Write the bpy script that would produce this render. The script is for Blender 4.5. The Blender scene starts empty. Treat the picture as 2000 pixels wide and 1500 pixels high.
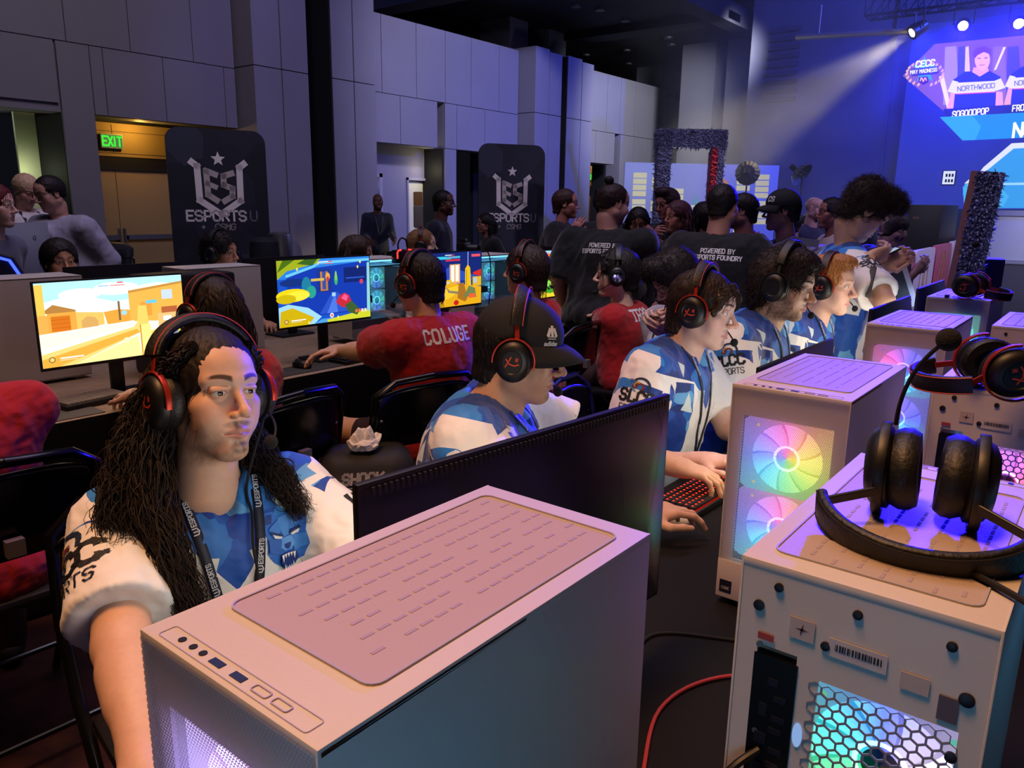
import bpy, bmesh, math, random
import numpy as np
from mathutils import Vector, Matrix
from mathutils.bvhtree import BVHTree
from math import sin, cos, pi, radians as rad, atan2, hypot, sqrt
random.seed(7)
SC = bpy.context.scene
COL = SC.collection
RNG = np.random.default_rng(5)
# ---------------------------------------------------------------- camera
FPX, YAW, PITCH, ROLL, CZ = 1513.2, .6647, -.2266, .0155, 1.54
_F = np.array([cos(YAW)*cos(PITCH), sin(YAW)*cos(PITCH), sin(PITCH)])
_r = np.array([sin(YAW), -cos(YAW), 0.]); _u = np.cross(_r, _F)
_R = _r*cos(ROLL)+_u*sin(ROLL); _U = -_r*sin(ROLL)+_u*cos(ROLL)
CAM = np.array([0, 0, CZ])
def at(x, y, z=None, X=None, Y=None, d=None):
    """photograph point -> place in the room, given one known coordinate or distance"""
    v = _F+_R*(x-1000)/FPX-_U*(y-750)/FPX
    t = (z-CZ)/v[2] if z is not None else X/v[0] if X is not None else Y/v[1] if Y is not None else d
    return CAM+v*t
cam = bpy.data.objects.new('camera', bpy.data.cameras.new('camera'))
COL.objects.link(cam)
cam.data.sensor_width = 36; cam.data.lens = 36*FPX/2000; cam.data.clip_start = .02; cam.data.clip_end = 200
cam.matrix_world = Matrix(((_R[0], _U[0], -_F[0], 0), (_R[1], _U[1], -_F[1], 0), (_R[2], _U[2], -_F[2], CZ), (0, 0, 0, 1)))
SC.camera = cam
SC.view_settings.view_transform = 'Standard'; SC.view_settings.look = 'None'
SC.view_settings.gamma = 1; SC.view_settings.use_curve_mapping = False; SC.view_settings.exposure = 0
# ---------------------------------------------------------------- materials
def lin(c):
    if isinstance(c, str):
        c = [int(c[i:i+2], 16)/255 for i in (0, 2, 4)]
    return tuple(((x/12.92) if x <= .04045 else ((x+.055)/1.055)**2.4) for x in c[:3])
class NT:
    """small helper to write node graphs"""
    def __init__(s, name):
        s.m = bpy.data.materials.new(name); s.m.use_nodes = True
        s.t = s.m.node_tree; s.t.nodes.clear()
        s.out = s.t.nodes.new('ShaderNodeOutputMaterial')
    def n(s, typ, ins=None, out=0, **kw):
        nd = s.t.nodes.new('ShaderNode'+typ)
        for k, v in kw.items(): setattr(nd, k, v)
        for k, v in (ins or {}).items(): s.set(nd.inputs[k], v)
        s.last = nd
        return nd.outputs[out]
    def set(s, sock, v):
        if isinstance(v, bpy.types.NodeSocket): s.t.links.new(v, sock)
        elif isinstance(v, (tuple, list)) and len(v) == 3 and sock.type == 'RGBA': sock.default_value = (*v, 1)
        else: sock.default_value = v
    def math(s, op, a, b=0., c=None, clamp=False):
        i = {0: a, 1: b}
        if c is not None: i[2] = c
        return s.n('Math', i, operation=op, use_clamp=clamp)
    def mix(s, f, a, b):
        nd = s.t.nodes.new('ShaderNodeMix'); nd.data_type = 'RGBA'
        s.set(nd.inputs[0], f); s.set(nd.inputs[6], a); s.set(nd.inputs[7], b)
        return nd.outputs[2]
    def ramp(s, f, stops, interp='LINEAR'):
        o = s.n('ValToRGB', {0: f}); r = s.last.color_ramp; r.interpolation = interp
        while len(r.elements) > 1: r.elements.remove(r.elements[-1])
        r.elements[0].position = stops[0][0]; r.elements[0].color = (*stops[0][1], 1)
        for p, c in stops[1:]:
            e = r.elements.new(p); e.color = (*c, 1)
        return o
    def coord(s, k='Object'): return s.n('TexCoord', out={'Generated': 0, 'Normal': 1, 'UV': 2, 'Object': 3}[k])
    def attr(s, name): return s.n('Attribute', attribute_name=name)
    def bsdf(s, color, rough=.5, metal=0., bump=None, bstr=.2, bdist=.01, emit=None, estr=0., spec=.5, alpha=None, sheen=0., coat=0.):
        i = {'Base Color': color, 'Roughness': rough, 'Metallic': metal, 'Specular IOR Level': spec}
        if sheen: i['Sheen Weight'] = sheen
        if coat: i['Coat Weight'] = coat
        if emit is not None: i['Emission Color'] = emit; i['Emission Strength'] = estr
        if alpha is not None: i['Alpha'] = alpha
        if bump is not None:
            i['Normal'] = s.n('Bump', {'Strength': bstr, 'Distance': bdist, 'Height': bump})
        o = s.n('BsdfPrincipled', i)
        s.t.links.new(o, s.out.inputs[0]); return s.m
_mc = {}
def M(name, color, rough=.5, metal=0., noise=0., nscale=40., bump=0., spec=.5, coat=0., sheen=0.):
    """plain procedural material: colour with a little noise in value and a bump"""
    if name in _mc: return _mc[name]
    t = NT(name); c = lin(color)
    nz = t.n('TexNoise', {'Vector': t.coord(), 'Scale': nscale, 'Detail': 4.})
    a = tuple(x*(1-noise) for x in c); b = tuple(min(1, x*(1+noise)) for x in c)
    cc = t.mix(nz, a, b)
    _mc[name] = t.bsdf(cc, rough, metal, nz if bump else None, bump, .004, spec=spec, coat=coat, sheen=sheen)
    return _mc[name]
def MC(name, rough=.6, noise=.1, nscale=60., bump=.1, sheen=0., spec=.4):
    """colour read from the mesh's own colour attribute"""
    if name in _mc: return _mc[name]
    t = NT(name); c = t.attr('Col')
    nz = t.n('TexNoise', {'Vector': t.coord(), 'Scale': nscale, 'Detail': 3.})
    f = t.math('MULTIPLY_ADD', nz, noise*2, 1-noise)
    v = t.n('VectorMath', {0: c, 'Scale': f}, operation='SCALE')
    _mc[name] = t.bsdf(v, rough, 0, nz, bump, .002, sheen=sheen, spec=spec)
    return _mc[name]
def ME(name, color, strength):
    if name in _mc: return _mc[name]
    t = NT(name); e = t.n('Emission', {0: lin(color), 1: strength}); t.t.links.new(e, t.out.inputs[0])
    _mc[name] = t.m; return t.m
def MEC(name, strength):
    """a lit display: each shape on it shines in its own colour"""
    if name in _mc: return _mc[name]
    t = NT(name); e = t.n('Emission', {0: t.attr('Col'), 1: strength}); t.t.links.new(e, t.out.inputs[0])
    _mc[name] = t.m; return t.m
# ---------------------------------------------------------------- objects
def mesh_obj(name, verts, faces, mat=None, parent=None, smooth=False, col=None, fcol=None, mats=None, midx=None):
    me = bpy.data.meshes.new(name)
    if isinstance(faces, np.ndarray):
        me.vertices.add(len(verts)); me.vertices.foreach_set('co', np.asarray(verts, 'f').ravel())
        k = faces.shape[1]; n = len(faces)
        me.loops.add(n*k); me.loops.foreach_set('vertex_index', faces.astype('i').ravel())
        me.polygons.add(n); me.polygons.foreach_set('loop_start', np.arange(0, n*k, k, dtype='i'))
        me.update(calc_edges=True)
    else:
        me.from_pydata([tuple(map(float, v)) for v in verts], [], [tuple(f) for f in faces]); me.update()
    for m in (mats or ([mat] if mat else [])): me.materials.append(m)
    if midx is not None: me.polygons.foreach_set('material_index', np.asarray(midx, 'i'))
    if smooth: me.polygons.foreach_set('use_smooth', np.ones(len(me.polygons), bool))
    if col is not None:
        a = me.color_attributes.new('Col', 'FLOAT_COLOR', 'POINT')
        a.data.foreach_set('color', np.c_[col, np.ones(len(col))].astype('f').ravel())
    if fcol is not None:
        a = me.color_attributes.new('Col', 'FLOAT_COLOR', 'CORNER')
        tot = np.array([p.loop_total for p in me.polygons])
        cc = np.repeat(np.asarray(fcol, 'f'), tot, axis=0)
        a.data.foreach_set('color', np.c_[cc, np.ones(len(cc))].astype('f').ravel())
    o = bpy.data.objects.new(name, me); COL.objects.link(o)
    if parent is not None: o.parent = parent
    return o
def tag(o, label=None, cat=None, group=None, kind=None):
    if label: o['label'] = label
    if cat: o['category'] = cat
    if group: o['group'] = group
    if kind: o['kind'] = kind
    return o
def thing(name, label, cat, loc=(0, 0, 0), rz=0., group=None, mw=None):
    o = bpy.data.objects.new(name, None); o.empty_display_size = .1; COL.objects.link(o)
    if mw is not None: o.matrix_world = mw
    else: o.location = loc; o.rotation_euler = (0, 0, rz)
    return tag(o, label, cat, group)
def copy_tree(o, parent=None):
    c = o.copy(); COL.objects.link(c)
    if parent is not None: c.parent = parent
    for ch in list(o.children): copy_tree(ch, c)
    return c
class MB:
    """collects shapes into one mesh"""
    def __init__(s): s.v = []; s.f = []; s.c = []
    def add(s, vs, fs, c=None):
        b = len(s.v); s.v += [tuple(map(float, v)) for v in vs]
        for f in fs: s.f.append(tuple(b+i for i in f)); s.c.append(c)
        return s
    def box(s, lo, hi, c=None, bev=0., mat=None):
        if bev > 0:
            bm = bmesh.new(); bmesh.ops.create_cube(bm, size=1)
            d = [hi[i]-lo[i] for i in range(3)]
            for v in bm.verts:
                v.co = Vector([lo[i]+(v.co[i]+.5)*d[i] for i in range(3)])
            bmesh.ops.bevel(bm, geom=bm.edges[:]+bm.verts[:], offset=min(bev, min(d)*.49), segments=2, affect='EDGES', profile=.6)
            return s.bm(bm, c, mat)
        x0, y0, z0 = lo; x1, y1, z1 = hi
        vs = [(x, y, z) for z in (z0, z1) for y in (y0, y1) for x in (x0, x1)]
        if mat is not None: vs = [mat @ Vector(v) for v in vs]
        return s.add(vs, [(0, 2, 3, 1), (4, 5, 7, 6), (0, 1, 5, 4), (2, 6, 7, 3), (0, 4, 6, 2), (1, 3, 7, 5)], c)
    def bm(s, bm, c=None, mat=None):
        bm.verts.index_update()
        vs = [(mat @ v.co if mat is not None else v.co) for v in bm.verts]
        s.add(vs, [[v.index for v in f.verts] for f in bm.faces], c); bm.free(); return s
    def lathe(s, prof, n=32, c=None, mat=None, cap=True):
        """profile of (radius, height) turned round local z"""
        vs = []; fs = []; k = len(prof)
        for i in range(n):
            a = 2*pi*i/n
            for r, z in prof: vs.append(Vector((r*cos(a), r*sin(a), z)))
        for i in range(n):
            j = (i+1) % n
            for q in range(k-1): fs.append((i*k+q, j*k+q, j*k+q+1, i*k+q+1))
        if cap:
            if prof[0][0] > 1e-6: fs.append([i*k for i in range(n)][::-1])
            if prof[-1][0] > 1e-6: fs.append([i*k+k-1 for i in range(n)])
        if mat is not None: vs = [mat @ v for v in vs]
        return s.add(vs, fs, c)
    def sweep(s, path, sec, c=None, closed=False, up=(0, 0, 1), scale=None, cap=True):
        """closed section (list of 2D points) along a path"""
        P = [Vector(p) for p in path]; n = len(P); k = len(sec); vs = []; fs = []
        up = Vector(up)
        for i in range(n):
            t = (P[(i+1) % n]-P[i-1]) if closed else (P[min(i+1, n-1)]-P[max(i-1, 0)])
            t.normalize(); a = up-t*up.dot(t)
            if a.length < 1e-4: a = Vector((1, 0, 0))-t*t.x
            a.normalize(); b = t.cross(a); sc = scale[i] if scale is not None else 1
            if not closed: up = a
            for p in sec: vs.append(P[i]+b*p[0]*sc+a*p[1]*sc)
        for i in range(n if closed else n-1):
            j = (i+1) % n
            for q in range(k): fs.append((i*k+q, i*k+(q+1) % k, j*k+(q+1) % k, j*k+q))
        if not closed and cap: fs += [list(range(k))[::-1], [(n-1)*k+q for q in range(k)]]
        return s.add(vs, fs, c)
    def tube(s, path, r, n=8, c=None, closed=False, scale=None):
        return s.sweep(path, [(r*cos(2*pi*i/n), r*sin(2*pi*i/n)) for i in range(n)], c, closed, scale=scale)
    def ball(s, p, r, c=None, n=12, mat=None):
        bm = bmesh.new(); bmesh.ops.create_uvsphere(bm, u_segments=n*2, v_segments=n, radius=1)
        rr = r if isinstance(r, (tuple, list)) else (r, r, r)
        for v in bm.verts: v.co = Vector((p[0]+v.co.x*rr[0], p[1]+v.co.y*rr[1], p[2]+v.co.z*rr[2]))
        return s.bm(bm, c, mat)
    def poly(s, pts, c=None): return s.add(pts, [list(range(len(pts)))], c)
    def build(s, name, mat, parent=None, smooth=False, label=None, kind=None):
        fc = None
        if any(x is not None for x in s.c): fc = [lin(x) if x is not None else (.5, .5, .5) for x in s.c]
        o = mesh_obj(name, s.v, s.f, mat, parent, False, fcol=fc)
        if smooth:
            o.data.polygons.foreach_set('use_smooth', np.ones(len(o.data.polygons), bool))
            o.data.set_sharp_from_angle(angle=rad(40))
        return tag(o, label, kind=kind)
def rbox(w, h, r, n=5):
    """rounded rectangle outline"""
    pts = []
    for cx, cy, a0 in ((w/2-r, h/2-r, 0), (-w/2+r, h/2-r, 90), (-w/2+r, -h/2+r, 180), (w/2-r, -h/2+r, 270)):
        for i in range(n+1):
            a = rad(a0+90*i/n); pts.append((cx+r*cos(a), cy+r*sin(a)))
    return pts
def arc(c, r, a0, a1, n, plane='xz'):
    out = []
    for i in range(n+1):
        a = rad(a0+(a1-a0)*i/n); p, q = r*cos(a), r*sin(a)
        out.append((c[0]+p, c[1], c[2]+q) if plane == 'xz' else (c[0], c[1]+p, c[2]+q) if plane == 'yz' else (c[0]+p, c[1]+q, c[2]))
    return out
def cables(name, label, pts, r, mat, cat='cable', parent=None):
    """round cable along a smoothed line"""
    P = np.array(pts, float); n = len(P); out = []
    for i in range(n-1):
        p0, p1, p2, p3 = P[max(i-1, 0)], P[i], P[i+1], P[min(i+2, n-1)]
        for t in np.linspace(0, 1, 9)[:-1]:
            out.append(.5*((2*p1)+(p2-p0)*t+(2*p0-5*p1+4*p2-p3)*t*t+(3*p1-p0-3*p2+p3)*t**3))
    out.append(P[-1])
    o = MB().tube(out, r, 8).build(name, mat, parent, True)
    if parent is None: tag(o, label, cat)
    return o
# ---------------------------------------------------------------- block lettering (own stroke alphabet, 4 wide x 6 high)
_o = [(0, 1), (0, 5), (1, 6), (3, 6), (4, 5), (4, 1), (3, 0), (1, 0), (0, 1)]
FONT = {'O': [_o], 'D': [[(0, 0), (0, 6), (3, 6), (4, 5), (4, 1), (3, 0), (0, 0)]], 'C': [[(4, 4.6), (4, 5), (3, 6), (1, 6), (0, 5), (0, 1), (1, 0), (3, 0), (4, 1), (4, 1.4)]],
 'G': [[(4, 4.6), (4, 5), (3, 6), (1, 6), (0, 5), (0, 1), (1, 0), (3, 0), (4, 1), (4, 2.8), (2.4, 2.8)]], 'L': [[(.3, 6), (.3, 0), (4, 0), (4, 1.2)]], 'U': [[(0, 6), (0, 1), (1, 0), (3, 0), (4, 1), (4, 6)]],
 'E': [[(4, 6), (.2, 6), (.2, 0), (4, 0)], [(.2, 3), (3.2, 3)]], 'S': [[(4, 4.8), (4, 5), (3, 6), (1, 6), (0, 5), (0, 4), (1, 3.1), (3, 2.9), (4, 2), (4, 1), (3, 0), (1, 0), (0, 1), (0, 1.2)]],
 'P': [[(.2, 0), (.2, 6), (3, 6), (4, 5), (4, 3.6), (3, 2.6), (.2, 2.6)]], 'R': [[(.2, 0), (.2, 6), (3, 6), (4, 5), (4, 3.8), (3, 2.9), (.2, 2.9)], [(2, 2.9), (4, 0)]], 'T': [[(0, 6), (4, 6)], [(2, 6), (2, 0)]],
 '3': [[(0, 5), (1, 6), (3, 6), (4, 5), (4, 4), (3, 3.1), (1.6, 3.1)], [(3, 3.1), (4, 2), (4, 1), (3, 0), (1, 0), (0, 1)]], 'M': [[(0, 0), (0, 6), (2, 3), (4, 6), (4, 0)]], 'N': [[(0, 0), (0, 6), (4, 0), (4, 6)]],
 'H': [[(0, 0), (0, 6)], [(4, 0), (4, 6)], [(0, 3), (4, 3)]], 'W': [[(0, 6), (1, 0), (2, 3.6), (3, 0), (4, 6)]], 'K': [[(0, 0), (0, 6)], [(4, 6), (.4, 2.8)], [(1.4, 3.6), (4, 0)]], 'I': [[(2, 0), (2, 6)]],
 'A': [[(0, 0), (1.6, 6), (2.4, 6), (4, 0)], [(.6, 2), (3.4, 2)]], 'Y': [[(0, 6), (2, 3), (4, 6)], [(2, 3), (2, 0)]], 'F': [[(4, 6), (.2, 6), (.2, 0)], [(.2, 3), (3, 3)]], 'X': [[(0, 0), (4, 6)], [(4, 0), (0, 6)]],
 'B': [[(.2, 0), (.2, 6), (3, 6), (3.8, 5.2), (3.8, 3.9), (3, 3.1), (.2, 3.1)], [(3, 3.1), (4, 2.2), (4, .9), (3, 0), (.2, 0)]], '0': [_o], '2': [[(0, 5), (1, 6), (3, 6), (4, 5), (4, 3.8), (0, 0), (4, 0)]], 'V': [[(0, 6), (2, 0), (4, 6)]], 'J': [[(4, 6), (4, 1), (3, 0), (1, 0), (0, 1)]]}
def strokes(lines, w, cell=None):
    """polylines -> quads"""
    out = []
    for ln in lines:
        for (x0, y0), (x1, y1) in zip(ln[:-1], ln[1:]):
            L = hypot(x1-x0, y1-y0)
            if L < 1e-9: continue
            tx, ty = (x1-x0)/L, (y1-y0)/L; e = w*.42
            x0e, y0e, x1e, y1e = x0-tx*e, y0-ty*e, x1+tx*e, y1+ty*e
            m = max(1, int(math.ceil((L+2*e)/cell))) if cell else 1
            for i in range(m):
                a, b = i/m, (i+1)/m
                ax, ay = x0e+(x1e-x0e)*a, y0e+(y1e-y0e)*a; bx, by = x0e+(x1e-x0e)*b, y0e+(y1e-y0e)*b
                nx, ny = -ty*w/2, tx*w/2
                out.append([(ax-nx, ay-ny), (bx-nx, by-ny), (bx+nx, by+ny), (ax+nx, ay+ny)])
    return out
def word(txt, h, x=0., y=0., w=.17, adv=1.3, sx=1., slab=False, slant=0., align='l', cell=None):
    """2D quads for a word: height h, stroke w*h"""
    u = h/6; gw = 4*u*sx; step = gw*adv+w*h*.35
    tot = sum((step*.55 if ch == ' ' else step*.62 if ch == 'I' else step) for ch in txt)-(step-gw)
    cx = x-(tot/2 if align == 'c' else tot if align == 'r' else 0); out = []
    for ch in txt:
        if ch == ' ': cx += step*.55; continue
        L = FONT.get(ch, []); off = -1.25 if ch == 'I' else 0
        ls = [[((p[0]+off)*u*sx, p[1]*u) for p in q] for q in L]
        if slab:
            for q in L:
                for p in (q[0], q[-1]):
                    if p[1] in (0, 6) and ch in 'PRTHNMIAKFWXY': ls.append([((p[0]+off-.75)*u*sx, p[1]*u), ((p[0]+off+.75)*u*sx, p[1]*u)])
        for q in strokes(ls, w*h, cell): out.append([(cx+px+slant*py, y+py) for px, py in q])
        cx += step*.62 if ch == 'I' else step
    return out
def flat(mb, polys, o, u, v, n, lift, c=None):
    """2D polygons laid on the plane (o,u,v), raised by lift"""
    o, u, v, n = map(Vector, (o, u, v, n))
    for p in polys:
        mb.poly([o+u*q[0]+v*q[1]+n*lift for q in p], c)
def text2d(txt, size, align='CENTER', bold=0.):
    """built-in font text as 2D triangles"""
    cu = bpy.data.curves.new('t', 'FONT'); cu.body = txt; cu.size = size; cu.align_x = align; cu.offset = bold
    o = bpy.data.objects.new('t', cu); COL.objects.link(o)
    dg = bpy.context.evaluated_depsgraph_get(); me = bpy.data.meshes.new_from_object(o.evaluated_get(dg))
    out = [[(me.vertices[i].co.x, me.vertices[i].co.y) for i in p.vertices] for p in me.polygons]
    bpy.data.objects.remove(o); bpy.data.curves.remove(cu); bpy.data.meshes.remove(me)
    return out
def wrap(polys, o, u, v, n, bvh, lift=.0015, reach=.12):
    """2D polygons thrown along -n on to a surface -> (verts, faces)"""
    o, u, v, n = map(Vector, (o, u, v, n)); vs = []; fs = []
    for p in polys:
        idx = []
        for q in p:
            s = o+u*q[0]+v*q[1]+n*reach
            h = bvh.ray_cast(s, -n, reach*2.2)
            if h[0] is None: idx = None; break
            idx.append(h[0]+n*lift)
        if idx:
            b = len(vs); vs += idx; fs.append(tuple(range(b, b+len(idx))))
    return vs, fs
# ================================================================ rounded-volume modelling (implicit shapes -> one continuous mesh)
def rotm(rx=0, ry=0, rz=0):
    return np.array(Matrix.Rotation(rz, 3, 'Z') @ Matrix.Rotation(ry, 3, 'Y') @ Matrix.Rotation(rx, 3, 'X'))
class Vol:
    def __init__(s): s.p = []
    def cone(s, a, b, ra, rb=None, k=.02, op='+', id=0):
        rb = ra if rb is None else rb; a = np.array(a, float); b = np.array(b, float); r = max(ra, rb)
        s.p.append(('c', (a, b, ra, rb), k, op, id, np.minimum(a, b)-r, np.maximum(a, b)+r)); return s
    def ell(s, c, r, rot=None, k=.02, op='+', id=0):
        c = np.array(c, float); r = np.array(r if isinstance(r, (tuple, list, np.ndarray)) else (r, r, r), float)
        R = np.eye(3) if rot is None else np.array(rot)
        h = np.abs(R) @ r
        s.p.append(('e', (c, r, R), k, op, id, c-h, c+h)); return s
    def box(s, c, h, rot=None, rr=.01, k=.02, op='+', id=0):
        c = np.array(c, float); h = np.array(h, float); R = np.eye(3) if rot is None else np.array(rot); e = np.abs(R) @ h
        s.p.append(('b', (c, h, R, rr), k, op, id, c-e, c+e)); return s
    def cut(s, o, n, k=.004):
        """keep the side that n points away from"""
        s.p.append(('h', (np.array(o, float), np.array(n, float)/np.linalg.norm(n)), k, '&', -1, None, None)); return s
    def fn(s, f, k=.006, op='&'):
        s.p.append(('f', f, k, op, -1, None, None)); return s
    @staticmethod
    def d(p, X):
        t, a = p[0], p[1]
        if t == 'c':
            A, B, ra, rb = a; ba = B-A; l = max(ba @ ba, 1e-12); pa = X-A
            h = np.clip((pa @ ba)/l, 0, 1)
            return np.sqrt(np.maximum(((pa-h[..., None]*ba)**2).sum(-1), 1e-14))-(ra+(rb-ra)*h)
        if t == 'e':
            c, r, R = a; q = (X-c) @ R
            k0 = np.sqrt(((q/r)**2).sum(-1))+1e-9; k1 = np.sqrt(((q/r**2)**2).sum(-1))+1e-9
            return k0*(k0-1)/k1
        if t == 'b':
            c, h, R, rr = a; q = np.abs((X-c) @ R)-(h-rr)
            return np.sqrt((np.maximum(q, 0)**2).sum(-1))+np.minimum(q.max(-1), 0)-rr
        if t == 'h': return (X-a[0]) @ a[1]
        return a(X)
    def mesh(s, vox, pad=None, lap=1):
        pad = vox*2.5 if pad is None else pad
        adds = [p for p in s.p if p[3] == '+']
        lo = np.min([p[5] for p in adds], 0)-pad; hi = np.max([p[6] for p in adds], 0)+pad
        n = np.ceil((hi-lo)/vox).astype(int)+1
        ax = [lo[i]+vox*np.arange(n[i]) for i in range(3)]
        BIG = max(.06, 4*vox); F = np.full(n, BIG)
        for p in s.p:
            k = max(p[2], 1e-5); m = BIG*.5+k+2*vox
            if p[5] is None: sl = [slice(0, n[i]) for i in range(3)]
            else:
                sl = [slice(max(0, int((p[5][i]-m-lo[i])/vox)), min(n[i], int((p[6][i]+m-lo[i])/vox)+2)) for i in range(3)]
                if any(q.stop <= q.start for q in sl): continue
            sub = F[tuple(sl)]
            if p[3] != '+':
                mk = sub < BIG*.999
                if not mk.any(): continue
            G = np.stack(np.meshgrid(ax[0][sl[0]], ax[1][sl[1]], ax[2][sl[2]], indexing='ij'), -1)
            D = s.d(p, G); a = sub
            if p[3] == '+':
                h = np.maximum(k-np.abs(a-D), 0)/k; F[tuple(sl)] = np.minimum(a, D)-h*h*k*.25
            else:
                if p[3] == '-': D = -D
                h = np.maximum(k-np.abs(a-D), 0)/k; F[tuple(sl)] = np.maximum(a, D)+h*h*k*.25
        F[0] = F[-1] = BIG; F[:, 0] = F[:, -1] = BIG; F[:, :, 0] = F[:, :, -1] = BIG
        V, Q = s.nets(F); V = lo+V*vox
        for _ in range(lap): V = smooth(V, Q)
        return V, Q
    @staticmethod
    def nets(F):
        I = F < 0; c = tuple(m-1 for m in F.shape)
        def cs(A, d): return A[d[0]:d[0]+c[0], d[1]:d[1]+c[1], d[2]:d[2]+c[2]]
        cor = [(i, j, k) for i in (0, 1) for j in (0, 1) for k in (0, 1)]
        cnt = sum(cs(I, d).astype(np.int8) for d in cor)
        act = (cnt > 0) & (cnt < 8); idx = np.argwhere(act)
        num = np.full(c, -1, np.int64); num[act] = np.arange(len(idx))
        vals = np.stack([F[idx[:, 0]+d[0], idx[:, 1]+d[1], idx[:, 2]+d[2]] for d in cor], 1)
        S = np.zeros((len(idx), 3)); N = np.zeros(len(idx))
        for a in range(8):
            for b in range(a+1, 8):
                df = [cor[b][i]-cor[a][i] for i in range(3)]
                if sum(map(abs, df)) != 1: continue
                va, vb = vals[:, a], vals[:, b]; m = (va < 0) != (vb < 0)
                t = np.where(m, va/np.where(m, va-vb, 1), 0)
                S += m[:, None]*(np.array(cor[a])+t[:, None]*np.array(df)); N += m
        V = idx+S/N[:, None]
        Q = []
        for x in range(3):
            y, z = (x+1) % 3, (x+2) % 3
            sl = [slice(None)]*3; sl[x] = slice(0, -1); sh = [slice(None)]*3; sh[x] = slice(1, None)
            for s0, flip in ((True, False), (False, True)):
                e = np.argwhere((I[tuple(sl)] == s0) & (I[tuple(sh)] != s0))
                if not len(e): continue
                def g(dy, dz):
                    q = e.copy(); q[:, y] -= dy; q[:, z] -= dz; return num[q[:, 0], q[:, 1], q[:, 2]]
                q = np.stack([g(1, 1), g(0, 1), g(0, 0), g(1, 0)], 1)
                Q.append(q[:, ::-1] if flip else q)
        return V, np.concatenate(Q)
    def near(s, V, ids):
        """which labelled shape each vertex belongs to -> array of ids"""
        best = np.full(len(V), 9.); out = np.zeros(len(V), int)
        for p in s.p:
            if p[3] == '+':
                d = s.d(p, V); m = d < best; best[m] = d[m]; out[m] = p[4]
        return out
def smooth(V, Q, w=.5):
    e = np.concatenate([Q[:, [0, 1]], Q[:, [1, 2]], Q[:, [2, 3]], Q[:, [3, 0]]])
    e = np.concatenate([e, e[:, ::-1]]); n = len(V)
    A = np.stack([np.bincount(e[:, 0], V[e[:, 1], i], n) for i in range(3)], 1)
    c = np.maximum(np.bincount(e[:, 0], minlength=n), 1)[:, None]
    return V*(1-w)+A/c*w
def normals(V, Q):
    f = np.cross(V[Q[:, 2]]-V[Q[:, 0]], V[Q[:, 3]]-V[Q[:, 1]]); N = np.zeros_like(V)
    for i in range(4):
        for k in range(3): N[:, k] += np.bincount(Q[:, i], f[:, k], len(V))
    return N/np.maximum(np.linalg.norm(N, axis=1), 1e-12)[:, None]
def wob(P, sc, seed=0, oct=3):
    """cheap smooth noise, about -1..1"""
    r = np.random.default_rng(seed); o = np.zeros(len(P)); a = 1.; t = 0
    for i in range(oct):
        for j in range(3):
            d = r.normal(size=3); d /= np.linalg.norm(d)
            o += a*np.sin((P @ d)*sc*2*pi+r.uniform(0, 6.3)+1.3*np.sin((P @ r.normal(size=3))*sc*3)); t += a
        a *= .5; sc *= 2.1
    return o/t*1.6
def folds(V, Q, amp, sc, seed, stretch=(1, 1, .35)):
    N = normals(V, Q); w = wob(V*np.array(stretch), sc, seed)
    return V+N*(amp*(1-np.abs(w)*1.6))[:, None]
def tubes(name, paths, radii, mat, parent=None, sides=5, col=None):
    """many tapering strands as one mesh; paths (n,m,3), radii (n,m)"""
    P = np.asarray(paths, float); n, m, _ = P.shape; R = np.broadcast_to(np.asarray(radii, float), (n, m))
    T = np.gradient(P, axis=1); T /= np.maximum(np.linalg.norm(T, axis=2, keepdims=True), 1e-9)
    ref = np.where(np.abs(T[:, :1, 2:3]) > .9, np.array([1., 0, 0]), np.array([0, 0, 1.]))
    ref = np.broadcast_to(ref, T.shape)
    A = np.cross(T, ref); A /= np.maximum(np.linalg.norm(A, axis=2, keepdims=True), 1e-9); B = np.cross(T, A)
    ang = 2*pi*np.arange(sides)/sides
    V = P[:, :, None]+R[:, :, None, None]*(A[:, :, None]*np.cos(ang)[:, None]+B[:, :, None]*np.sin(ang)[:, None])
    b = (np.arange(n)*m*sides)[:, None, None]; i = np.arange(m-1)[None, :, None]*sides; q = np.arange(sides)[None, None]; q2 = (q+1) % sides
    Fa = np.stack(np.broadcast_arrays(b+i+q, b+i+q2, b+i+sides+q2, b+i+sides+q), -1).reshape(-1, 4)
    c = None
    if col is not None: c = np.repeat(np.asarray(col), m*sides, axis=0)
    return mesh_obj(name, V.reshape(-1, 3), Fa, mat, parent, True, col=c)
# ---------------------------------------------------------------- skin, cloth and hair materials
def skin_mat():
    t = NT('skin'); c = t.attr('Col'); nz = t.n('TexNoise', {'Vector': t.coord(), 'Scale': 90., 'Detail': 5.})
    f = t.math('MULTIPLY_ADD', nz, .22, .89); v = t.n('VectorMath', {0: c, 'Scale': f}, operation='SCALE')
    b = t.n('TexNoise', {'Vector': t.coord(), 'Scale': 700., 'Detail': 2.})
    m = t.bsdf(v, .48, 0, b, .12, .001, spec=.4)
    return m
SKIN = skin_mat()
def hair_mat():
    t = NT('hair'); c = t.attr('Col')
    nz = t.n('TexNoise', {'Vector': t.coord(), 'Scale': 120., 'Detail': 3.})
    f = t.math('MULTIPLY_ADD', nz, .8, .6); v = t.n('VectorMath', {0: c, 'Scale': f}, operation='SCALE')
    return t.bsdf(v, .58, 0, nz, .3, .003, spec=.28)
HAIR = hair_mat()
EYE = MC('eye surface', .08, 0, 10, 0)
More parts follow.
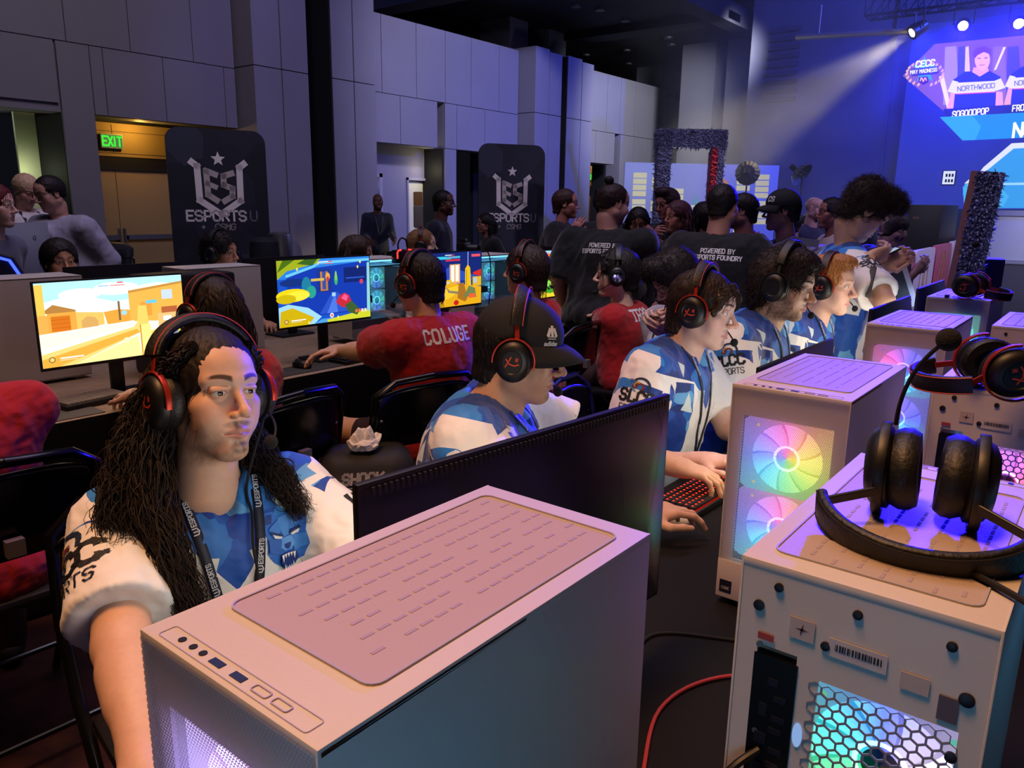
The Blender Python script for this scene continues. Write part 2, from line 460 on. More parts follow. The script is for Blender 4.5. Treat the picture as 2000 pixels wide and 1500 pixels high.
# polygon masks for the team jersey, in garment coordinates (x across, z up from the collar)
def jersey_mat():
    t = NT('team jersey'); P = t.attr('pat')
    nz = t.n('TexNoise', {'Vector': P, 'Scale': 3., 'Detail': 0.}, out=1)
    sx = t.n('SeparateXYZ', {0: P}); X, Y, Z = t.last.outputs
    ax = t.math('ABSOLUTE', X)
    q = t.n('CombineXYZ', {0: ax, 2: Z})
    blues = [lin(c) for c in ('14337c', '1f57b4', '2f7fd2', '123a94', '2b6cc4', '5fa3df', '17449f', '1a4fae')]
    vo = t.n('TexVoronoi', {'Vector': P, 'Scale': 11.}, out=1, feature='F1', distance='MANHATTAN')
    r = t.n('SeparateColor', {0: vo}); r = t.last.outputs[0]
    blue = t.ramp(r, [(i/8, c) for i, c in enumerate(blues)], 'CONSTANT')
    white = (.80, .79, .80); pale = lin('c3d5dc')
    def tri(pts, src):
        o = None; n = len(pts)
        cx, cy = sum(p[0] for p in pts)/n, sum(p[1] for p in pts)/n
        for i in range(n):
            (x0, y0), (x1, y1) = pts[i], pts[(i+1) % n]
            nx, ny = -(y1-y0), (x1-x0)
            if nx*(cx-x0)+ny*(cy-y0) < 0: nx, ny = -nx, -ny
            d = t.n('VectorMath', {0: src, 1: (nx, 0, ny)}, operation='DOT_PRODUCT', out=1)
            g = t.math('GREATER_THAN', d, nx*x0+ny*y0)
            o = g if o is None else t.math('MULTIPLY', o, g)
        return o
    col = t.mix(0., white, white)
    B = [[(0, .09), (.27, .09), (.27, -.035), (.13, -.065), (0, -.095)],      # yoke
         [(0, -.08), (.085, -.072), (0, -.18)],                                # point on the breast
         [(.235, -.085), (.285, -.05), (.27, -.115)], [(.185, -.075), (.225, -.135), (.165, -.135)]]
    for p in B: col = t.mix(tri(p, q), col, blue)
    for p in ([(.085, -.08), (.165, -.07), (.175, -.30), (.14, -.40), (.085, -.28)], [(.13, -.30), (.19, -.28), (.21, -.50), (.16, -.50)], [(-.165, -.26), (-.195, -.2), (-.2, -.42)]): col = t.mix(tri(p, P), col, blue)   # flank
    Wt = [[(.205, .0), (.25, .015), (.295, -.045), (.24, -.042)], [(.03, -.105), (.075, -.10), (.045, -.15)], [(.10, -.03), (.14, -.015), (.125, -.06)], [(.105, -.105), (.13, -.16), (.088, -.17)]]
    for i, p in enumerate(Wt): col = t.mix(tri(p, q), col, pale if i else white)
    # the back yoke is plain blue facets
    wv = t.n('TexNoise', {'Vector': P, 'Scale': 380., 'Detail': 1.})
    return t.bsdf(col, .55, 0, wv, .15, .001, sheen=.15, spec=.3)
JERSEY = jersey_mat()
# ================================================================ people
EYEC = {'brown': '3a2116', 'blue': '5d7a90', 'green': '5d6b52', 'dark': '20120c'}
def head_vol(V, f):
    """face and skull in head coordinates: x to the person's left, y forward, z up"""
    w = f.get('w', 1.); j = f.get('jaw', 1.); fat = f.get('fat', 0.)
    V.ell((0, -.016, .036), (.0735*w, .094, .084), k=.01)
    V.ell((0, .020, -.022), (.059*w+fat*.5, .066, .088), k=.025)
    V.ell((0, .045, .045), (.055*w, .044, .045), k=.03)
    for s in (-1, 1):
        V.cone((s*(.0475+fat)*w*j, -.006, -.058), (s*.016, .058, -.104), .0185+fat*.6, .0155, k=.03)
        V.ell((s*.046*w, .049, -.016), (.019, .023, .013), k=.022)
        V.ell((s*(.036+fat*.6), .054, -.044), (.020+fat*.9, .022, .026), k=.03)
        V.cone((s*.010, .0865, .0255), (s*.046*w, .068, .0265), .0078, .0085, k=.016)
        V.ell((s*.0325, .0995, .005), (.0215, .020, .0130), rotm(0, 0, s*-.3), k=.014, op='-')
    V.ell((0, .071, -.102), (.018, .017, .015), k=.02)
    V.ell((0, .068, -.066), (.029, .021, .028), k=.02)
    nl = f.get('nose', 1.)
    V.cone((0, .0845, .016), (0, .098+.013*nl, -.027), .0058, .0082, k=.013)
    V.ell((0, .1005+.011*nl, -.0325), (.0098, .0105, .0088), k=.008)
    for s in (-1, 1):
        V.ell((s*.0122, .0945+.004*nl, -.0365), (.0070, .0105, .0075), k=.007)
        V.ell((s*.0062, .0995+.004*nl, -.0445), (.0036, .0058, .0040), k=.003, op='-')
        V.ell((s*.0305, .0745, .0056), (.0152, .0146, .0146), k=.004)
    for s in (-1, 1):
        V.cone((s*.0035, .0905, -.0635), (s*.0245, .0780, -.0682), .0055, .0028, k=.006)
        V.cone((0, .0895, -.0752), (s*.0215, .0785, -.0712), .0066, .0030, k=.006)
    for s in (-1, 1): V.cone((0, .0980, -.0692), (s*.0265, .0805, -.0695), .0020, .0015, k=.003, op='-')
    V.cone((-.014, .092, -.0855), (.014, .092, -.0855), .0035, k=.008, op='-')
    ap = f.get('lid', .0040)
    for s in (-1, 1):
        V.ell((s*.0325, .0890, .0040), (.0142, .0125, ap), rotm(0, s*.07, s*-.38), k=.0022, op='-')
        V.cone((s*.0185, .0885, .0125), (s*.043, .0795, .0115), .0030, .0034, k=.005)
        if f.get('ears', True):
            R = rotm(0, 0, s*-.35)
            V.ell((s*(.075*w), -.008, -.002), (.009, .021, .033), R, k=.008)
            V.ell((s*(.082*w), -.003, .002), (.006, .012, .022), R, k=.006, op='-')
    nr = f.get('neck', .056)+fat*.8
    nl_ = f.get('neckl', 1.); na = rad(f.get('neckp', 0))
    V.cone((0, -.018, -.05), (0, -.018-.022*nl_+.14*nl_*sin(na), -.05-.14*nl_*cos(na)), nr*.96, nr*(.96+.09*nl_), k=.022)
    return V
def head_color(P, f):
    """vertex colours: skin, lips, brows, beard shadow"""
    base = np.array(lin(f.get('skin', 'd9a98c'))); C = np.tile(base, (len(P), 1))
    x, y, z = P.T; ax = np.abs(x)
    def mixc(m, c):
        nonlocal C
        C = C*(1-m[:, None])+np.array(c)*m[:, None]
    def blob(cx, cz, rx, rz, soft=.5):
        return np.clip((1-np.sqrt(((ax-cx)/rx)**2+((z-cz)/rz)**2))/soft, 0, 1)*(y > .04)
    red = base*np.array([1.0, .80, .76])
    mixc(blob(.045, -.028, .03, .028)*.45, red); mixc(blob(0, -.032, .018, .014)*.5, red)
    lip = np.array(lin(f.get('lip', 'b5756b')))
    lm = np.clip((1-np.sqrt((ax/.027)**2+((z+.0698)/.0125)**2))/.25, 0, 1)*(y > .07)
    mixc(lm*.85, lip)
    hc = np.array(lin(f.get('brow', '2a1c16')))
    arch = .0285+.0055*np.sin(np.clip((ax-.012)/.036, 0, 1)*pi*.8)
    bm = np.clip((1-np.abs(z-arch)/(f.get('browt', .0052)*(1.25-ax/.07)))/.4, 0, 1)*np.clip((ax-.010)/.004, 0, 1)*np.clip((.052-ax)/.008, 0, 1)*(y > .03)
    mixc(bm*f.get('browm', .9), hc)
    b = f.get('beard', 0)
    if b:
        g = np.clip((-.048-z)/.012, 0, 1)*np.clip((z+.145)/.01, 0, 1)*np.clip((.105-(-z))/.0+1, 0, 1) if False else np.clip((-.052-z)/.014, 0, 1)
        must = np.clip((1-np.sqrt((ax/.032)**2+((z+.054)/.0085)**2))/.4, 0, 1)*(y > .07)
        chin = np.clip((1-np.sqrt((ax/.026)**2+((z+.096)/.018)**2))/.5, 0, 1)*(y > .05)
        side = np.clip((ax-.030)/.02, 0, 1)*np.clip((-.02-z)/.03, 0, 1)*(y > -.02)*(y < .065)
        jaw = np.clip((-.078-z)/.014, 0, 1)*(y > .0)
        kind = f.get('bk', 'stub')
        m = np.maximum(must, chin) if kind == 'goatee' else np.maximum.reduce([must, chin, side*.8, jaw*.9]) if kind == 'full' else np.maximum.reduce([must*.9, chin, jaw*.5, side*.3])
        m = m*(1-lm)*np.clip((z+.135)/.012, 0, 1)
        mixc(np.clip(m*b*(.8+.35*wob(P, 60, 3, 2)), 0, 1), np.array(lin(f.get('beardc', f.get('brow', '2a1c16')))))
    # darker lash line round the eye opening
    e = np.abs(np.sqrt(((ax-.0305)/.0140)**2+((z-.0040)/.0052)**2)-1)
    mixc(np.clip(1-e/.28, 0, 1)*(y > .06)*np.where(z > .004, .75, .25), np.array([.03, .02, .018]))
    return C
def make_eye(parent, s, gaze, col, HM):
    n, m = 20, 14; vs = []; cs = []; fs = []
    g = Vector(gaze).normalized(); a = g.orthogonal().normalized(); b = g.cross(a)
    for i in range(m+1):
        th = pi*i/m*.9
        c = (.004, .003, .003) if i <= 1 else lin(EYEC[col]) if i <= 3 else (.70, .66, .63)
        th = [0, .20, .22, .44, .47][i] if i < 5 else .47+(i-4)/(m-4)*2.5
        for q in range(n):
            p = 2*pi*q/n; vs.append(Vector((s*.0305, .0745, .0052))+(g*cos(th)+(a*cos(p)+b*sin(p))*sin(th))*.0128); cs.append(c)
    for i in range(m):
        for q in range(n): fs.append((i*n+q, (i+1)*n+q, (i+1)*n+(q+1) % n, i*n+(q+1) % n))
    o = mesh_obj('eye', [HM @ v for v in vs], fs, EYE, parent, True, col=np.array(cs))
    return o
def tf(Mx, P): 
    A = np.array(Mx); return P @ A[:3, :3].T+A[:3, 3]
def unit(v): v = np.array(v, float); return v/max(np.linalg.norm(v), 1e-9)
def hand_vol(V, W, d, n, side, curl=(.5, .5, .5, .5), thumb=.5, s=1., spread=.1, id=3):
    """palm, four fingers and thumb. W wrist, d towards the fingers, n out of the back of the hand, side +1 left hand"""
    d = unit(d); n = unit(np.array(n)-d*(np.array(n) @ d)); l = np.cross(n, d)*side   # l points to the thumb side
    R = np.stack([l, d, n], 1)
    V.ell(W+d*.045*s, (.040*s, .052*s, .016*s), R, k=.02, id=id)
    V.box(W+d*.052*s, (.037*s, .040*s, .012*s), R, .011*s, k=.012, id=id)
    V.cone(W-d*.03*s, W+d*.03*s, .026*s, .027*s, k=.02, id=id)
    ln = [(.044, .027, .022), (.049, .031, .024), (.045, .029, .023), (.035, .021, .019)]
    for i in range(4):
        o = (.030-.0195*i)*s; p = W+d*(.088-.004*abs(i-1)-(.006 if i == 3 else 0))*s+l*o+n*.003*s
        a = 0; dr0 = unit(d+l*(spread*(1.2-i*.8)))
        for q in range(3):
            a += curl[i]*(.75, 1., .65)[q]
            dr = dr0*cos(a)-n*sin(a); e = p+dr*ln[i][q]*s
            r = (.0092, .0083, .0075)[q]*s*(1 if i < 3 else .9)
            V.cone(p, e, r, r*.92, k=.005, id=id); p = e
    p = W+d*.022*s+l*.030*s-n*.004*s
    t1 = unit(d*.7+l*.75-n*.25); t2 = unit(d*.95+l*(.35-.6*thumb)-n*.35*thumb)
    e = p+t1*.043*s; V.cone(p, e, .0135*s, .0105*s, k=.014, id=id)
    e2 = e+t2*.032*s; V.cone(e, e2, .0100*s, .0092*s, k=.005, id=id)
    V.cone(e2, e2+unit(t2-n*.3*thumb)*.022*s, .0090*s, .0076*s, k=.005, id=id)
def ik(S, T, l1, l2, pole):
    D = T-S; L = np.linalg.norm(D)
    if L > (l1+l2)*.995: T = S+D/L*(l1+l2)*.995; D = T-S; L = (l1+l2)*.995
    a = (l1*l1-l2*l2+L*L)/(2*L); h = sqrt(max(l1*l1-a*a, 1e-6)); u = D/L
    p = np.array(pole, float); p = p-u*(p @ u); p = unit(p)
    return S+u*a+p*h, T
def head_matrix(hc, az, yaw=0, pitch=0, roll=0, s=1.):
    return Matrix.Translation(Vector(hc)) @ Matrix.Rotation(rad(az+yaw-90), 4, 'Z') @ Matrix.Rotation(rad(pitch), 4, 'X') @ Matrix.Rotation(rad(roll), 4, 'Y') @ Matrix.Scale(s, 4)
def join_arrays(parts):
    V = []; Q = []; C = []; b = 0
    for v, q, c in parts:
        V.append(v); Q.append(q+b); C.append(c); b += len(v)
    return np.concatenate(V), np.concatenate(Q), np.concatenate(C)
def person(label, hc, az, mode='seat', lean=8, yaw=0, pitch=0, roll=0, hs=1., R=None, L=None, f=None, fat=0., sw=.185,
           top='tee', topc='b01818', topmat=None, sleeve=.62, pants='15151b', shorts=False, hv=.0026, bv=.008, av=.004, pelvis_z=None,
           vneck=.0, legs=True, group=None, gaze=None, seed=1, back=.0, loose=.0, spread=0., shirtvox=None, collar=None, twist=0, shoec='1a1a1c', shirtname='shirt', shrug=0.):
    """one person: continuous skin mesh with clothing, hair added by the caller. Hands: (target, finger direction, back-of-hand normal, curl, thumb)"""
    f = dict(f or {}); f.setdefault('neckl', .6 if abs(pitch) > 11 else 1.); f.setdefault('neckp', -pitch*.9 if abs(pitch) > 11 else 0); f.setdefault('fat', max(0, fat*.3)); hc = np.array(hc, float)
    A = rad(az); fw = np.array([cos(A), sin(A), 0]); lf = np.array([-sin(A), cos(A), 0]); up = np.array([0, 0, 1.])
    ln = rad(lean); T = up*cos(ln)+fw*sin(ln); Fr = fw*cos(ln)-up*sin(ln)
    HM = head_matrix(hc, az, yaw, pitch, roll, hs)
    Nn = np.array(HM @ Vector((0, -.030, -.085)))*.3+(hc-fw*.035-up*.085*hs)*.7-up*(.098*hs-shrug)-fw*(.01+shrug*.6)
    if mode == 'seat':
        pz = .53 if pelvis_z is None else pelvis_z
        Lt = (Nn[2]-pz)/cos(ln)
    else: Lt = .53*hs
    P = Nn-T*Lt; k = Lt/.53
    root = thing('person', label, 'person', (P[0], P[1], 0), 0, group); inv = -np.array([P[0], P[1], 0])
    def p(u, fr=0, l=0): return P+T*u*Lt+Fr*fr+lf*l
    Sh = {}; El = {}; Wr = {}; H = {}
    twl = lf*cos(rad(twist))+Fr*sin(rad(twist))
    for nm, sg, spec in (('L', 1, L), ('R', -1, R)):
        S = p(.875, -.015)+twl*sg*sw*k
        if spec is None:
            spec = (P+fw*.30+lf*sg*.16+up*.22, None) if mode == 'seat' else (P+lf*sg*(.24+fat*.5)+fw*.08-up*.02, None)
        tgt = np.array(spec[0], float)
        pole = spec[5] if len(spec) > 5 else (-up*1.+lf*sg*.7-fw*.4 if mode == 'seat' else -up*1.-fw*.5+lf*sg*.2)
        e, w = ik(S, tgt, .295*k**.5, .265*k**.5, pole); Sh[nm] = S; El[nm] = e; Wr[nm] = w
        d = unit(spec[1]) if len(spec) > 1 and spec[1] is not None else unit(w-e)
        n = np.array(spec[2], float) if len(spec) > 2 and spec[2] is not None else (up+.01*fw if mode == 'seat' else lf*sg)
        H[nm] = (w, d, n, spec[3] if len(spec) > 3 and spec[3] is not None else (.45, .5, .55, .6), spec[4] if len(spec) > 4 and spec[4] is not None else .4)
    hip = {s: P+lf*s*.09*k for s in (1, -1)}
    if mode == 'seat':
        kn = {s: hip[s]+fw*.43+lf*s*(.06+spread)-up*(.01) for s in (1, -1)}
        an = {s: kn[s]+fw*(-.03)-up*(kn[s][2]-.09) for s in (1, -1)}
    else:
        an = {s: np.array([hip[s][0]+lf[0]*s*.05, hip[s][1]+lf[1]*s*.05, .085])+fw*(.10*s*back) for s in (1, -1)}
        kn = {s: hip[s]*.48+an[s]*.52+fw*(.03+abs(back)*.05) for s in (1, -1)}
    base = np.array(lin(f.get('skin', 'd9a98c')))
    # ---- skin
    hvv = head_vol(Vol(), f); Vh, Qh = hvv.mesh(hv); Ch = head_color(Vh, f); Vh = tf(HM, Vh)
    B = Vol(); a = fat
    B.ell(p(.05), (.165+a*.7, .12+a*.8, .12), np.stack([lf, Fr, T], 1), k=.04); B.ell(p(.32, .01+a*.3), (.148+a*.8, .10+a*.9, .15*k), np.stack([lf, Fr, T], 1), k=.05)
    B.ell(p(.68, .0), (.160+a*.4, .108+a*.4, .18*k), np.stack([lf, Fr, T], 1), k=.05)
    B.cone(p(.865, -.015, -.12*k), p(.865, -.015, .12*k), .056, k=.05)
    nr = f.get('neck', .056)+f['fat']*.8
    B.cone(Nn-T*.06, np.array(HM @ Vector((0, -.028, -.10))), (nr-.001)*hs, k=.03)
    for nm, sg in (('L', 1), ('R', -1)):
        B.cone(Sh[nm], El[nm], .051+a*.22, .041+a*.15, k=.04); B.cone(El[nm], Wr[nm], .042+a*.12, .0285, k=.015)
        B.cone(El[nm]*.75+Wr[nm]*.25, El[nm]*.5+Wr[nm]*.5, .040+a*.1, .036, k=.02)
    if shorts:
        for s in (1, -1):
            B.cone(hip[s], kn[s], .085, .055, k=.03); B.cone(kn[s], an[s], .055, .036, k=.03)
    Vb, Qb = B.mesh(bv); parts = [(Vh, Qh, Ch), (Vb, Qb, np.tile(base, (len(Vb), 1)))]
    for nm, sg in (('L', 1), ('R', -1)):
        w, d, n, cu, th = H[nm]; Hv = Vol()
        Hv.cone(El[nm]*.45+w*.55, w, .034+a*.06, .0268, k=.02)
        hand_vol(Hv, w, d, n, sg, cu, th, hs)
        v, q = Hv.mesh(av); c = np.tile(base, (len(v), 1))
        c = c*(1+.06*wob(v, 14, seed)[:, None]); parts.append((v, q, c))
    V, Q, C = join_arrays(parts)
    mesh_obj('body', V+inv, Q, SKIN, root, True, col=np.clip(C, 0, 1))
    HMl = Matrix.Translation(Vector(inv)) @ HM
    g = gaze or (0, 1, -.05)
    for s in (-1, 1): make_eye(root, s, g, f.get('eye', 'brown'), HMl)
    # ---- upper garment
    G = Vol(); lo = .012+loose; ends = {}
    for nm, sg in (('L', 1), ('R', -1)):
        S, E_, W_ = Sh[nm], El[nm], Wr[nm]; ad = unit(E_-S); l1 = np.linalg.norm(E_-S); idn = 1 if nm == 'L' else 2
        if sleeve <= 1.:
            e = S+ad*l1*sleeve; ends[nm] = (e, ad)
            G.cone(S, S+ad*l1*(sleeve+.25), .060+a*.24+lo*.6, .064+a*.2+lo, k=.03, id=idn)
            bx = np.stack([unit(np.cross(ad, [.3, .2, .9])), unit(np.cross(ad, np.cross(ad, [.3, .2, .9]))), ad], 1)
            G.box(e+ad*.10, (.12, .12, .10), bx, .002, k=.004, op='-')
        else:
            G.cone(S, E_, .058+a*.24+lo*.6, .050+a*.17+lo*.6, k=.04, id=idn); fr = min(sleeve-1, .97)
            G.cone(E_, E_+(W_-E_)*fr, .050+a*.15+lo*.5, .036+lo*.4, k=.02, id=idn)
    Bx = np.stack([lf, Fr, T], 1)
    G.ell(p(-.0), (.170+a*.7+lo, .13+a*.8+lo, .16), Bx, k=.05, id=0); G.ell(p(.32, .01+a*.3), (.155+a*.8+lo, .108+a*.9+lo, .19*k), Bx, k=.06, id=0)
    G.ell(p(.66, .0), (.166+a*.4+lo, .116+a*.4+lo, .20*k), Bx, k=.06, id=0)
    G.cone(p(.862, -.015, -.125*k), p(.862, -.015, .125*k), .060+lo*.6, k=.06, id=0)
    for s in (1, -1): G.cone(p(.885, -.018, s*.11*k), Nn-T*.004+lf*s*.042, .038+lo*.3, .030, k=.04, id=0)
    G.ell(Nn-T*.03, (.075, .072, .05), Bx, k=.03, id=0)
    nd = unit(np.array(HM @ Vector((0, -.034, -.1)))-(Nn-T*.05))
    G.cone(Nn+nd*(.012 if pitch > -20 else .034)+Fr*.006, Nn+nd*.20, (nr+.004)*hs, (nr+.016)*hs, k=.006, op='-')
    if vneck: G.cone(Nn+Fr*(.045)+nd*.02, p(.93-vneck, .15), .040, .004, k=.006, op='-')
    G.cut(P-T*(.10 if mode == 'seat' else .12), -T, .01)
    sv = shirtvox or bv*.85
    Vg, Qg = G.mesh(sv)
    idg = G.near(Vg, None)
    Vg = folds(Vg, Qg, .0035+loose*.12, 5.5, seed, (1, 1, .5)); Vg = folds(Vg, Qg, .0016, 14., seed+9, (.7, .7, 1))
    Lc = Vg.copy()
    for nm, sg, idn in (('L', 1, 1), ('R', -1, 2)):
        m = idg == idn
        S = Sh[nm]; ad = unit(El[nm]-S); a0 = unit(lf*sg*.58-T*.81)
        q = np.array(Vector(ad).rotation_difference(Vector(a0)).to_matrix())
        wt = np.clip(((Vg-S) @ ad)/.07, 0, 1)*m; wt = wt*wt*(3-2*wt)
        Lc = Lc*(1-wt)[:, None]+(S+(Vg-S) @ q.T)*wt[:, None]
    pat = np.stack([(Lc-Nn) @ -lf, (Lc-Nn) @ Fr, (Lc-Nn) @ T], 1)/k*(.185/sw)**.5
    mt = topmat or M('cloth '+topc, topc, .8, 0, .12, 260, .25, sheen=.2, spec=.25)
    so = mesh_obj(shirtname, Vg+inv, Qg, mt, root, True)
    at_ = so.data.attributes.new('pat', 'FLOAT_VECTOR', 'POINT'); at_.data.foreach_set('vector', pat.astype('f').ravel())
    bvh = BVHTree.FromPolygons([tuple(v) for v in Vg], [tuple(map(int, q)) for q in Qg])
    # ---- trousers and shoes
    if legs:
        D = Vol(); en = .62 if shorts else 1.
        D.ell(p(-.01), (.168+a*.7, .125+a*.8, .11), Bx, k=.04)
        for s in (1, -1):
            D.cone(hip[s], hip[s]+(kn[s]-hip[s])*en, .095+a*.2, .078 if not shorts else .085, k=.04)
            if not shorts:
                D.cone(kn[s], an[s], .070, .056, k=.03)
        D.cut(P+T*(.10 if mode == 'seat' else .06), T, .01)
        v, q = D.mesh(max(bv, .009)); v = folds(v, q, .004, 5, seed+3)
        mesh_obj('shorts' if shorts else 'trousers', v+inv, q, M('trouser '+pants, pants, .85, 0, .15, 200, .2), root, True)
        for s in (1, -1):
            Z = Vol(); fd = fw*.9+lf*s*.25; fd = unit(fd)
            Z.cone(an[s]-up*.03, an[s]-up*.045+fd*.15, .042, .034, k=.02); Z.cone(an[s]-up*.04-fd*.03, an[s]-up*.03, .04, .044, k=.02)
            Z.cut((0, 0, .002), (0, 0, -1), .003)
            v, q = Z.mesh(.009); mesh_obj('shoe', v+inv, q, M('shoe '+shoec, shoec, .6), root, True)
    return dict(root=root, HM=HM, HMl=HMl, inv=inv, N=Nn, T=T, Fr=Fr, lf=lf, fw=fw, P=P, k=k, Sh=Sh, El=El, Wr=Wr, H=H, bvh=bvh, ends=ends, hs=hs, up=up, p=p, f=f)
# ---------------------------------------------------------------- hair
def hair_cap(b, color, thick=.014, hairline=.062, down=-.06, back=-.09, vox=.004, extra=None, name='hair', seed=2, side=.05, amp=.0016, fringe=None, temple=.03):
    """hair lying on the skull: cut away from the face above the brows"""
    V = Vol()
    V.ell((0, -.016, .036), (.0745+thick, .095+thick, .083+thick), k=.01)
    V.cone((0, -.05, .02), (0, -.062, back+.02), .066+thick*.6, .050+thick*.5, k=.03)
    for e in (extra or []): V.ell(*e[:2], k=e[2] if len(e) > 2 else .03)
    # face opening
    V.ell((0, .120, -.045), (.072+temple*.2, .085, hairline+.068), k=.012, op='-')
    for s in (-1, 1): V.ell((s*.085, .055, -.075), (.05, side+.02, .085), k=.012, op='-')
    V.cone((0, .02, -.09), (0, .02, -.25), .075, .08, k=.01, op='-')
    if back > -.2: V.box((0, 0, back-.2), (.3, .3, .2), None, .01, k=.012, op='-')
    if fringe:
        for e in fringe: V.cone(*e, k=.012)
    v, q = V.mesh(vox); N = normals(v, q)
    ang = np.arctan2(v[:, 0], v[:, 1]+.02)
    v = v+N*(amp*np.sin(ang*38+wob(v, 12, seed)*5)+amp*wob(v, 25, seed+1))[:, None]
    c = np.tile(lin(color), (len(v), 1))*(1+.3*np.sin(ang*55+wob(v, 18, seed)*4))[:, None]
    return mesh_obj(name, tf(b['HMl'], v), q, HAIR, b['root'], True, col=np.clip(c, 0, 1)), v, N
def tufts(b, v, N, n, length, color, r=.0012, curl=.006, freq=3., lift=.6, flow=(0, -.6, -.5), steps=9, seed=1, sel=None, name='hair_strands', sides=4, var=.35, grav=.0, jit=.25, hug=1.):
    """loose locks growing out of a hair surface (head coordinates)"""
    g = np.random.default_rng(seed); idx = np.arange(len(v)) if sel is None else np.flatnonzero(sel(v))
    i = g.choice(idx, n); p0 = v[i]-N[i]*.004; nn = N[i]; fl = np.array(flow, float)
    fl = fl+g.normal(size=(n, 3))*jit; fl = unit_rows(fl-nn*(nn*fl).sum(1, keepdims=True)); d = unit_rows(nn*lift+fl*(1-lift))
    Ls = length*(1+var*g.normal(size=n)).clip(.3, 2); t = np.linspace(0, 1, steps)
    a = unit_rows(np.cross(d, g.normal(size=(n, 3)))); c = np.cross(d, a); ph = g.uniform(0, 6.3, n); fq = freq*g.uniform(.7, 1.3, n)
    th = ph[:, None]+fq[:, None]*t*2*pi; cr = curl*np.minimum(1, t*3)
    Pth = p0[:, None]+d[:, None]*(t*Ls[:, None])[..., None]+(a[:, None]*np.cos(th)[..., None]+c[:, None]*np.sin(th)[..., None])*cr[None, :, None]
    Pth[..., 2] -= grav*(t**2)[None]*Ls[:, None]
    if hug:
        cc0 = np.array([0, -.016, .030]); rad_ = np.array([.075, .098, .088])
        low = Pth[..., 2] < .03; zz = np.where(low, 0., (Pth[..., 2]-cc0[2])/rad_[2])
        q3 = np.stack([(Pth[..., 0]-cc0[0])/rad_[0], (Pth[..., 1]-cc0[1])/rad_[1], zz], -1); nn_ = np.linalg.norm(q3, axis=-1)
        tgt = np.minimum(nn_, nn_[:, :1]+lift*.6*(Ls[:, None]*t)/.09+.02); f_ = 1+(tgt/np.maximum(nn_, 1e-6)-1)*hug
        q3 = q3*f_[..., None]; Pth[..., 0] = q3[..., 0]*rad_[0]+cc0[0]; Pth[..., 1] = q3[..., 1]*rad_[1]+cc0[1]; Pth[..., 2] = np.where(low, Pth[..., 2], q3[..., 2]*rad_[2]+cc0[2])
    R = r*(1-.75*t)[None]*g.uniform(.7, 1.4, n)[:, None]
    cc = np.array(lin(color))*g.uniform(.55, 1.5, n)[:, None]
    return tubes(name, tf(b['HMl'], Pth.reshape(-1, 3)).reshape(Pth.shape), R, HAIR, b['root'], sides, col=cc)
def unit_rows(a): return a/np.maximum(np.linalg.norm(a, axis=-1, keepdims=True), 1e-9)
def locks(b, guides, n, color, r=.0035, wave=.010, freq=4., seed=1, name='hair_lock', steps=38, sides=5, frame='head', rough=.3):
    """long hair: n strands spread about a guide line (points with spread radius)"""
    g = np.random.default_rng(seed); out = []; RR = []; CC = []
    for pts, num in zip(guides, n):
        pts = np.array(pts, float); m = len(pts); ts = np.linspace(0, m-1, steps); C = np.empty((steps, 4))
        for k, t in enumerate(ts):
            i = min(int(t), m-2); u = t-i; p0, p1, p2, p3 = pts[max(i-1, 0)], pts[i], pts[i+1], pts[min(i+2, m-1)]
            C[k] = .5*((2*p1)+(p2-p0)*u+(2*p0-5*p1+4*p2-p3)*u*u+(3*p1-p0-3*p2+p3)*u**3)
        off = g.normal(size=(num, 3)); off = unit_rows(off)*g.uniform(0, 1, num)[:, None]**.5
        t = np.linspace(0, 1, steps); cut = g.uniform(.72, 1.05, num)
        ph = g.uniform(0, 6.3, num); fq = freq*g.uniform(.8, 1.25, num)
        w1 = np.sin(2*pi*fq[:, None]*t+ph[:, None]); w2 = np.cos(2*pi*fq[:, None]*t+ph[:, None]*1.3)
        ax = unit_rows(g.normal(size=(num, 3))); bx = unit_rows(g.normal(size=(num, 3))); am = wave*np.clip(t*4-.4, 0, 1)
        tt = np.clip(t[None]*cut[:, None], 0, 1); Ci = np.stack([np.interp(tt, t, C[:, q]) for q in range(4)], -1)
        P = Ci[..., :3]+off[:, None]*Ci[..., 3:]+ax[:, None]*(w1*am)[..., None]+bx[:, None]*(w2*am)[..., None]
        P += g.normal(size=(num, 1, 3))*rough*.01*t[None, :, None]
        out.append(P); RR.append(r*g.uniform(.5, 1.35, num)[:, None]*(1-.8*t**2)[None]); CC.append(np.array(lin(color))*g.uniform(.5, 1.5, num)[:, None])
    P = np.concatenate(out); Mx = b['HMl'] if frame == 'head' else Matrix.Identity(4)
    return tubes(name, tf(Mx, P.reshape(-1, 3)).reshape(P.shape), np.concatenate(RR), HAIR, b['root'], sides, col=np.concatenate(CC))
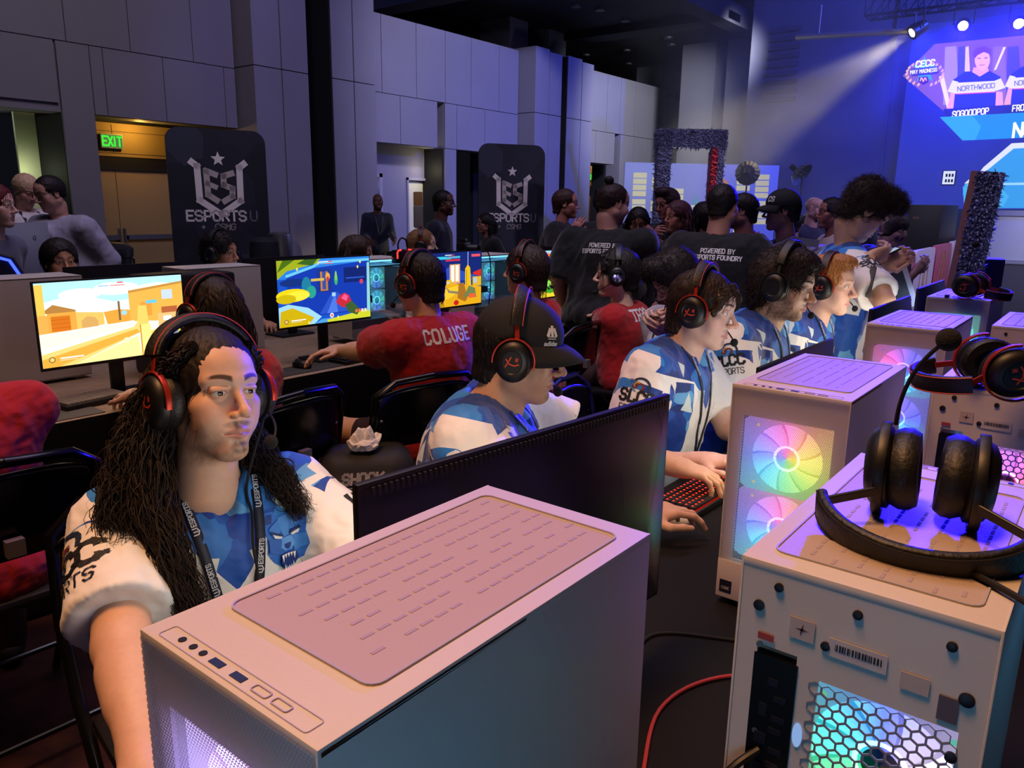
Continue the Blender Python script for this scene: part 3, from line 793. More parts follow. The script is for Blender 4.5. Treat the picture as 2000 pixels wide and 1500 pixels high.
# ---------------------------------------------------------------- printing on clothes
def print_on(b, polys, o, u, v, n, name, mat, lift=.0018, cols=None):
    """printed shapes following the cloth"""
    vs = []; fs = []; cc = []
    for i, p in enumerate(polys):
        a, f_ = wrap([p], o, u, v, n, b['bvh'], lift+(0 if cols is None else .0003*(i % 4)))
        q = len(vs); vs += a; fs += [tuple(k+q for k in x) for x in f_]; cc += [cols[i]]*len(f_) if cols is not None else []
    if not fs: return None
    inv = Vector(b['inv'])
    return mesh_obj(name, [w+inv for w in vs], fs, mat, b['root'], False, fcol=[lin(c) for c in cc] if cols is not None else None)
PRINT = MC('print ink', .6, .03, 50, 0)
INK = M('black print', '15161c', .6)
WHT = M('white print', 'd8d4d2', .6)
def holding(az):
    """finger directions and hand backs for two hands cradling a phone"""
    A = rad(az); fw = np.array([cos(A), sin(A), 0]); lf = np.array([-sin(A), cos(A), 0]); up = np.array([0, 0, 1.])
    c = (.8, .9, .95, 1.)
    return (fw*.85+lf*.3+up*.3, -lf*.8-up*.5, c, .9), (fw*.85-lf*.3+up*.3, lf*.8-up*.5, c, .9)
def sleeve_print(b, nm='R', s=1., down=.115, turn=0.):
    """team badge and name on an upper sleeve"""
    S, E_ = b['Sh'][nm], b['El'][nm]; ad = unit(E_-S); sg = 1 if nm == 'L' else -1
    out = b['lf']*sg*1.+b['Fr']*turn; out = unit(out-ad*(out @ ad)); up = -ad; u = np.cross(up, out)
    o = S+ad*down
    polys = word('SLCC', .034*s, 0, -.012*s, .24, 1.25, .85, True, .0, 'c', .008); cols = ['15161c']*len(polys)
    w2 = word('ESPORTS', .020*s, 0, -.044*s, .12, 1.2, .8, False, 0, 'c', .008); polys += w2; cols += ['15161c']*len(w2)
    def ring(cx, cy, rx, ry, a0, a1, w, c, rot=0, n=10):
        pts = []
        for i in range(n+1):
            a = rad(a0+(a1-a0)*i/n); x, y = rx*cos(a), ry*sin(a); pts.append((cx+x*cos(rot)-y*sin(rot), cy+x*sin(rot)+y*cos(rot)))
        q = strokes([pts], w, .006); polys.extend(q); cols.extend([c]*len(q))
    ring(.006*s, .038*s, .026*s, .024*s, -20, 150, .007*s, '1d2c46'); ring(-.012*s, .036*s, .024*s, .012*s, 100, 300, .005*s, '4f83ad', -.6)
    ring(.004*s, .036*s, .011*s, .009*s, -60, 170, .006*s, '6b2a22'); ring(-.004*s, .038*s, .010*s, .010*s, 60, 200, .005*s, 'b9862f')
    ring(-.012*s, .034*s, .006*s, .004*s, 150, 350, .005*s, '6b2a22')
    print_on(b, polys, o, u, up, out, 'sleeve_print', PRINT, cols=cols)
def lanyard(b, drop=.30, width=.016, col='141c33', badge=False, spread=.075, text=True, side=0.):
    """neck strap falling to a point on the chest, on the cloth"""
    bvh, inv = b['bvh'], b['inv']; mb = MB(); N, Fr, lf, T = b['N'], b['Fr'], b['lf'], b['T']; marks = []
    for sg in (-1, 1):
        pts = []
        for i in range(19):
            t = i/18; l = sg*spread*(1-t)**.8*(1 if t > .1 else .8+t*2)+side*t; hgt = .045-.03*abs(t-.0)-t*drop
            if t < .12: o = N+lf*l+T*(.05-.3*t)-Fr*(.05*(1-t/.12))+Fr*.2
            else: o = N+lf*l+T*(.014-(t-.12)*drop*1.1)+Fr*.3
            h = bvh.ray_cast(Vector(o+Fr*.1), Vector(-Fr), .6)
            if h[0] is None: continue
            q = np.array(h[0])+Fr*.004
            if pts and np.linalg.norm(q-pts[-1]) > .08: continue
            pts.append(q)
        if len(pts) < 3: continue
        pts = np.array(pts); pts[1:-1] = (pts[:-2]+pts[1:-1]*2+pts[2:])/4
        vs = []
        for i, q in enumerate(pts):
            tg = unit(pts[min(i+1, len(pts)-1)]-pts[max(i-1, 0)]); sd = unit(np.cross(tg, Fr))
            for e, lft in ((-1, 0), (1, 0)): vs.append(q+sd*e*width/2+inv)
        n = len(pts); mb.add(vs, [(2*i, 2*i+1, 2*i+3, 2*i+2) for i in range(n-1)])
        if text:
            for fr in (.22, .5, .78):
                i = int(fr*(n-1)); tg = unit(pts[min(i+1, n-1)]-pts[i-1]); uu = -tg*sg if sg > 0 else tg; uu = -tg
                marks.append((pts[i]+inv, uu, unit(np.cross(Fr, uu))))
    o = mb.build('lanyard', M('strap '+col, col, .6, 0, .1, 300, .2), b['root'], True)
    md = o.modifiers.new('thick', 'SOLIDIFY'); md.thickness = .0016; md.offset = -1
    if marks:
        wd = word('ESPORTS', .0085, .012, -.004, .22, 1.25, .9)
        em = strokes([[(-.004, .005), (-.004, -.003), (.002, -.006), (.008, -.003), (.008, .005)], [(.002, .004), (.002, -.003)]], .002)
        for q, uu, vv in marks: tb = MB(); flat(tb, wd+em, q+Fr*.0012, uu, vv, Fr, .0006); tb.build('lanyard_print', M('lanyard print', 'c9ccd8', .6), o)
    return o
# ================================================================ equipment
BLK = M('black plastic', '0d0d10', .45, 0, .2, 80, .05); BLKM = M('matt black', '0b0b0d', .8, 0, .2, 120, .1); LEA = M('black leatherette', '0c0c0e', .5, 0, .25, 160, .3)
REDM = M('red anodised metal', 'b0321f', .35, .6, .08, 200); ORG = M('orange red print', 'd4482a', .5); REDT = M('red thread', 'c8413a', .6)
WHITE = M('white powder coat', 'cbc4bd', .42, 0, .03, 300, .03); GREYP = M('light grey plastic', 'a9a4aa', .5, 0, .05); STEEL = M('brushed steel', '9a9a9e', .3, .9); CHROME = M('chrome', 'c8c8cc', .12, 1.)
def foam_mat():
    t = NT('foam'); n = t.n('TexVoronoi', {'Vector': t.coord(), 'Scale': 600.}); return t.bsdf(lin('101012'), .95, 0, n, .6, .002)
FOAM = foam_mat()
_HS = {}
def headset(label, mw, group=None, accent='red', mic=True, gap=.092, band=.132, bw=None, boom=None, bandx=0., look='gaming', micdrop=(0, 0), flatmic=False):
    """closed gaming headset in head coordinates (x right, y forward, z up)"""
    r = thing('headset', label, 'headset', group=group, mw=mw); am = {'red': REDM, 'black': BLK, 'silver': STEEL}[accent]
    bw = bw or gap
    for s in (1, -1):
        X = Matrix.Translation((s*gap, -.004, -.008)) @ Matrix.Rotation(rad(-4*s), 4, 'Z') @ Matrix.Rotation(s*pi/2, 4, 'Y') @ Matrix.Diagonal((1.14, 1., 1., 1))
        MB().lathe([(.022, -.022), (.028, -.027), (.040, -.026), (.045, -.018), (.045, -.008), (.041, .001), (.03, .001)], 30, mat=X, cap=False).build('ear_cushion', LEA, r, True)
        cup = MB().lathe([(.040, .001), (.0455, .004), (.0455, .012), (.041, .022), (.031, .028), (.026, .0285), (.024, .026), (0, .026)], 34, mat=X).build('ear_cup', BLK if look != 'silver' else BLK, r, True)
        if look == 'silver': MB().lathe([(.026, .0262), (.024, .029), (.012, .031), (.0, .031)], 26, mat=X).build('cup_plate', CHROME, cup, True)
        elif look == 'gaming':
            lg = strokes([[(-.017, -.002), (-.008, -.006), (.004, -.005), (.015, .004)], [(.004, .010), (.008, .0), (.014, -.012)], [(-.013, .004), (-.013, .010)], [(-.009, .004), (-.009, .010)], [(-.013, .007), (-.009, .007)]], .0026)
            b = MB(); flat(b, lg, X @ Vector((0, 0, .0262)), X.to_3x3() @ Vector((0, s*-1, 0)), X.to_3x3() @ Vector((-1, 0, 0)), X.to_3x3() @ Vector((0, 0, 1)), .0006); b.build('cup_logo', ORG, cup)
        # fork holding the cup, stem into the band
        pts = [(s*(gap+.012), -.004+.0515*cos(rad(a)), -.008+.055*sin(rad(a))) for a in range(-12, 193, 12)]
        MB().sweep(pts, rbox(.011, .004, .0015, 2), up=(0, 0, 1)).build('fork', am, r, True)
        p0 = Vector((s*(gap+.012), -.004, .046)); p1 = Vector((s*(bw*.985+.004), -.008+bandx*.4, .078))
        MB().sweep([p0, (p0+p1)/2, p1], rbox(.012, .004, .0015, 2), up=(s, 0, 0)).build('slider', am, r)
    pts = []
    for i in range(29):
        a = rad(12+156*i/28); pts.append(((bw+.006)*cos(a)*1.02, -.010+bandx*sin(a), .058+(band-.058)*sin(a)))
    hb = MB().sweep(pts, rbox(.034, .012, .005, 3), up=(0, 0, 1)).build('headband', LEA, r, True)
    for e in (-1, 1):
        q = [(x, y+e*.0145, z) for x, y, z in pts]; q2 = [Vector((x*1.052, y, .058+(z-.058)*1.085)) for x, y, z in q]
        MB().tube(q2, .0011, 5).build('stitching', REDT if accent == 'red' else BLKM, hb)
    if mic:
        a = Vector((-gap-.010, .022, -.040)); e = Vector((-.052+micdrop[0]*.0, .108, -.092+micdrop[1]))
        if flatmic: a = Vector((-gap-.004, .045, -.02)); e = Vector(boom or (-gap-.02, .15, .04))
        m = (a+e)/2+Vector((-.020, .012, -.006)); path = [a*(1-t)**2+m*2*t*(1-t)+e*t*t for t in np.linspace(0, 1, 12)]
        MB().tube(path, .0024, 7).build('microphone_boom', BLKM, r, True)
        MB().ball(e, (.0125, .0125, .0135), n=10).build('microphone_foam', FOAM, r, True)
    return r
def hsv(h, s=1., v=1.):
    import colorsys; return colorsys.hsv_to_rgb(h % 1, s, v)
def fan(parent, mw, hue, R=.058, strength=2.2, name='fan', hub='lit', half=None):
    """lit case fan facing local +z; hue(angle, radius)->linear rgb"""
    vs = []; fs = []; cs = []; n = 72; nb = 9
    rr = [.0, .018, .021, .026, .036, .047, .058, R]
    for i in range(n):
        for r_ in rr: a = 2*pi*i/n; vs.append(mw @ Vector((r_*cos(a+ r_*6), r_*sin(a+r_*6), .0)))
    k = len(rr)
    for i in range(n):
        j = (i+1) % n; bl = (i*nb/n) % 1
        for q in range(k-1):
            fs.append((i*k+q, j*k+q, j*k+q+1, i*k+q+1)); a = 2*pi*(i+.5)/n+rr[q]*6
            c = np.array(hue(a, rr[q]/R))
            if q == 0: c = c*.45 if hub == 'lit' else c*.02
            elif q == 1: c = c*.5
            elif q == 2: c = c*1.5+.25
            else: c = c*(.5+.38*bl)+(.05 if bl < .85 else -.0)
            if q > 2 and bl > .87: c = c*.45
            cs.append(np.clip(c, 0, 3))
    fo = mesh_obj(name, vs, fs, MEC('lit fan %.2f' % strength, strength), parent, False, fcol=cs)
    b = MB(); m = 48; out = []
    for i in range(m):
        a = 2*pi*i/m; hw, hh = half or (R*1.05, R*1.05); q = min(hw/max(abs(cos(a)), 1e-6), hh/max(abs(sin(a)), 1e-6)); out.append((q*cos(a), q*sin(a)))
    ins = [((R+.002)*cos(2*pi*i/m+pi/4*0), (R+.002)*sin(2*pi*i/m)) for i in range(m)]
    a0 = [atan2(y, x) for x, y in out]; ins = [((R+.002)*cos(a), (R+.002)*sin(a)) for a in a0]
    for z0, z1 in ((.004, -.02),):
        top = [mw @ Vector((x, y, z0)) for x, y in out]; ti = [mw @ Vector((x, y, z0)) for x, y in ins]; bi = [mw @ Vector((x, y, z1)) for x, y in ins]; bt = [mw @ Vector((x, y, z1)) for x, y in out]
        b.add(top+ti+bi+bt, [(i, (i+1) % m, m+(i+1) % m, m+i) for i in range(m)]+[(m+i, m+(i+1) % m, 2*m+(i+1) % m, 2*m+i) for i in range(m)]+[(3*m+i, 3*m+(i+1) % m, (i+1) % m, i) for i in range(m)])
    for x in (-R*.87, R*.87):
        for y in (-R*.87, R*.87): b.add([mw @ Vector((x+.0035*cos(2*pi*i/8), y+.0035*sin(2*pi*i/8), .0046)) for i in range(8)], [range(8)])
    fc = [np.clip(np.array(hue(2*pi*(i % 48)/48, 1.))*.5+.10, 0, 1) for i in range(len(b.f))]
    mesh_obj('fan_frame', b.v, b.f, MEC('lit frame %.2f' % strength, strength*.42), fo, False, fcol=fc)
    return fo
def mesh_panel_mat(name, base, pitch, hole):
    t = NT(name); P = t.coord(); s = t.n('SeparateXYZ', {0: P}); x, y, z = t.last.outputs
    u = t.math('MULTIPLY', x, 1/pitch); v = t.math('MULTIPLY', z, 1/(pitch*.866))
    def cell(ou, ov):
        a = t.math('ADD', u, ou); b = t.math('MULTIPLY', t.math('ADD', v, ov), .5)
        fa = t.math('SUBTRACT', t.math('FRACT', a), .5); fb = t.math('MULTIPLY', t.math('SUBTRACT', t.math('FRACT', b), .5), 1.732)
        return t.math('SQRT', t.math('ADD', t.math('MULTIPLY', fa, fa), t.math('MULTIPLY', fb, fb)))
    d = t.math('MINIMUM', cell(0, 0), cell(.5, 1)); h = t.math('LESS_THAN', d, hole)
    tr = t.n('BsdfTransparent'); b = t.n('BsdfPrincipled', {'Base Color': (*lin(base), 1), 'Roughness': .5})
    tl = t.n('BsdfTranslucent', {0: (.9, .9, .95, 1)}); b = t.n('MixShader', {0: .45, 1: b, 2: tl})
    t.t.links.new(t.n('MixShader', {0: h, 1: b, 2: tr}), t.out.inputs[0]); return t.m
PERF = mesh_panel_mat('perforated steel', 'c2bfc6', .0036, .36)
def glass_mat(name, col, a, rough=.03):
    t = NT(name); tr = t.n('BsdfTransparent', {0: (*lin(col), 1)}); g = t.n('BsdfGlossy', {0: (1, 1, 1, 1), 1: rough})
    f = t.n('LayerWeight', {0: .25}, out=1); f = t.math('MULTIPLY_ADD', f, .5, a)
    t.t.links.new(t.n('MixShader', {0: f, 1: tr, 2: g}), t.out.inputs[0]); return t.m
GLASS = glass_mat('tinted side glass', 'd4dee8', .05); CLEAR = glass_mat('clear lens', 'e6e6ee', .03)
NAVYP = M('usb blue', '1c2b52', .4)
W_, D_, H_ = .228, .44, .478
def tower(label, loc, rz, front=None, rear=None, group=None, glass=None, inside=None, badge=False, detail=2, lit=1.6, side=None):
    """white mid tower PC. origin bottom centre, front faces local -y; front/rear/inside are fan colour functions"""
    r = thing('desktop_computer', label, 'computer', loc, rz, group); w, d, h = W_/2, D_/2, H_
    b = MB(); f0 = .016; t = .003
    sides = [(-w, -w+t), (w-t, w)]
    for i, (a, c) in enumerate(sides):
        if glass == (-1, 1)[i]: continue
        b.box((a, -d, f0), (c, d, h), bev=.0016)
    b.box((-w, -d, f0), (w, d, f0+.004)); b.box((-w, -d, h-.010), (w, d, h), bev=.003)
    b.box((-w+t, d-.004, h-.09), (w-t, d-.001, h-.004)); b.box((-w+t, d-.004, f0), (w-t, d-.001, f0+.13)); b.box((.090, d-.004, f0+.13), (w-t, d-.001, h-.09)); b.box((-w+t, d-.004, f0+.13), (-.093, d-.001, h-.09)); b.box((.028, d-.004, f0+.13), (.05, d-.001, h-.09)); b.box((-.093, d-.004, .371), (.028, d-.001, h-.09)); b.box((-.093, d-.004, f0+.13), (.028, d-.001, .212))
    ow, oz0, oz1 = .088, .105, h-.062
    b.box((-w+.001, -d+.006, f0), (-ow, -d+.010, h-.006)); b.box((ow, -d+.006, f0), (w-.001, -d+.010, h-.006)); b.box((-ow, -d+.006, f0), (ow, -d+.010, oz0)); b.box((-ow, -d+.006, oz1), (ow, -d+.010, h-.006))
    b.build('case_shell', WHITE, r, True)
    fp = MB(); fp.poly([(-w+.002, -d-.001, f0+.085), (w-.002, -d-.001, f0+.085), (w-.002, -d-.001, h-.004), (-w+.002, -d-.001, h-.004)]); fp.build('front_mesh', PERF, r)
    MB().box((-w, -d-.002, f0), (w, -d+.006, f0+.085), bev=.002).build('front_base', WHITE, r, True)
    if badge:
        k = MB().box((-w+.008, -d-.0026, f0+.012), (-w+.034, -d-.0018, f0+.040)).build('processor_badge', M('badge navy', '171b33', .4), r)
        q = MB(); flat(q, word('CORE', .006, 0, 0, .16, 1.25, .8, align='c'), (-w+.021, -d-.0026, f0+.02), (1, 0, 0), (0, 0, 1), (0, -1, 0), .0004); q.build('badge_print', WHT, k)
    if front:
        for zc in (oz1-.078, oz1-.078-.150):
            fan(r, Matrix.Translation((0, -d+.022, zc)) @ Matrix.Rotation(pi/2, 4, 'X'), front, .069, lit*1.6, half=(.0885, .075))
        # pale back board behind the fans
        vs = []; cs = []; fs = []
        MB().box((-ow, -d+.046, oz0), (ow, -d+.049, oz1)).build('fan_bracket', M('fan board', 'd8d8de', .6), r)
    if detail > 0:
        rim = MB().sweep([(x, y, h+.0008) for x, y in [(p[0], p[1]+.018) for p in rbox(.185, .345, .012, 4)]], [(-.001, -.0008), (.001, -.0008), (.001, .0012), (-.001, .0012)], closed=True)
        tp = MB().poly([(x, y+.018, h+.0006) for x, y in rbox(.184, .344, .012, 4)]).build('top_filter', FILT, r); rim.build('filter_rim', GREYP, tp)
        sl = MB(); rr = random.Random(4)
        for iy in range(17):
            for ix in range(7):
                if rr.random() < .12: continue
                x0 = -.078+ix*.0225; y0 = -.125+iy*.018+(.009 if ix % 2 else 0)
                sl.box((x0, y0, h+.0007), (x0+.0035, y0+.013, h+.0010))
        sl.build('filter_slots', M('filter slot', 'a39499', .8), tp)
        for kind, x in (('audio_port', -.072), ('power_port', -.056), ('audio_port', -.042), ('usb_port', -.022), ('usb_port', .006)):
            q = MB()
            if kind == 'usb_port': q.box((x-.0075, -d+.010, h-.002), (x+.0075, -d+.0165, h+.0008)).build(kind, NAVYP if detail > 1 else BLK, r)
            else: q.lathe([(.0034, -.002), (.0034, .0009), (0, .0009)], 14, mat=Matrix.Translation((x, -d+.0135, h))).build(kind, BLK, r)
        for x in (.034, .058):
            MB().sweep([(x+p[0], -d+.0135+p[1], h+.0003) for p in rbox(.018, .007, .002, 3)], [(-.0005, -.0005), (.0005, -.0005), (.0005, .0008), (-.0005, .0008)], closed=True).build('push_button', GREYP, r)
        MB().sweep([(p[0], -d+.0135+p[1], h+.0002) for p in rbox(.190, .016, .003, 3)], [(-.0004, -.0004), (.0004, -.0004), (.0004, .0005), (-.0004, .0005)], closed=True).build('port_strip', GREYP, r)
    ft = MB()
    for x in (-w+.03, w-.03):
        for y in (-d+.05, d-.05):
            MB().box((x-.016, y-.02, 0), (x+.016, y+.02, f0), bev=.003).build('foot', M('grey foot', '8b8890', .6), r)
    if rear: rear_panel(r, rear, lit)
    if glass:
        x = glass*(w-.0015)
        MB().box((x-.002, -d+.004, f0+.004), (x+.002, d-.004, h-.008)).build('side_window', GLASS, r)
        ins = inside or front
        MB().box((-glass*(w-.03)-.002, -d+.03, f0), (-glass*(w-.03)+.002, d-.01, h-.02)).build('board_tray', M('inner tray', 'b4bece', .6), r); MB().box((-w+.02, -d+.02, h-.020), (w-.02, d-.03, h-.014)).build('added_glow_bar', ME('added glow aqua', '7fd8ff', 5.), r)  # glowing bar under the lid is added to brighten the case interior
        MB().box((-.05, .0, .21), (.08, .20, .255), bev=.004).build('graphics_card', M('card shroud', 'b8bcc8', .5), r)
        MB().box((-w+.006, -d+.03, h-.05), (w-.006, d-.03, h-.043)).build('cable_bar', BLK, r)
        for zc in (.345, .205):
            fan(r, Matrix.Translation((-glass*.045, -d+.10, zc)) @ Matrix.Rotation(glass*pi/2, 4, 'Y'), ins, .062, lit)
        MB().box((-w+.006, -d+.03, f0+.004), (w-.006, d-.01, .12)).build('power_supply_cover', WHITE, r)
    return r
def filt_mat():
    t = NT('dust filter'); v = t.n('TexVoronoi', {'Vector': t.coord(), 'Scale': 500.})
    return t.bsdf(lin('b6a69c'), .38, 0, v, .15, .001)
FILT = filt_mat()
def hexplate(cols, rows, R, r, keep=None):
    b = MB()
    for i in range(cols):
        for j in range(rows):
            x = (i-(cols-1)/2)*R*1.732+(R*.866 if j % 2 else 0); z = (j-(rows-1)/2)*R*1.5
            if keep and not keep(x, z): continue
            o = [(x+R*sin(pi/3*k), 0, z+R*cos(pi/3*k)) for k in range(6)]; q = [(x+r*sin(pi/3*k), 0, z+r*cos(pi/3*k)) for k in range(6)]
            q2 = [(a, -.0012, c) for a, _, c in q]; b.add(o+q+q2, [(k, (k+1) % 6, 6+(k+1) % 6, 6+k) for k in range(6)]+[(6+k, 6+(k+1) % 6, 12+(k+1) % 6, 12+k) for k in range(6)])
    return b
def rear_panel(r, hue, lit):
    """back of the case: lit grille, ports, screws, labels. faces local +y, u = -x"""
    d, h = D_/2, H_; y = d
    def pl(u, z, dy=0): return (u, y+dy, z)
    fx, fz = -.032, .292          # grille centre in u, z
    g = hexplate(10, 14, .0072, .0060); g.v = [(vx+fx, y+vy, vz+fz) for vx, vy, vz in g.v]
    g.build('fan_grille', M('grille steel', '8f8a96', .4, .3), r)
    fan(r, Matrix.Translation((fx, y-.022, fz)) @ Matrix.Rotation(-pi/2, 4, 'X'), hue, .066, lit*1.5, 'rear_fan', hub='dark')
    MB().box((fx-.072, y-.035, fz-.078), (fx+.072, y-.032, fz+.078)).build('grille_backing', M('fan board', 'd8d8de', .6), r)
    io = MB().box((.048, y-.012, .205), (.092, y+.0006, .378)).build('port_panel', M('io shield', '0a0b0f', .35, .4), r); io.location = (.0, 0, 0)
    io2 = MB()
    for (u, z, w, hh) in ((.07, .352, .010, .008), (.062, .335, .012, .006), (.078, .318, .008, .014), (.062, .312, .013, .006), (.064, .298, .013, .006), (.078, .285, .012, .012), (.062, .275, .013, .006), (.064, .258, .013, .006), (.08, .25, .012, .012), (.064, .238, .016, .010)):
        io2.box((u-w/2, y+.0004, z-hh/2), (u+w/2, y+.0022, z+hh/2))
    io2.build('rear_ports', M('port metal', '3a3c46', .3, .8), io)
    def pos(u): return -u
    for (u, z, rr) in ((.074, .455, .0045), (.0, .452, .0045), (-.078, .45, .0045), (.092, .43, .0055), (-.095, .405, .0065), (.025, .41, .0045), (-.09, .345, .005), (.028, .232, .005)):
        MB().lathe([(rr, -.002), (rr, .0016), (rr*.7, .0022), (0, .0022)], 16, mat=Matrix.Translation(pl(u, z)) @ Matrix.Rotation(-pi/2, 4, 'X')).build('thumb_screw', M('dark screw', '191820', .5, .3), r, True)
    for (u, z) in ((.088, .388), (.084, .29), (-.1, .2)):
        MB().lathe([(.003, -.001), (.003, .0012), (0, .0012)], 12, mat=Matrix.Translation(pl(u, z)) @ Matrix.Rotation(-pi/2, 4, 'X')).build('small_screw', STEEL, r, True)
    def plate(name, u0, u1, z0, z1, m): return MB().box((u0, y, z0), (u1, y+.0008, z1)).build(name, m, r)
    s = plate('star_sticker', .036, .060, .408, .430, M('sticker cream', 'b9adab', .6)); q = MB()
    for a in (0, pi/2): flat(q, [[(-.007*cos(a)-.0012*sin(a), -.007*sin(a)), (0+.0012*sin(a), .0012*cos(a)), (.007*cos(a)+.0012*sin(a), .007*sin(a)), (0-.0012*sin(a), -.0012*cos(a))]], pl(.048, .419), (-1, 0, 0), (0, 0, 1), (0, 1, 0), .0012)
    q.build('sticker_star', M('star ink', '5a2730', .6), s)
    s = plate('serial_sticker', -.030, .022, .402, .421, M('sticker white', 'c2bcc0', .6)); q = MB(); rr = random.Random(3)
    x = -.02
    while x < .021:
        ww = rr.choice((.0006, .0012, .0018)); flat(q, [[(x, -.003), (x+ww, -.003), (x+ww, .004), (x, .004)]], pl(-.004, .412), (-1, 0, 0), (0, 0, 1), (0, 1, 0), .0012); x += ww+rr.choice((.0006, .0012))
    q.build('serial_bars', INK, s)
    plate('blank_sticker', -.066, -.042, .395, .412, M('sticker cream', 'b9adab', .6)); s = plate('red_sticker', -.090, -.074, .378, .402, M('sticker dusk', '57464f', .5)); MB().box((.074, y+.0008, .395), (.090, y+.0014, .402)).build('sticker_band', M('sticker red', '9a3a3a', .5), s)
    for k in range(6):
        MB().box((-.06, y-.001, .155-k*.019), (.085, y+.0005, .166-k*.019)).build('slot_cover', M('slot steel', 'a29ca4', .5), r)
    MB().box((-.10, y, .05), (.06, y+.001, .052)).build('panel_seam', GREYP, r)
    for e in (-1, 1): MB().ball((fx+e*.074, y, fz+.012), (.005, .0015, .014), n=8).build('lit_slot', ME('slot glow', '9fc4ff', .7), r, True)
# ---------------------------------------------------------------- displays
def monitor(label, loc, rz, topz, w=.615, h=.362, draw=None, strength=1., group=None, tilt=0., style='plain', desk=.72, name='monitor', plainscreen='8fa4c8'):
    """display on a foot; screen faces local -y"""
    r = thing(name, label, 'monitor', loc, rz, group); zt = topz-loc[2]
    T_ = Matrix.Translation((0, 0, zt-h/2)) @ Matrix.Rotation(rad(-tilt), 4, 'X')
    b = MB().box((-w/2, 0, -h/2), (w/2, .012, h/2), bev=.003, mat=T_); b.build('bezel', BLK, r, True)
    hb = MB()
    bm = bmesh.new(); bmesh.ops.create_cube(bm, size=1)
    for v in bm.verts:
        k = 1 if v.co.y < 0 else .62
        v.co = Vector((v.co.x*w*.985*(1 if v.co.y < 0 else .66), .012 if v.co.y < 0 else .052, v.co.z*h*.97*(1 if v.co.y < 0 else .60)-(0 if v.co.y < 0 else .02)))
    hb.bm(bm, mat=T_); bk = hb.build('back_shell', BACKM if style == 'rog' else BLK, r, True)
    sb = MB(); mg = .007
    def s3(p, lift=.0008): return T_ @ Vector((p[0]*(w-2*mg)-(w/2-mg), -lift, p[1]*(h-2*mg-.006)-(h/2-mg-.006)))
    polys = draw() if draw else [([(0, 0), (1, 0), (1, 1), (0, 1)], plainscreen), ([(0, 0), (1, 0), (1, .4), (.4, .55), (0, .45)], 'c8b48a')]
    for i, (p, c) in enumerate(polys): sb.poly([s3(q, .0008+.00003*i) for q in p], c)
    sb.build('screen', MEC('screen glow %.2f' % strength, strength), r)
    if style == 'rog':
        vt = MB()
        for i in range(72):
            x = -w*.47+i*w*.94/71
            vt.box((x-.0022, .0135, h/2-.022), (x+.0022, .017, h/2-.006), mat=T_)
        vt.build('vent_ribs', M('vent rib', '1c1b20', .5), bk)
        ln = MB(); o = Vector((0, .0, 0))
        L = [[(-.43, .46), (-.41, .2), (-.35, -.02), (-.30, -.3)], [(-.45, .46), (-.43, .2), (-.36, -.05)], [(-.22, .1), (-.2, .3)], [(.1, .02), (.02, -.02), (-.03, .12), (.12, .2)]]
        for q in strokes([[(x*w, z*h) for x, z in l] for l in L], .0016, .03): 
            def yy(x, z): return .0135+.039*min(1, max(0, min((w*.492-abs(x))/(w*.166), (h*.485-abs(z+.01))/(h*.185))))
            ln.poly([T_ @ Vector((p[0], yy(*p)+.0015, p[1])) for p in q])
        ln.build('etched_lines', M('etched line', '2b2a33', .3), bk)
    st = MB().box((-.028, .03, 0.012), (.028, .055, zt-h/2+.03), bev=.006); st.build('stand_neck', BLK, r, True)
    MB().box((-.12, -.08, 0), (.12, .11, .012), bev=.005).build('stand_base', BLK, r, True)
    return r
def back_mat():
    t = NT('monitor back'); n = t.n('TexNoise', {'Vector': t.coord(), 'Scale': 400.}); return t.bsdf(lin('1e1d26'), .32, .35, n, .05, .001)
BACKM = back_mat()
def R4(x0, y0, x1, y1): return [(x0, y0), (x1, y0), (x1, y1), (x0, y1)]
def disc(cx, cy, r, n=16, ry=None): return [(cx+r*cos(2*pi*i/n), cy+(ry or r)*sin(2*pi*i/n)) for i in range(n)]
# ---------------------------------------------------------------- desk things
def keyboard(label, loc, rz, glow=None, group=None, keyc=None, w=.36, d=.13):
    r = thing('keyboard', label, 'keyboard', loc, rz, group)
    MB().box((-w/2, -d/2, 0), (w/2, d/2, .018), bev=.004).build('keyboard_body', BLK, r, True)
    k = MB(); g = MB(); n = int(w/.0195)
    for j in range(6):
        for i in range(n):
            x = -w/2+.012+i*.0193; y = -d/2+.012+j*.0193
            if x+.017 > w/2-.006: continue
            if j == 0 and 4 <= i <= 8:
                if i == 4: k.box((x, y, .017), (x+.0193*5-.003, y+.0165, .027), bev=.0015)
                continue
            k.box((x, y, .017), (x+.0165, y+.0165, .027), bev=.0015)
            if glow: g.poly([(x+.005, y+.008, .0274), (x+.0115, y+.008, .0274), (x+.0115, y+.013, .0274), (x+.005, y+.013, .0274)])
    kc = k.build('keycaps', keyc or M('keycap', '17171a', .5), r)
    if glow:
        g.build('key_legends', ME('key glow '+glow, glow, 3.5), kc)
        MB().box((-w/2+.006, -d/2+.006, .0182), (w/2-.006, d/2-.006, .0186)).build('key_backlight', ME('under glow '+glow, glow, .35), r)
    return r
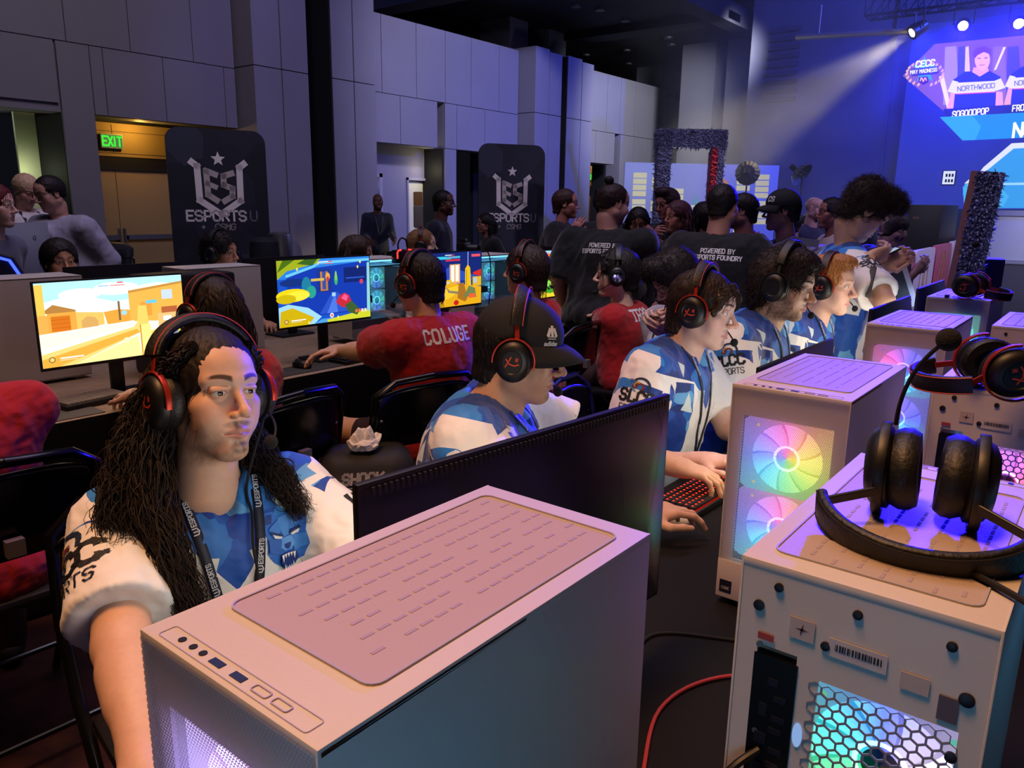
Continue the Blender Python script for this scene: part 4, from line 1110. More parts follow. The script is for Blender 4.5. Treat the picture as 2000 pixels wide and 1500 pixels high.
def mouse(label, loc, rz, col='111114', glow=None):
    r = thing('mouse', label, 'mouse', loc, rz)
    V = Vol(); V.ell((0, 0, .010), (.031, .06, .026), k=.01); V.cut((0, 0, .001), (0, 0, -1), .002); v, q = V.mesh(.003)
    mesh_obj('mouse_shell', v, q, M('mouse '+col, col, .35), r, True)
    MB().lathe([(.010, -.003), (.0105, 0), (.010, .003)], 14, mat=Matrix.Translation((0, .032, .028)) @ Matrix.Rotation(pi/2, 4, 'Y')).build('scroll_wheel', BLKM, r)
    if glow:
        b = MB(); n = 28
        for s in (-1, 1):
            for i in range(n):
                t0, t1 = i/n, (i+1)/n; c = glow(t0)
                def q_(t, z): y = .056*cos(pi*t); return (s*.0322*sqrt(max(0, 1-(y/.061)**2))*.99, y, z)
                b.poly([q_(t0, .005), q_(t1, .005), q_(t1, .013), q_(t0, .013)], c)
        b.build('light_strip', MEC('mouse glow', 2.5), r)
    return r
CHB = M('chair black metal', '0b0b0d', .22, .2, .1)
_ch = []
def chair(label, x, y, az, group='black folding chairs', z=0):
    """folding chair, sitter faces azimuth az"""
    if _ch:
        r = copy_tree(_ch[0])
    else:
        r = thing('folding_chair', label, 'chair', (0, 0, 0), 0, group); _ch.append(r)
        V = [(-.20, .20, .44), (.20, .20, .44), (.20, -.18, .42), (-.20, -.18, .42)]
        MB().box((-.205, -.19, .415), (.205, .205, .445), bev=.014).build('seat', M('seat vinyl', '0e0e11', .45, 0, .15, 90, .1), r, True)
        b = MB(); n = 14; vs = []
        for k, zz in enumerate((.60, .66, .75, .80, .815)):
            for i in range(n+1):
                u = -1+2*i/n; xx = .225*u*(1 if k < 3 else .97 if k == 3 else .9); vs.append((xx, -.27-.035*(1-u*u)-.10*(zz-.6), zz-(.03*abs(u)**3 if k > 2 else 0)))
        fs = [(k*(n+1)+i, k*(n+1)+i+1, (k+1)*(n+1)+i+1, (k+1)*(n+1)+i) for k in range(4) for i in range(n)]
        br = mesh_obj('backrest', vs, fs, CHB, r, True); md = br.modifiers.new('t', 'SOLIDIFY'); md.thickness = .012
        for s in (-1, 1):
            MB().tube([(s*.225, .23, .0), (s*.225, .05, .30), (s*.225, -.16, .50), (s*.222, -.26, .62), (s*.215, -.295, .79), (s*.15, -.325, .835), (0, -.335, .845)], .0125, 9).build('front_leg', CHB, r, True)
            MB().tube([(s*.205, -.30, .0), (s*.205, -.10, .25), (s*.205, .08, .43)], .0115, 9).build('rear_leg', CHB, r, True)
            MB().ball((s*.19, -.285, .70), (.008, .008, .008), n=6).build('rivet', STEEL, r, True)
        MB().tube([(-.205, -.24, .08), (.205, -.24, .08)], .008, 8).build('stretcher', CHB, r, True); MB().tube([(-.225, .17, .10), (.225, .17, .10)], .008, 8).build('stretcher', CHB, r, True)
        MB().box((-.02, -.345, .62), (.02, -.322, .66), mat=None).build('maker_plate', M('chair plate', '6a6460', .5), r)
    r['label'] = label; r.location = (x, y, z); r.rotation_euler = (0, 0, rad(az-90)); return r
def bottle(label, loc, prof, mat, capmat=None, capprof=None, cat='bottle', name='bottle', group=None):
    r = thing(name, label, cat, loc, 0, group); MB().lathe(prof, 24).build(name+'_body', mat, r, True)
    if capprof: MB().lathe(capprof, 20).build('cap', capmat, r, True)
    return r
# ================================================================ the hall
def struct(o, kind='structure'): o['kind'] = kind; return o
def carpet():
    t = NT('carpet'); P = t.coord(); a = t.n('TexNoise', {'Vector': P, 'Scale': 2.2, 'Detail': 6., 'Distortion': 1.5}); v = t.n('TexVoronoi', {'Vector': P, 'Scale': 7.})
    k = t.n('TexNoise', {'Vector': P, 'Scale': 260., 'Detail': 2.})
    c = t.ramp(t.math('ADD', t.math('MULTIPLY', a, .75), t.math('MULTIPLY', v, .3)), [(.3, lin('2a191b')), (.5, lin('3a2122')), (.66, lin('24181b')), (.8, lin('432a28'))])
    return t.bsdf(c, .95, 0, k, .6, .004, spec=.1)
def wallpaint(name, c):
    t = NT(name); P = t.coord(); a = t.n('TexNoise', {'Vector': P, 'Scale': 1.3, 'Detail': 4.}); b = t.n('TexNoise', {'Vector': P, 'Scale': 90.})
    return t.bsdf(t.mix(a, tuple(x*.88 for x in lin(c)), tuple(x*1.1 for x in lin(c))), .75, 0, b, .1, .002, spec=.25)
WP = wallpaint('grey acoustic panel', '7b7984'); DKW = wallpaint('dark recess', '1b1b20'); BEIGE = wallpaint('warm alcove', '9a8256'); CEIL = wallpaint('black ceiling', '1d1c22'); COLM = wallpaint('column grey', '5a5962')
struct(MB().box((-6, -12, -.05), (26, 14, 0)).build('floor', carpet()))
struct(MB().box((-6, -12, 7.6), (26, 14, 7.8)).build('ceiling', CEIL))
Y0 = 11.
def panels(rows, y=Y0, th=.05, gap=.012):
    b = MB()
    for z0, z1, xs in rows:
        for a, c in zip(xs[:-1], xs[1:]): b.box((a+gap/2, y, z0+gap/2), (c-gap/2, y+th, z1-gap/2))
    return b
wl = panels([(3.48, 5.2, [3.1, 3.92, 4.76, 5.58, 6.49, 7.15]), (2.62, 3.48, [5.03, 5.2, 6.02, 6.96, 7.15]), (5.2, 7.6, [3.1, 3.92, 4.76, 5.58, 6.49, 7.15]), (2.72, 3.48, [3.1, 3.9, 4.6]), (.0, 3.48, [4.62, 5.03]), (1.25, 1.27, [5.03, 5.04]),
             (3.48, 4.8, [9.6, 10.12, 10.99, 11.78, 12.54, 13.43, 14.1]), (2.62, 3.48, [9.6, 9.68, 10.56, 11.55]), (2.62, 3.48, [11.76, 12.11, 12.98, 14.1]), (0, 2.62, [11.76, 12.1]),
             (3.4, 4.8, [16.4, 16.9, 17.77, 18.43, 19.18, 20.0, 21.]), (2.62, 3.4, [16.4, 17.3, 18.22]), (0, 3.4, [18.5, 19.2, 20., 21.])])
wl.box((3.1, Y0+.05, 2.62), (5.03, Y0+.4, 7.6)); wl.box((5.03, Y0+.05, 2.62), (7.15, Y0+.4, 7.6)); wl.box((9.6, Y0+.05, 2.62), (11.55, Y0+.4, 4.8)); wl.box((11.76, Y0+.05, 2.62), (14.1, Y0+.4, 4.8)); wl.box((16.4, Y0+.05, 2.62), (18.22, Y0+.4, 4.8)); wl.box((18.5, Y0+.05, 0), (21, Y0+.4, 4.8)); wl.box((11.55, Y0+.3, 2.62), (11.76, Y0+.5, 3.48)); wl.box((11.55, Y0+.05, 3.48), (11.76, Y0+.4, 4.8)); wl.box((18.22, Y0+.05, 3.4), (18.5, Y0+.4, 4.8))
struct(wl.build('wall_left', WP))
# recesses behind the openings
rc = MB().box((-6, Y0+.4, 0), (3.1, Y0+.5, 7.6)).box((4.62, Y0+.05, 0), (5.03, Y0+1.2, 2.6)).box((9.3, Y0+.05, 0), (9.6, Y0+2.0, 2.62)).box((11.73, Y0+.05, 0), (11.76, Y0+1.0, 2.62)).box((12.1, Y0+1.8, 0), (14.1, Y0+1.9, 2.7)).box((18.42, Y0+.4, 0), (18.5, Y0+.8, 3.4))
struct(MB().box((7.0, Y0+1.2, 0), (9.7, Y0+1.3, 7.6)).box((14.0, Y0+1.2, 0), (16.5, Y0+1.3, 4.8)).box((8.63, Y0-.405, 0), (8.665, Y0+1.2, 7.6)).box((15.31, Y0-.435, 0), (15.345, Y0+1.2, 4.8)).build('wall_gap_shade', M('gap shade black', '050507', .9)))  # black sheets behind and beside the pillars put the gap's shade into colour
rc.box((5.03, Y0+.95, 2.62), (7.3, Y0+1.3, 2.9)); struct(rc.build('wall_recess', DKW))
pr = MB()
for x0, x1 in ((7.2, 7.68), (7.70, 8.18), (8.66, 9.10), (9.12, 9.58)): pr.box((x0, Y0-.42, 0), (x1, Y0+.3, 3.5), bev=.006); pr.box((x0, Y0-.42, 3.512), (x1, Y0+.3, 7.6), bev=.006)
struct(pr.build('trim_1', WP))
pr = MB()
for x0, x1, zt in ((14.12, 14.62, 4.85), (14.64, 15.1, 4.8), (15.34, 15.9, 4.83), (15.92, 16.4, 4.78)): pr.box((x0, Y0-.45, 0), (x1, Y0+.3, 3.5), bev=.006); pr.box((x0, Y0-.45, 3.512), (x1, Y0+.3, zt), bev=.006)
struct(pr.build('trim_2', WP))
pr = MB()
for x0, x1 in ((14.15, 14.8), (15.6, 16.3), (21.2, 22.)): pr.box((x0, Y0+.3, 0), (x1, Y0+1.15, 5.52))
struct(pr.build('trim_3', COLM))
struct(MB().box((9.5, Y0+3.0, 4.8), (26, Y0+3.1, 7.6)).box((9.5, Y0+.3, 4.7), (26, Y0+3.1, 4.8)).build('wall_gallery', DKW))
struct(MB().box((22.5, -12, 0), (22.7, 14, 7.6)).box((17.0, -12, 0), (17.2, 7.0, 7.6)).box((16.95, 4.1, 0), (17., 4.14, 7.6)).build('wall_back', wallpaint('stage wall', '4c4c58')))
struct(MB().box((19, 7.2, 0), (19.8, 8.4, 6.3)).box((19., 8.7, 0), (19.8, 9.6, 6.4)).build('trim_4', COLM))
struct(MB().box((12.6, 7.2, 5.52), (22.4, 14, 5.7)).box((16.2, 7.2, 5.36), (16.8, 14, 5.52)).box((12.6, 7.2, 5.3), (22.4, 7.6, 5.52)).build('ceiling_soffit', CEIL))
b = MB()
for y, z in ((4.8, 7.2),): b.box((9, y-.35, z-.2), (26, y+.35, 7.6))
struct(b.build('trim_5', CEIL))
sl = MB()
for k in range(9): sl.box((16.95, 5.95, 3.75+k*.17), (16.998, 6.6, 3.84+k*.17))
sl = sl.build('air_grille', M('grille dark', '34343e', .6)); tag(sl, 'dark slatted air grille on the column at the stage end', 'grille')
# exit doors in the warm alcove
def double_door(name, x0, x1, y, zt, mat, dark=True):
    d = struct(MB().box((x0, y, zt+.0), (x1, y+.06, 2.62)).box((x0, y-.02, 2.15), (x1, y, 2.19)).build(name, mat))
    m = (x0+x1)/2
    for a, c, s in ((x0, m-.004, 1), (m+.004, x1, -1)):
        lf = MB().box((a, y+.005, .01), (c, y+.05, zt-.25), bev=.004).build('door_leaf', mat, d)
        MB().box((a+.03, y-.05, .95), (c-.02, y-.03, 1.02)).box((a+.05, y-.05, .955), (a+.08, y+.01, 1.01)).build('push_bar', STEEL, lf)
        MB().box(((m-.05 if s > 0 else m+.025), y-.06, .92), ((m-.025 if s > 0 else m+.05), y, 1.12), bev=.004).build('latch_case', STEEL, lf)
    MB().box((x0, y-.012, zt-.25), (x1, y+.02, zt)).build('door_header', DKW, d)
    MB().box(((x0+x1)/2-.003, y-.004, 2.2), ((x0+x1)/2+.003, y, 2.6)).box((x0, y-.004, 2.5), (x1, y, 2.506)).build('transom_seam', DKW, d)
    return d
double_door('door_1', 4.72, 6.58, Y0+.9, 2.2, BEIGE); struct(MB().box((6.58, Y0+.85, 0), (7.3, Y0+.95, 2.62)).build('wall_door_side', BEIGE))
yq = Y0+.55
d2 = struct(MB().box((9.6, yq, 2.05), (11.73, yq+.06, 2.7)).box((10.56, yq, 0), (11.22, yq+.06, 2.05)).build('door_2', WP))
MB().box((9.6, yq+.9, 0), (11.2, yq+.95, 2.1)).build('corridor_wall', wallpaint('corridor blue', '6a7088'), d2); MB().box((10.6, yq+.06, 0), (10.66, yq+.9, 2.1)).build('corridor_side', wallpaint('corridor brown', '6a5236'), d2)
MB().box((10.48, yq-.03, 0), (10.56, yq+.08, 2.1)).box((9.6, yq-.03, 2.03), (10.56, yq+.08, 2.1)).box((11.22, yq-.03, 0), (11.26, yq+.08, 2.05)).box((11.22, yq-.03, 2.0), (11.73, yq+.08, 2.05)).build('door_frame', M('painted frame', '8b8894', .5), d2)
MB().box((11.26, yq+.05, 0), (11.73, yq+.08, 2.02)).build('lit_corridor_wall', wallpaint('corridor cream', 'd9d6a4'), d2)
double_door('door_3', 17.3, 19.7, Y0+.9, 2.1, BEIGE)
struct(MB().box((4.36, Y0+.85, 0), (4.62, Y0+.9, 2.7)).build('wall_alcove', wallpaint('alcove cream', 'c6cba8')))
struct(MB().box((3.1, Y0+1.4, 0), (4.1, Y0+1.5, 2.7)).box((3.1, Y0+.5, 2.65), (5., Y0+1.5, 2.75)).build('wall_alcove_back', wallpaint('alcove dark', '4a4650')))
def exit_sign(x, y, z, label, flip=1):
    r = thing('exit_sign', label, 'sign', (x, y, z)); MB().box((-.16, -.03, -.1), (.16, .0, .1), bev=.006).build('housing', M('sign green glass', '8fb27a', .4), r)
    q = MB(); flat(q, word('EXIT', .125, 0, -.0625, .2, 1.2, .72, align='c'), (0, -.031, 0), (1, 0, 0), (0, 0, 1), (0, -1, 0), .001); q.build('lettering', ME('exit green', '3fe63a', 1.2), r)
    q = MB().box((-.15, -.0315, -.09), (.15, -.0305, .09)).build('lit_face', ME('exit face', '9fd07a', .30), r)
exit_sign(5.62, Y0+.88, 2.36, 'green lit EXIT sign above the warm double doors beside the tall banner')
exit_sign(18.5, Y0+.88, 2.33, 'small green exit sign above the far doors beside the bracket board')
# ---------------------------------------------------------------- downlights, truss, stage lights
dl0 = None
for i, (px, py, on) in enumerate([(828, 8, 1), (964, 42, 1), (966, 70, 0), (1145, 108, 1), (1125, 12, 0), (1172, 19, 0), (1222, 40, 0), (1230, 54, 0), (1262, 57, 0), (1159, 75, 0), (1131, 79, 1), (1224, 99, 0), (1228, 125, 0), (1305, 74, 0), (1311, 88, 0), (1363, 109, 0)]):
    p = at(px, py, z=5.5) if px > 990 else at(px, py, Y=12.6); p[2] = min(p[2], 5.5) if px > 990 else p[2]
    r = thing('downlight', ('glowing warm' if on else 'dim')+' round ceiling downlight, '+['above the left gallery edge', 'over the gallery by the tall pillars', 'just under the gallery lamp', 'lowest bright one beside the dark columns', 'topmost of the small dim cluster', 'beside the topmost dim one', 'third along the dim ceiling cluster', 'below the third dim one', 'right end of the upper dim row', 'left of the lower dim pair', 'above the lowest bright one', 'nearest the dark vent', 'under the vent on the far ceiling', 'upper of the pair by the truss', 'lower of the pair by the truss', 'furthest right near the stage columns'][i], 'ceiling light', tuple(p), group='hall downlights')
    MB().lathe([(.09, .03), (.11, .02), (.10, -.02), (.07, -.025)], 20).build('trim_ring', M('trim ring', '3a3a40', .5), r, True)
    MB().lathe([(.07, -.02), (.0, -.015)], 20, cap=False).build('lens', ME('lamp warm', 'ffcf87', 9.) if on else ME('lamp dim', 'dfe2ea', 1.3), r)
def truss(name, label, a, c, s=.3, n=16, m=None):
    r = thing(name, label, 'truss'); b = MB(); A, B_ = Vector(a), Vector(c); t = (B_-A).normalized(); u = Vector((0, 0, 1)); v = t.cross(u).normalized()
    cs = [A+u*x*s/2+v*y*s/2 for x in (-1, 1) for y in (-1, 1)]; L = (B_-A)
    for q in cs: b.tube([q, q+L], .022, 6)
    for k in range(n):
        for i, j in ((0, 1), (2, 3), (0, 2), (1, 3)): b.tube([cs[i]+L*(k/n), cs[j]+L*((k+1)/n)], .011, 5); b.tube([cs[i]+L*(k/n), cs[j]+L*(k/n)], .011, 5)
    b.build('lattice', m or M('truss alu', '3c3c46', .4, .7), r); return r
truss('lighting_truss', 'aluminium lattice truss hanging under the ceiling near the dim downlights', at(1300, -20, z=6.3), at(1450, 62, z=6.3), .35, 14)
truss('lighting_truss', 'dark lattice truss carrying the blue lamps above the big screen', (15.2, 4.2, 5.0), (15.2, -3, 5.0), .4, 26, M('truss black', '08080c', .7))
bp = at(1555, 73, X=14.6); bq = at(1790, 60, X=14.6)
tag(MB().tube([bp, bq], .05, 8).tube([(bp+(bq-bp)*.2), (bp+(bq-bp)*.2)+np.array([0, 0, .5])], .012, 6).build('lighting_bar', M('bar pipe', '8f8a80', .4, .5)), 'pale pipe bar with the warm spotlight at its end beside the big screen', 'lighting bar')
def stage_light(p, aim, label, col, power, ang, blend=.4, lens=6., lc=None):
    r = thing('stage_light', label, 'stage light', tuple(p)); d = (Vector(aim)-Vector(p)).normalized(); q = d.to_track_quat('-Z', 'Y').to_matrix().to_4x4()
    MB().lathe([(.03, .24), (.09, .22), (.115, .06), (.12, -.02), (.105, -.02)], 20, mat=q).build('lamp_body', BLK, r, True)
    MB().lathe([(.105, -.015), (0, -.03)], 20, mat=q, cap=False).build('lens', ME('stage lens '+label[:14], lc or col, lens), r)
    MB().tube([q @ Vector((.14, 0, .1)), q @ Vector((.14, 0, .1))+Vector((0, 0, .28)), q @ Vector((-.14, 0, .1))+Vector((0, 0, .28)), q @ Vector((-.14, 0, .1))], .012, 6).build('yoke', BLK, r)
    l = bpy.data.lights.new('spot', 'SPOT'); l.energy = power; l.color = lin(col); l.spot_size = rad(ang); l.spot_blend = blend; l.shadow_soft_size = .08
    o = bpy.data.objects.new('spot', l); COL.objects.link(o); o.location = Vector(p)+d*.14; o.rotation_euler = q.to_euler()
    return r
SP = dict(warm=at(1783, 63, X=14.5), b1=at(1881, 50, X=14.9), b2=at(1990, 46, X=14.9))
# ---------------------------------------------------------------- stage with LED wall
SX = 16.
def sp(px, py): v = at(px, py, X=SX); return v
def led():
    r = thing('led_screen', 'giant lit blue LED wall showing a player portrait above the stage', 'screen', (SX, 0, 0)); b = MB(); b.box((.05, -4.5, 1.6), (.3, 3.62, 4.75)); b.build('screen_frame', BLKM, r)
    q = MB(); lay = [0]
    def P(pts, c, raw=False):
        lay[0] += 1
        vv = [(p if raw else sp(*p)) for p in pts]; q.poly([(-.001-.0012*lay[0], v[1], v[2]) for v in vv][::-1], c)
    P([(SX, 3.62, 1.6), (SX, -4.5, 1.6), (SX, -4.5, 4.75), (SX, 3.62, 4.75)], '1e2890', True)
    P([(1763, 148), (1826, 86), (2140, 56), (2140, 216), (1843, 217)], '7a5560'); 
    for k, (x0, x1, c) in enumerate([(1846, 1868, 'a58a6a'), (1872, 1884, '4a4a8c'), (1886, 1892, 'e0c47a'), (1940, 1962, '8c6a6c'), (1968, 1990, '4b4480')]): P([(x0, 92), (x1, 90), (x1+6, 205), (x0-4, 205)], c)
    P([(1834, 150), (1843, 146), (1858, 212), (1850, 212)], 'ecd9a0'); P([(1960, 92), (1965, 92), (1946, 136), (1941, 138)], 'f0dca0')
    for dx in (0, 112, 224):
        def D(pts, c): P([(x+dx, y-(dx*.085)) for x, y in pts], c)
        D([(1849, 216), (1858, 180), (1870, 182), (1864, 216)], 'e8a08c'); D([(1940, 214), (1942, 178), (1958, 180), (1960, 214)], 'e8a08c')
        D([(1853, 178), (1862, 156), (1885, 140), (1932, 138), (1954, 150), (1963, 174), (1946, 178), (1944, 213), (1862, 214), (1866, 178)], '2430a0'); D([(1851, 179), (1861, 157), (1872, 160), (1870, 184)], 'e4dcec'); D([(1945, 178), (1943, 158), (1955, 153), (1964, 172)], 'e4dcec')
        D([(1869, 162), (1948, 158), (1944, 179), (1868, 183)], 'e4dcec'); D([(1868, 183), (1944, 179), (1944, 181), (1868, 185)], 'd84a7a')
        D([(1902, 132), (1929, 131), (1932, 139), (1914, 150), (1899, 141)], 'e3a08c')
        D(disc(1919, 117, 15, 18, 21), 'eab09a'); D([(1903, 116), (1901, 103), (1908, 94), (1922, 90), (1936, 97), (1937, 112), (1933, 106), (1922, 102), (1910, 108)], '6a3a4c'); D([(1910, 113), (1916, 114), (1916, 115.6), (1910, 115)], '5a3a3a'); D([(1923, 113), (1929, 112), (1929, 114), (1923, 115)], '5a3a3a'); D([(1913, 127), (1924, 126), (1924, 128), (1913, 129)], 'b86a6a')
    def words(t, x, y, h, c, slant=.12, w=.19, sx=.95, adv=1.25):
        for p in word(t, h, 0, 0, w, adv, sx, False, slant, 'c'): P([(x+a, y-b_-a*.085) for a, b_ in p], c)
    words('NORTHWOOD', 1908, 176, 9, '28283a', .0, .14, 1.05); words('NORTHWOOD', 2020, 166, 9, '28283a', .0, .14, 1.05)
    P([(1846, 215), (2140, 196), (2140, 216), (1852, 229)], '1b2364')
    words('SOGOODPOP', 1899, 228, 11, 'f2eef2', .1, .2, .8); words('FROST', 2000, 219, 11, 'f2eef2', .1, .2, .8)
    P([(1842, 232), (2140, 216), (2140, 266), (1886, 277)], '1b86d2'); P([(1842, 232), (1905, 229), (1922, 250), (1910, 276), (1886, 277)], '2f9ce0')
    words('NORTHWOOD', 2078, 262, 25, 'f4f2f6', .12, .22, .95)
    lw = [(1780, 152), (1783, 162), (1792, 170), (1800, 173)]
    for k in range(9):
        a = rad(200-k*14); 
        for s in (-1, 1):
            cx, cy = 1815+s*34*abs(cos(rad(-70+k*17))), 150-22*sin(rad(-70+k*17)); P([(cx-2, cy+4), (cx+s*4, cy), (cx+2, cy-5), (cx-s*2, cy)], 'd9a65a')
    P([(1815, 116), (1821, 134), (1838, 134), (1825, 146), (1830, 165), (1815, 154), (1800, 165), (1805, 146), (1792, 134), (1809, 134)], '2f9fd8')
    P([(1788, 141), (1840, 136), (1842, 150), (1790, 155)], '3a2a5c'); words('CECC', 1816, 136, 11, 'f6f2f8', .15, .22, .95); words('MAY MADNESS', 1815, 149, 6.5, 'f6f2f8', .0, .2, .85)
    P([(1806, 158), (1824, 157), (1825, 168), (1815, 173), (1806, 168)], '4a2048'); P([(1808, 166), (1810, 159), (1813, 159), (1815, 164), (1817, 159), (1820, 159), (1822, 165), (1820, 165), (1818.5, 161), (1816, 167), (1814, 167), (1811.5, 161), (1810, 166)], 'f0b040')
    # lower blue hexagon
    P([(1893, 362), (1985, 286), (2140, 280), (2140, 407), (1900, 407), (1890, 380)], '2f8fd8'); P([(1893, 360), (1983, 284), (2140, 276), (2140, 287), (1987, 294), (1906, 360)], 'cfd4ee'); P([(1906, 360), (2140, 356), (2140, 362), (1893, 364)], '8fc4ec'); P([(1890, 366), (1960, 364), (1978, 385), (1964, 407), (1893, 407)], '3fa4e0')
    q.build('display', MEC('led wall', 1.45), r)
led()
st = thing('stage', 'white fronted stage platform under the big LED wall', 'stage', (14.2, 0, 0))
MB().box((0, -6, 0), (1.7, 2.05, .8)).build('deck', M('stage deck', '4a4a58', .5), st); MB().box((.0, -6, .82), (.12, 2.02, 1.56)).build('front_screen', M('white fascia', 'cfd0e2', .4), st); MB().box((-.01, -6, .78), (.13, 2.03, .84)).box((-.01, -6, 1.50), (.13, 2.03, 1.58)).build('fascia_rail', M('fascia rail', 'a0a0b4', .4), st)
# ---------------------------------------------------------------- banners
def banner(label, x0, x1, y, zt, sc, rz=-20, us=.30):
    r = thing('banner', label, 'banner', ((x0+x1)/2, y, 0), rad(rz)); w = x1-x0
    b = MB(); out = rbox(w, zt-.05, .14, 6); zc = .05+(zt-.05)/2
    n = len(out); b.add([(p[0], -.015, p[1]+zc) for p in out]+[(p[0], .015, p[1]+zc) for p in out], [list(range(n))[::-1], list(range(n, 2*n))]+[(i, (i+1) % n, n+(i+1) % n, n+i) for i in range(n)])
    t = NT('banner cloth'); v = t.n('TexVoronoi', {'Vector': t.coord(), 'Scale': 3.}, out=1, distance='MANHATTAN'); s = t.n('SeparateColor', {0: v}); cc = t.ramp(t.last.outputs[0], [(0, lin('0c0f1c')), (.5, lin('141828')), (.8, lin('1a1e2e')), (.95, lin('2b3040'))], 'CONSTANT')
    k = b.build('panel', t.bsdf(cc, .6), r)
    MB().box((-w*.35, -.25, 0), (w*.35, .25, .03), bev=.01).build('base_plate', BLKM, r)
    def put(name, polys, zz, c, cc2=None):
        q = MB(); flat(q, polys, (0, -.0155, zz), (1, 0, 0), (0, 0, 1), (0, -1, 0), .002, c); return q.build(name, PRINT, r)
    A = 'ece6e0'; u = us
    star = [((.18 if i % 2 else .42)*u*.42*cos(rad(90+36*i)), (.18 if i % 2 else .42)*u*.42*sin(rad(90+36*i))) for i in range(10)]; z0 = 1.66
    put('logo_star', [[(p[0]*1.5, p[1]*1.5) for p in star]], 1.985, A)
    L = lambda pts, wd: strokes([[(x*u, yy*u) for x, yy in pts]], wd*u)
    sh = L([(-.92, .92), (-.74, .78), (-.72, -.42), (0, -.92), (.72, -.42), (.74, .78), (.92, .92)], .23)
    lt = L([(-.12, .50), (-.44, .62), (-.42, -.22), (-.12, -.42)], .21)+L([(-.43, .18), (-.14, .06)], .18)+L([(.46, .56), (.16, .46), (.15, .14), (.45, .02), (.44, -.26), (.14, -.44)], .21)
    put('logo_shield', sh, z0+.03*u, A); put('logo_letters', lt, z0+.03*u, 'bdb4ae')
    put('banner_name', word('ESPORTS', .105*sc, -w*.05, 0, .2, 1.22, 1.0, False, 0, 'c'), 1.325, A); put('banner_name_tail', word('U', .105*sc, w*.335, 0, .16, 1.2, 1., False, 0, 'c'), 1.325, '6a6a74')
    put('sponsor_name', word('CSMG', .065*sc, .03, 0, .18, 1.22, 1., False, .15, 'c')+[[(p[0]*.5-w*.19, p[1]*.5+.03) for p in star]], 1.225, '9a948f')
    return r
banner('tall black banner with silver shield logo beside the warm exit doors', 4.40, 5.44, 8., 2.30, 1.)
banner('black banner with silver shield logo standing behind the far crowd', 8.06, 9.02, 6.75, 2.34, .95, -30, .27)
# ---------------------------------------------------------------- bracket board, arch, lamps, barriers
bl, br_ = np.array([14.1, 8.25, 0]), np.array([16.0, 5.8, 0]); bu = unit(br_-bl); bn = np.array([-bu[1]*-1, bu[0]*-1, 0]); bn = np.array([bu[1], -bu[0], 0]); bw = np.linalg.norm(br_-bl)
bb = thing('bracket_board', 'grey tournament bracket board with pale name cards behind the crowd', 'board', tuple(bl)); 
def bbp(x, z, lift=0): return tuple(bu*x+bn*lift+np.array([0, 0, z]))
q = MB(); q.add([bbp(0, .15), bbp(bw, .15), bbp(bw, 2.4), bbp(0, 2.42)]+[bbp(0, .15, -.06), bbp(bw, .15, -.06), bbp(bw, 2.4, -.06), bbp(0, 2.42, -.06)], [(0, 1, 2, 3), (7, 6, 5, 4), (0, 4, 5, 1), (1, 5, 6, 2), (2, 6, 7, 3), (3, 7, 4, 0)]); q.build('panel', M('bracket panel', '9aa3aa', .5), bb)
CARD = ME('self-glowing card', 'd9d4bf', .72)  # cards are no lamps; their brightness is put in as emission
for s in (0, 1):
    for col, zs in ((0, [2.22, 2.10, 1.98, 1.86, 1.70, 1.58, 1.46, 1.34]), (1, [2.12, 2.0, 1.68, 1.56, 1.16, 1.04]), (2, [1.92, 1.80])):
        for z in zs:
            x = .18+col*.38 if s == 0 else bw-.18-.27-col*.38
            MB().add([bbp(x, z-.10, .006), bbp(x+.27, z-.10, .006), bbp(x+.27, z, .006), bbp(x, z, .006)], [(0, 1, 2, 3)]).build('name_card', CARD, bb)
q = MB(); c0 = (bw*.62, 1.95); 
for a0, a1, c in ((-35, 50, 'e88a3c'), (130, 215, 'e88a3c'), (50, 130, 'e06a3a'), (215, 325, 'e6e4e6')):
    for p in strokes([[(c0[0]+.16*cos(rad(a0+(a1-a0)*i/6)), c0[1]+.16*sin(rad(a0+(a1-a0)*i/6))) for i in range(7)]], .055): q.poly([bbp(a, b_, .008) for a, b_ in p], c)
for p in strokes([[(c0[0]-.1, c0[1]-.08), (c0[0], c0[1]+.06), (c0[0]+.1, c0[1]-.08)]], .05): q.poly([bbp(a, b_, .008) for a, b_ in p], 'e6e4e6')
q.build('round_logo', MEC('self-glowing print', .6), bb); q = MB()  # board logos glow by emission, like the cards
for p in word('CECC', .16, bw*.40, 1.42, .25, 1.2, .9, slant=.15): q.poly([bbp(a, b_, .008) for a, b_ in p], 'e8e6ea')
for p in ([(bw*.47, 1.80), (bw*.50, 1.62), (bw*.45, 1.62)], [(bw*.4, 1.36), (bw*.55, 1.36), (bw*.54, 1.22), (bw*.42, 1.22)]): q.poly([bbp(a, b_, .008) for a, b_ in p], '4a9fd0' if p[0][1] > 1.5 else 'd8a850')
q.build('event_logo', MEC('self-glowing print', .6), bb)
def tinsel(name, c0, c1, sc):
    t = NT(name); v = t.n('TexVoronoi', {'Vector': t.coord(), 'Scale': sc}); s = t.n('TexNoise', {'Vector': t.coord(), 'Scale': sc*2.})
    return t.bsdf(t.mix(s, lin(c0), lin(c1)), .35, .4, v, 1., .02)
TIN = tinsel('dark tinsel', '26283c', '8a8eb4', 40.); RTIN = tinsel('red tinsel', '5a0a12', 'e02030', 30.)
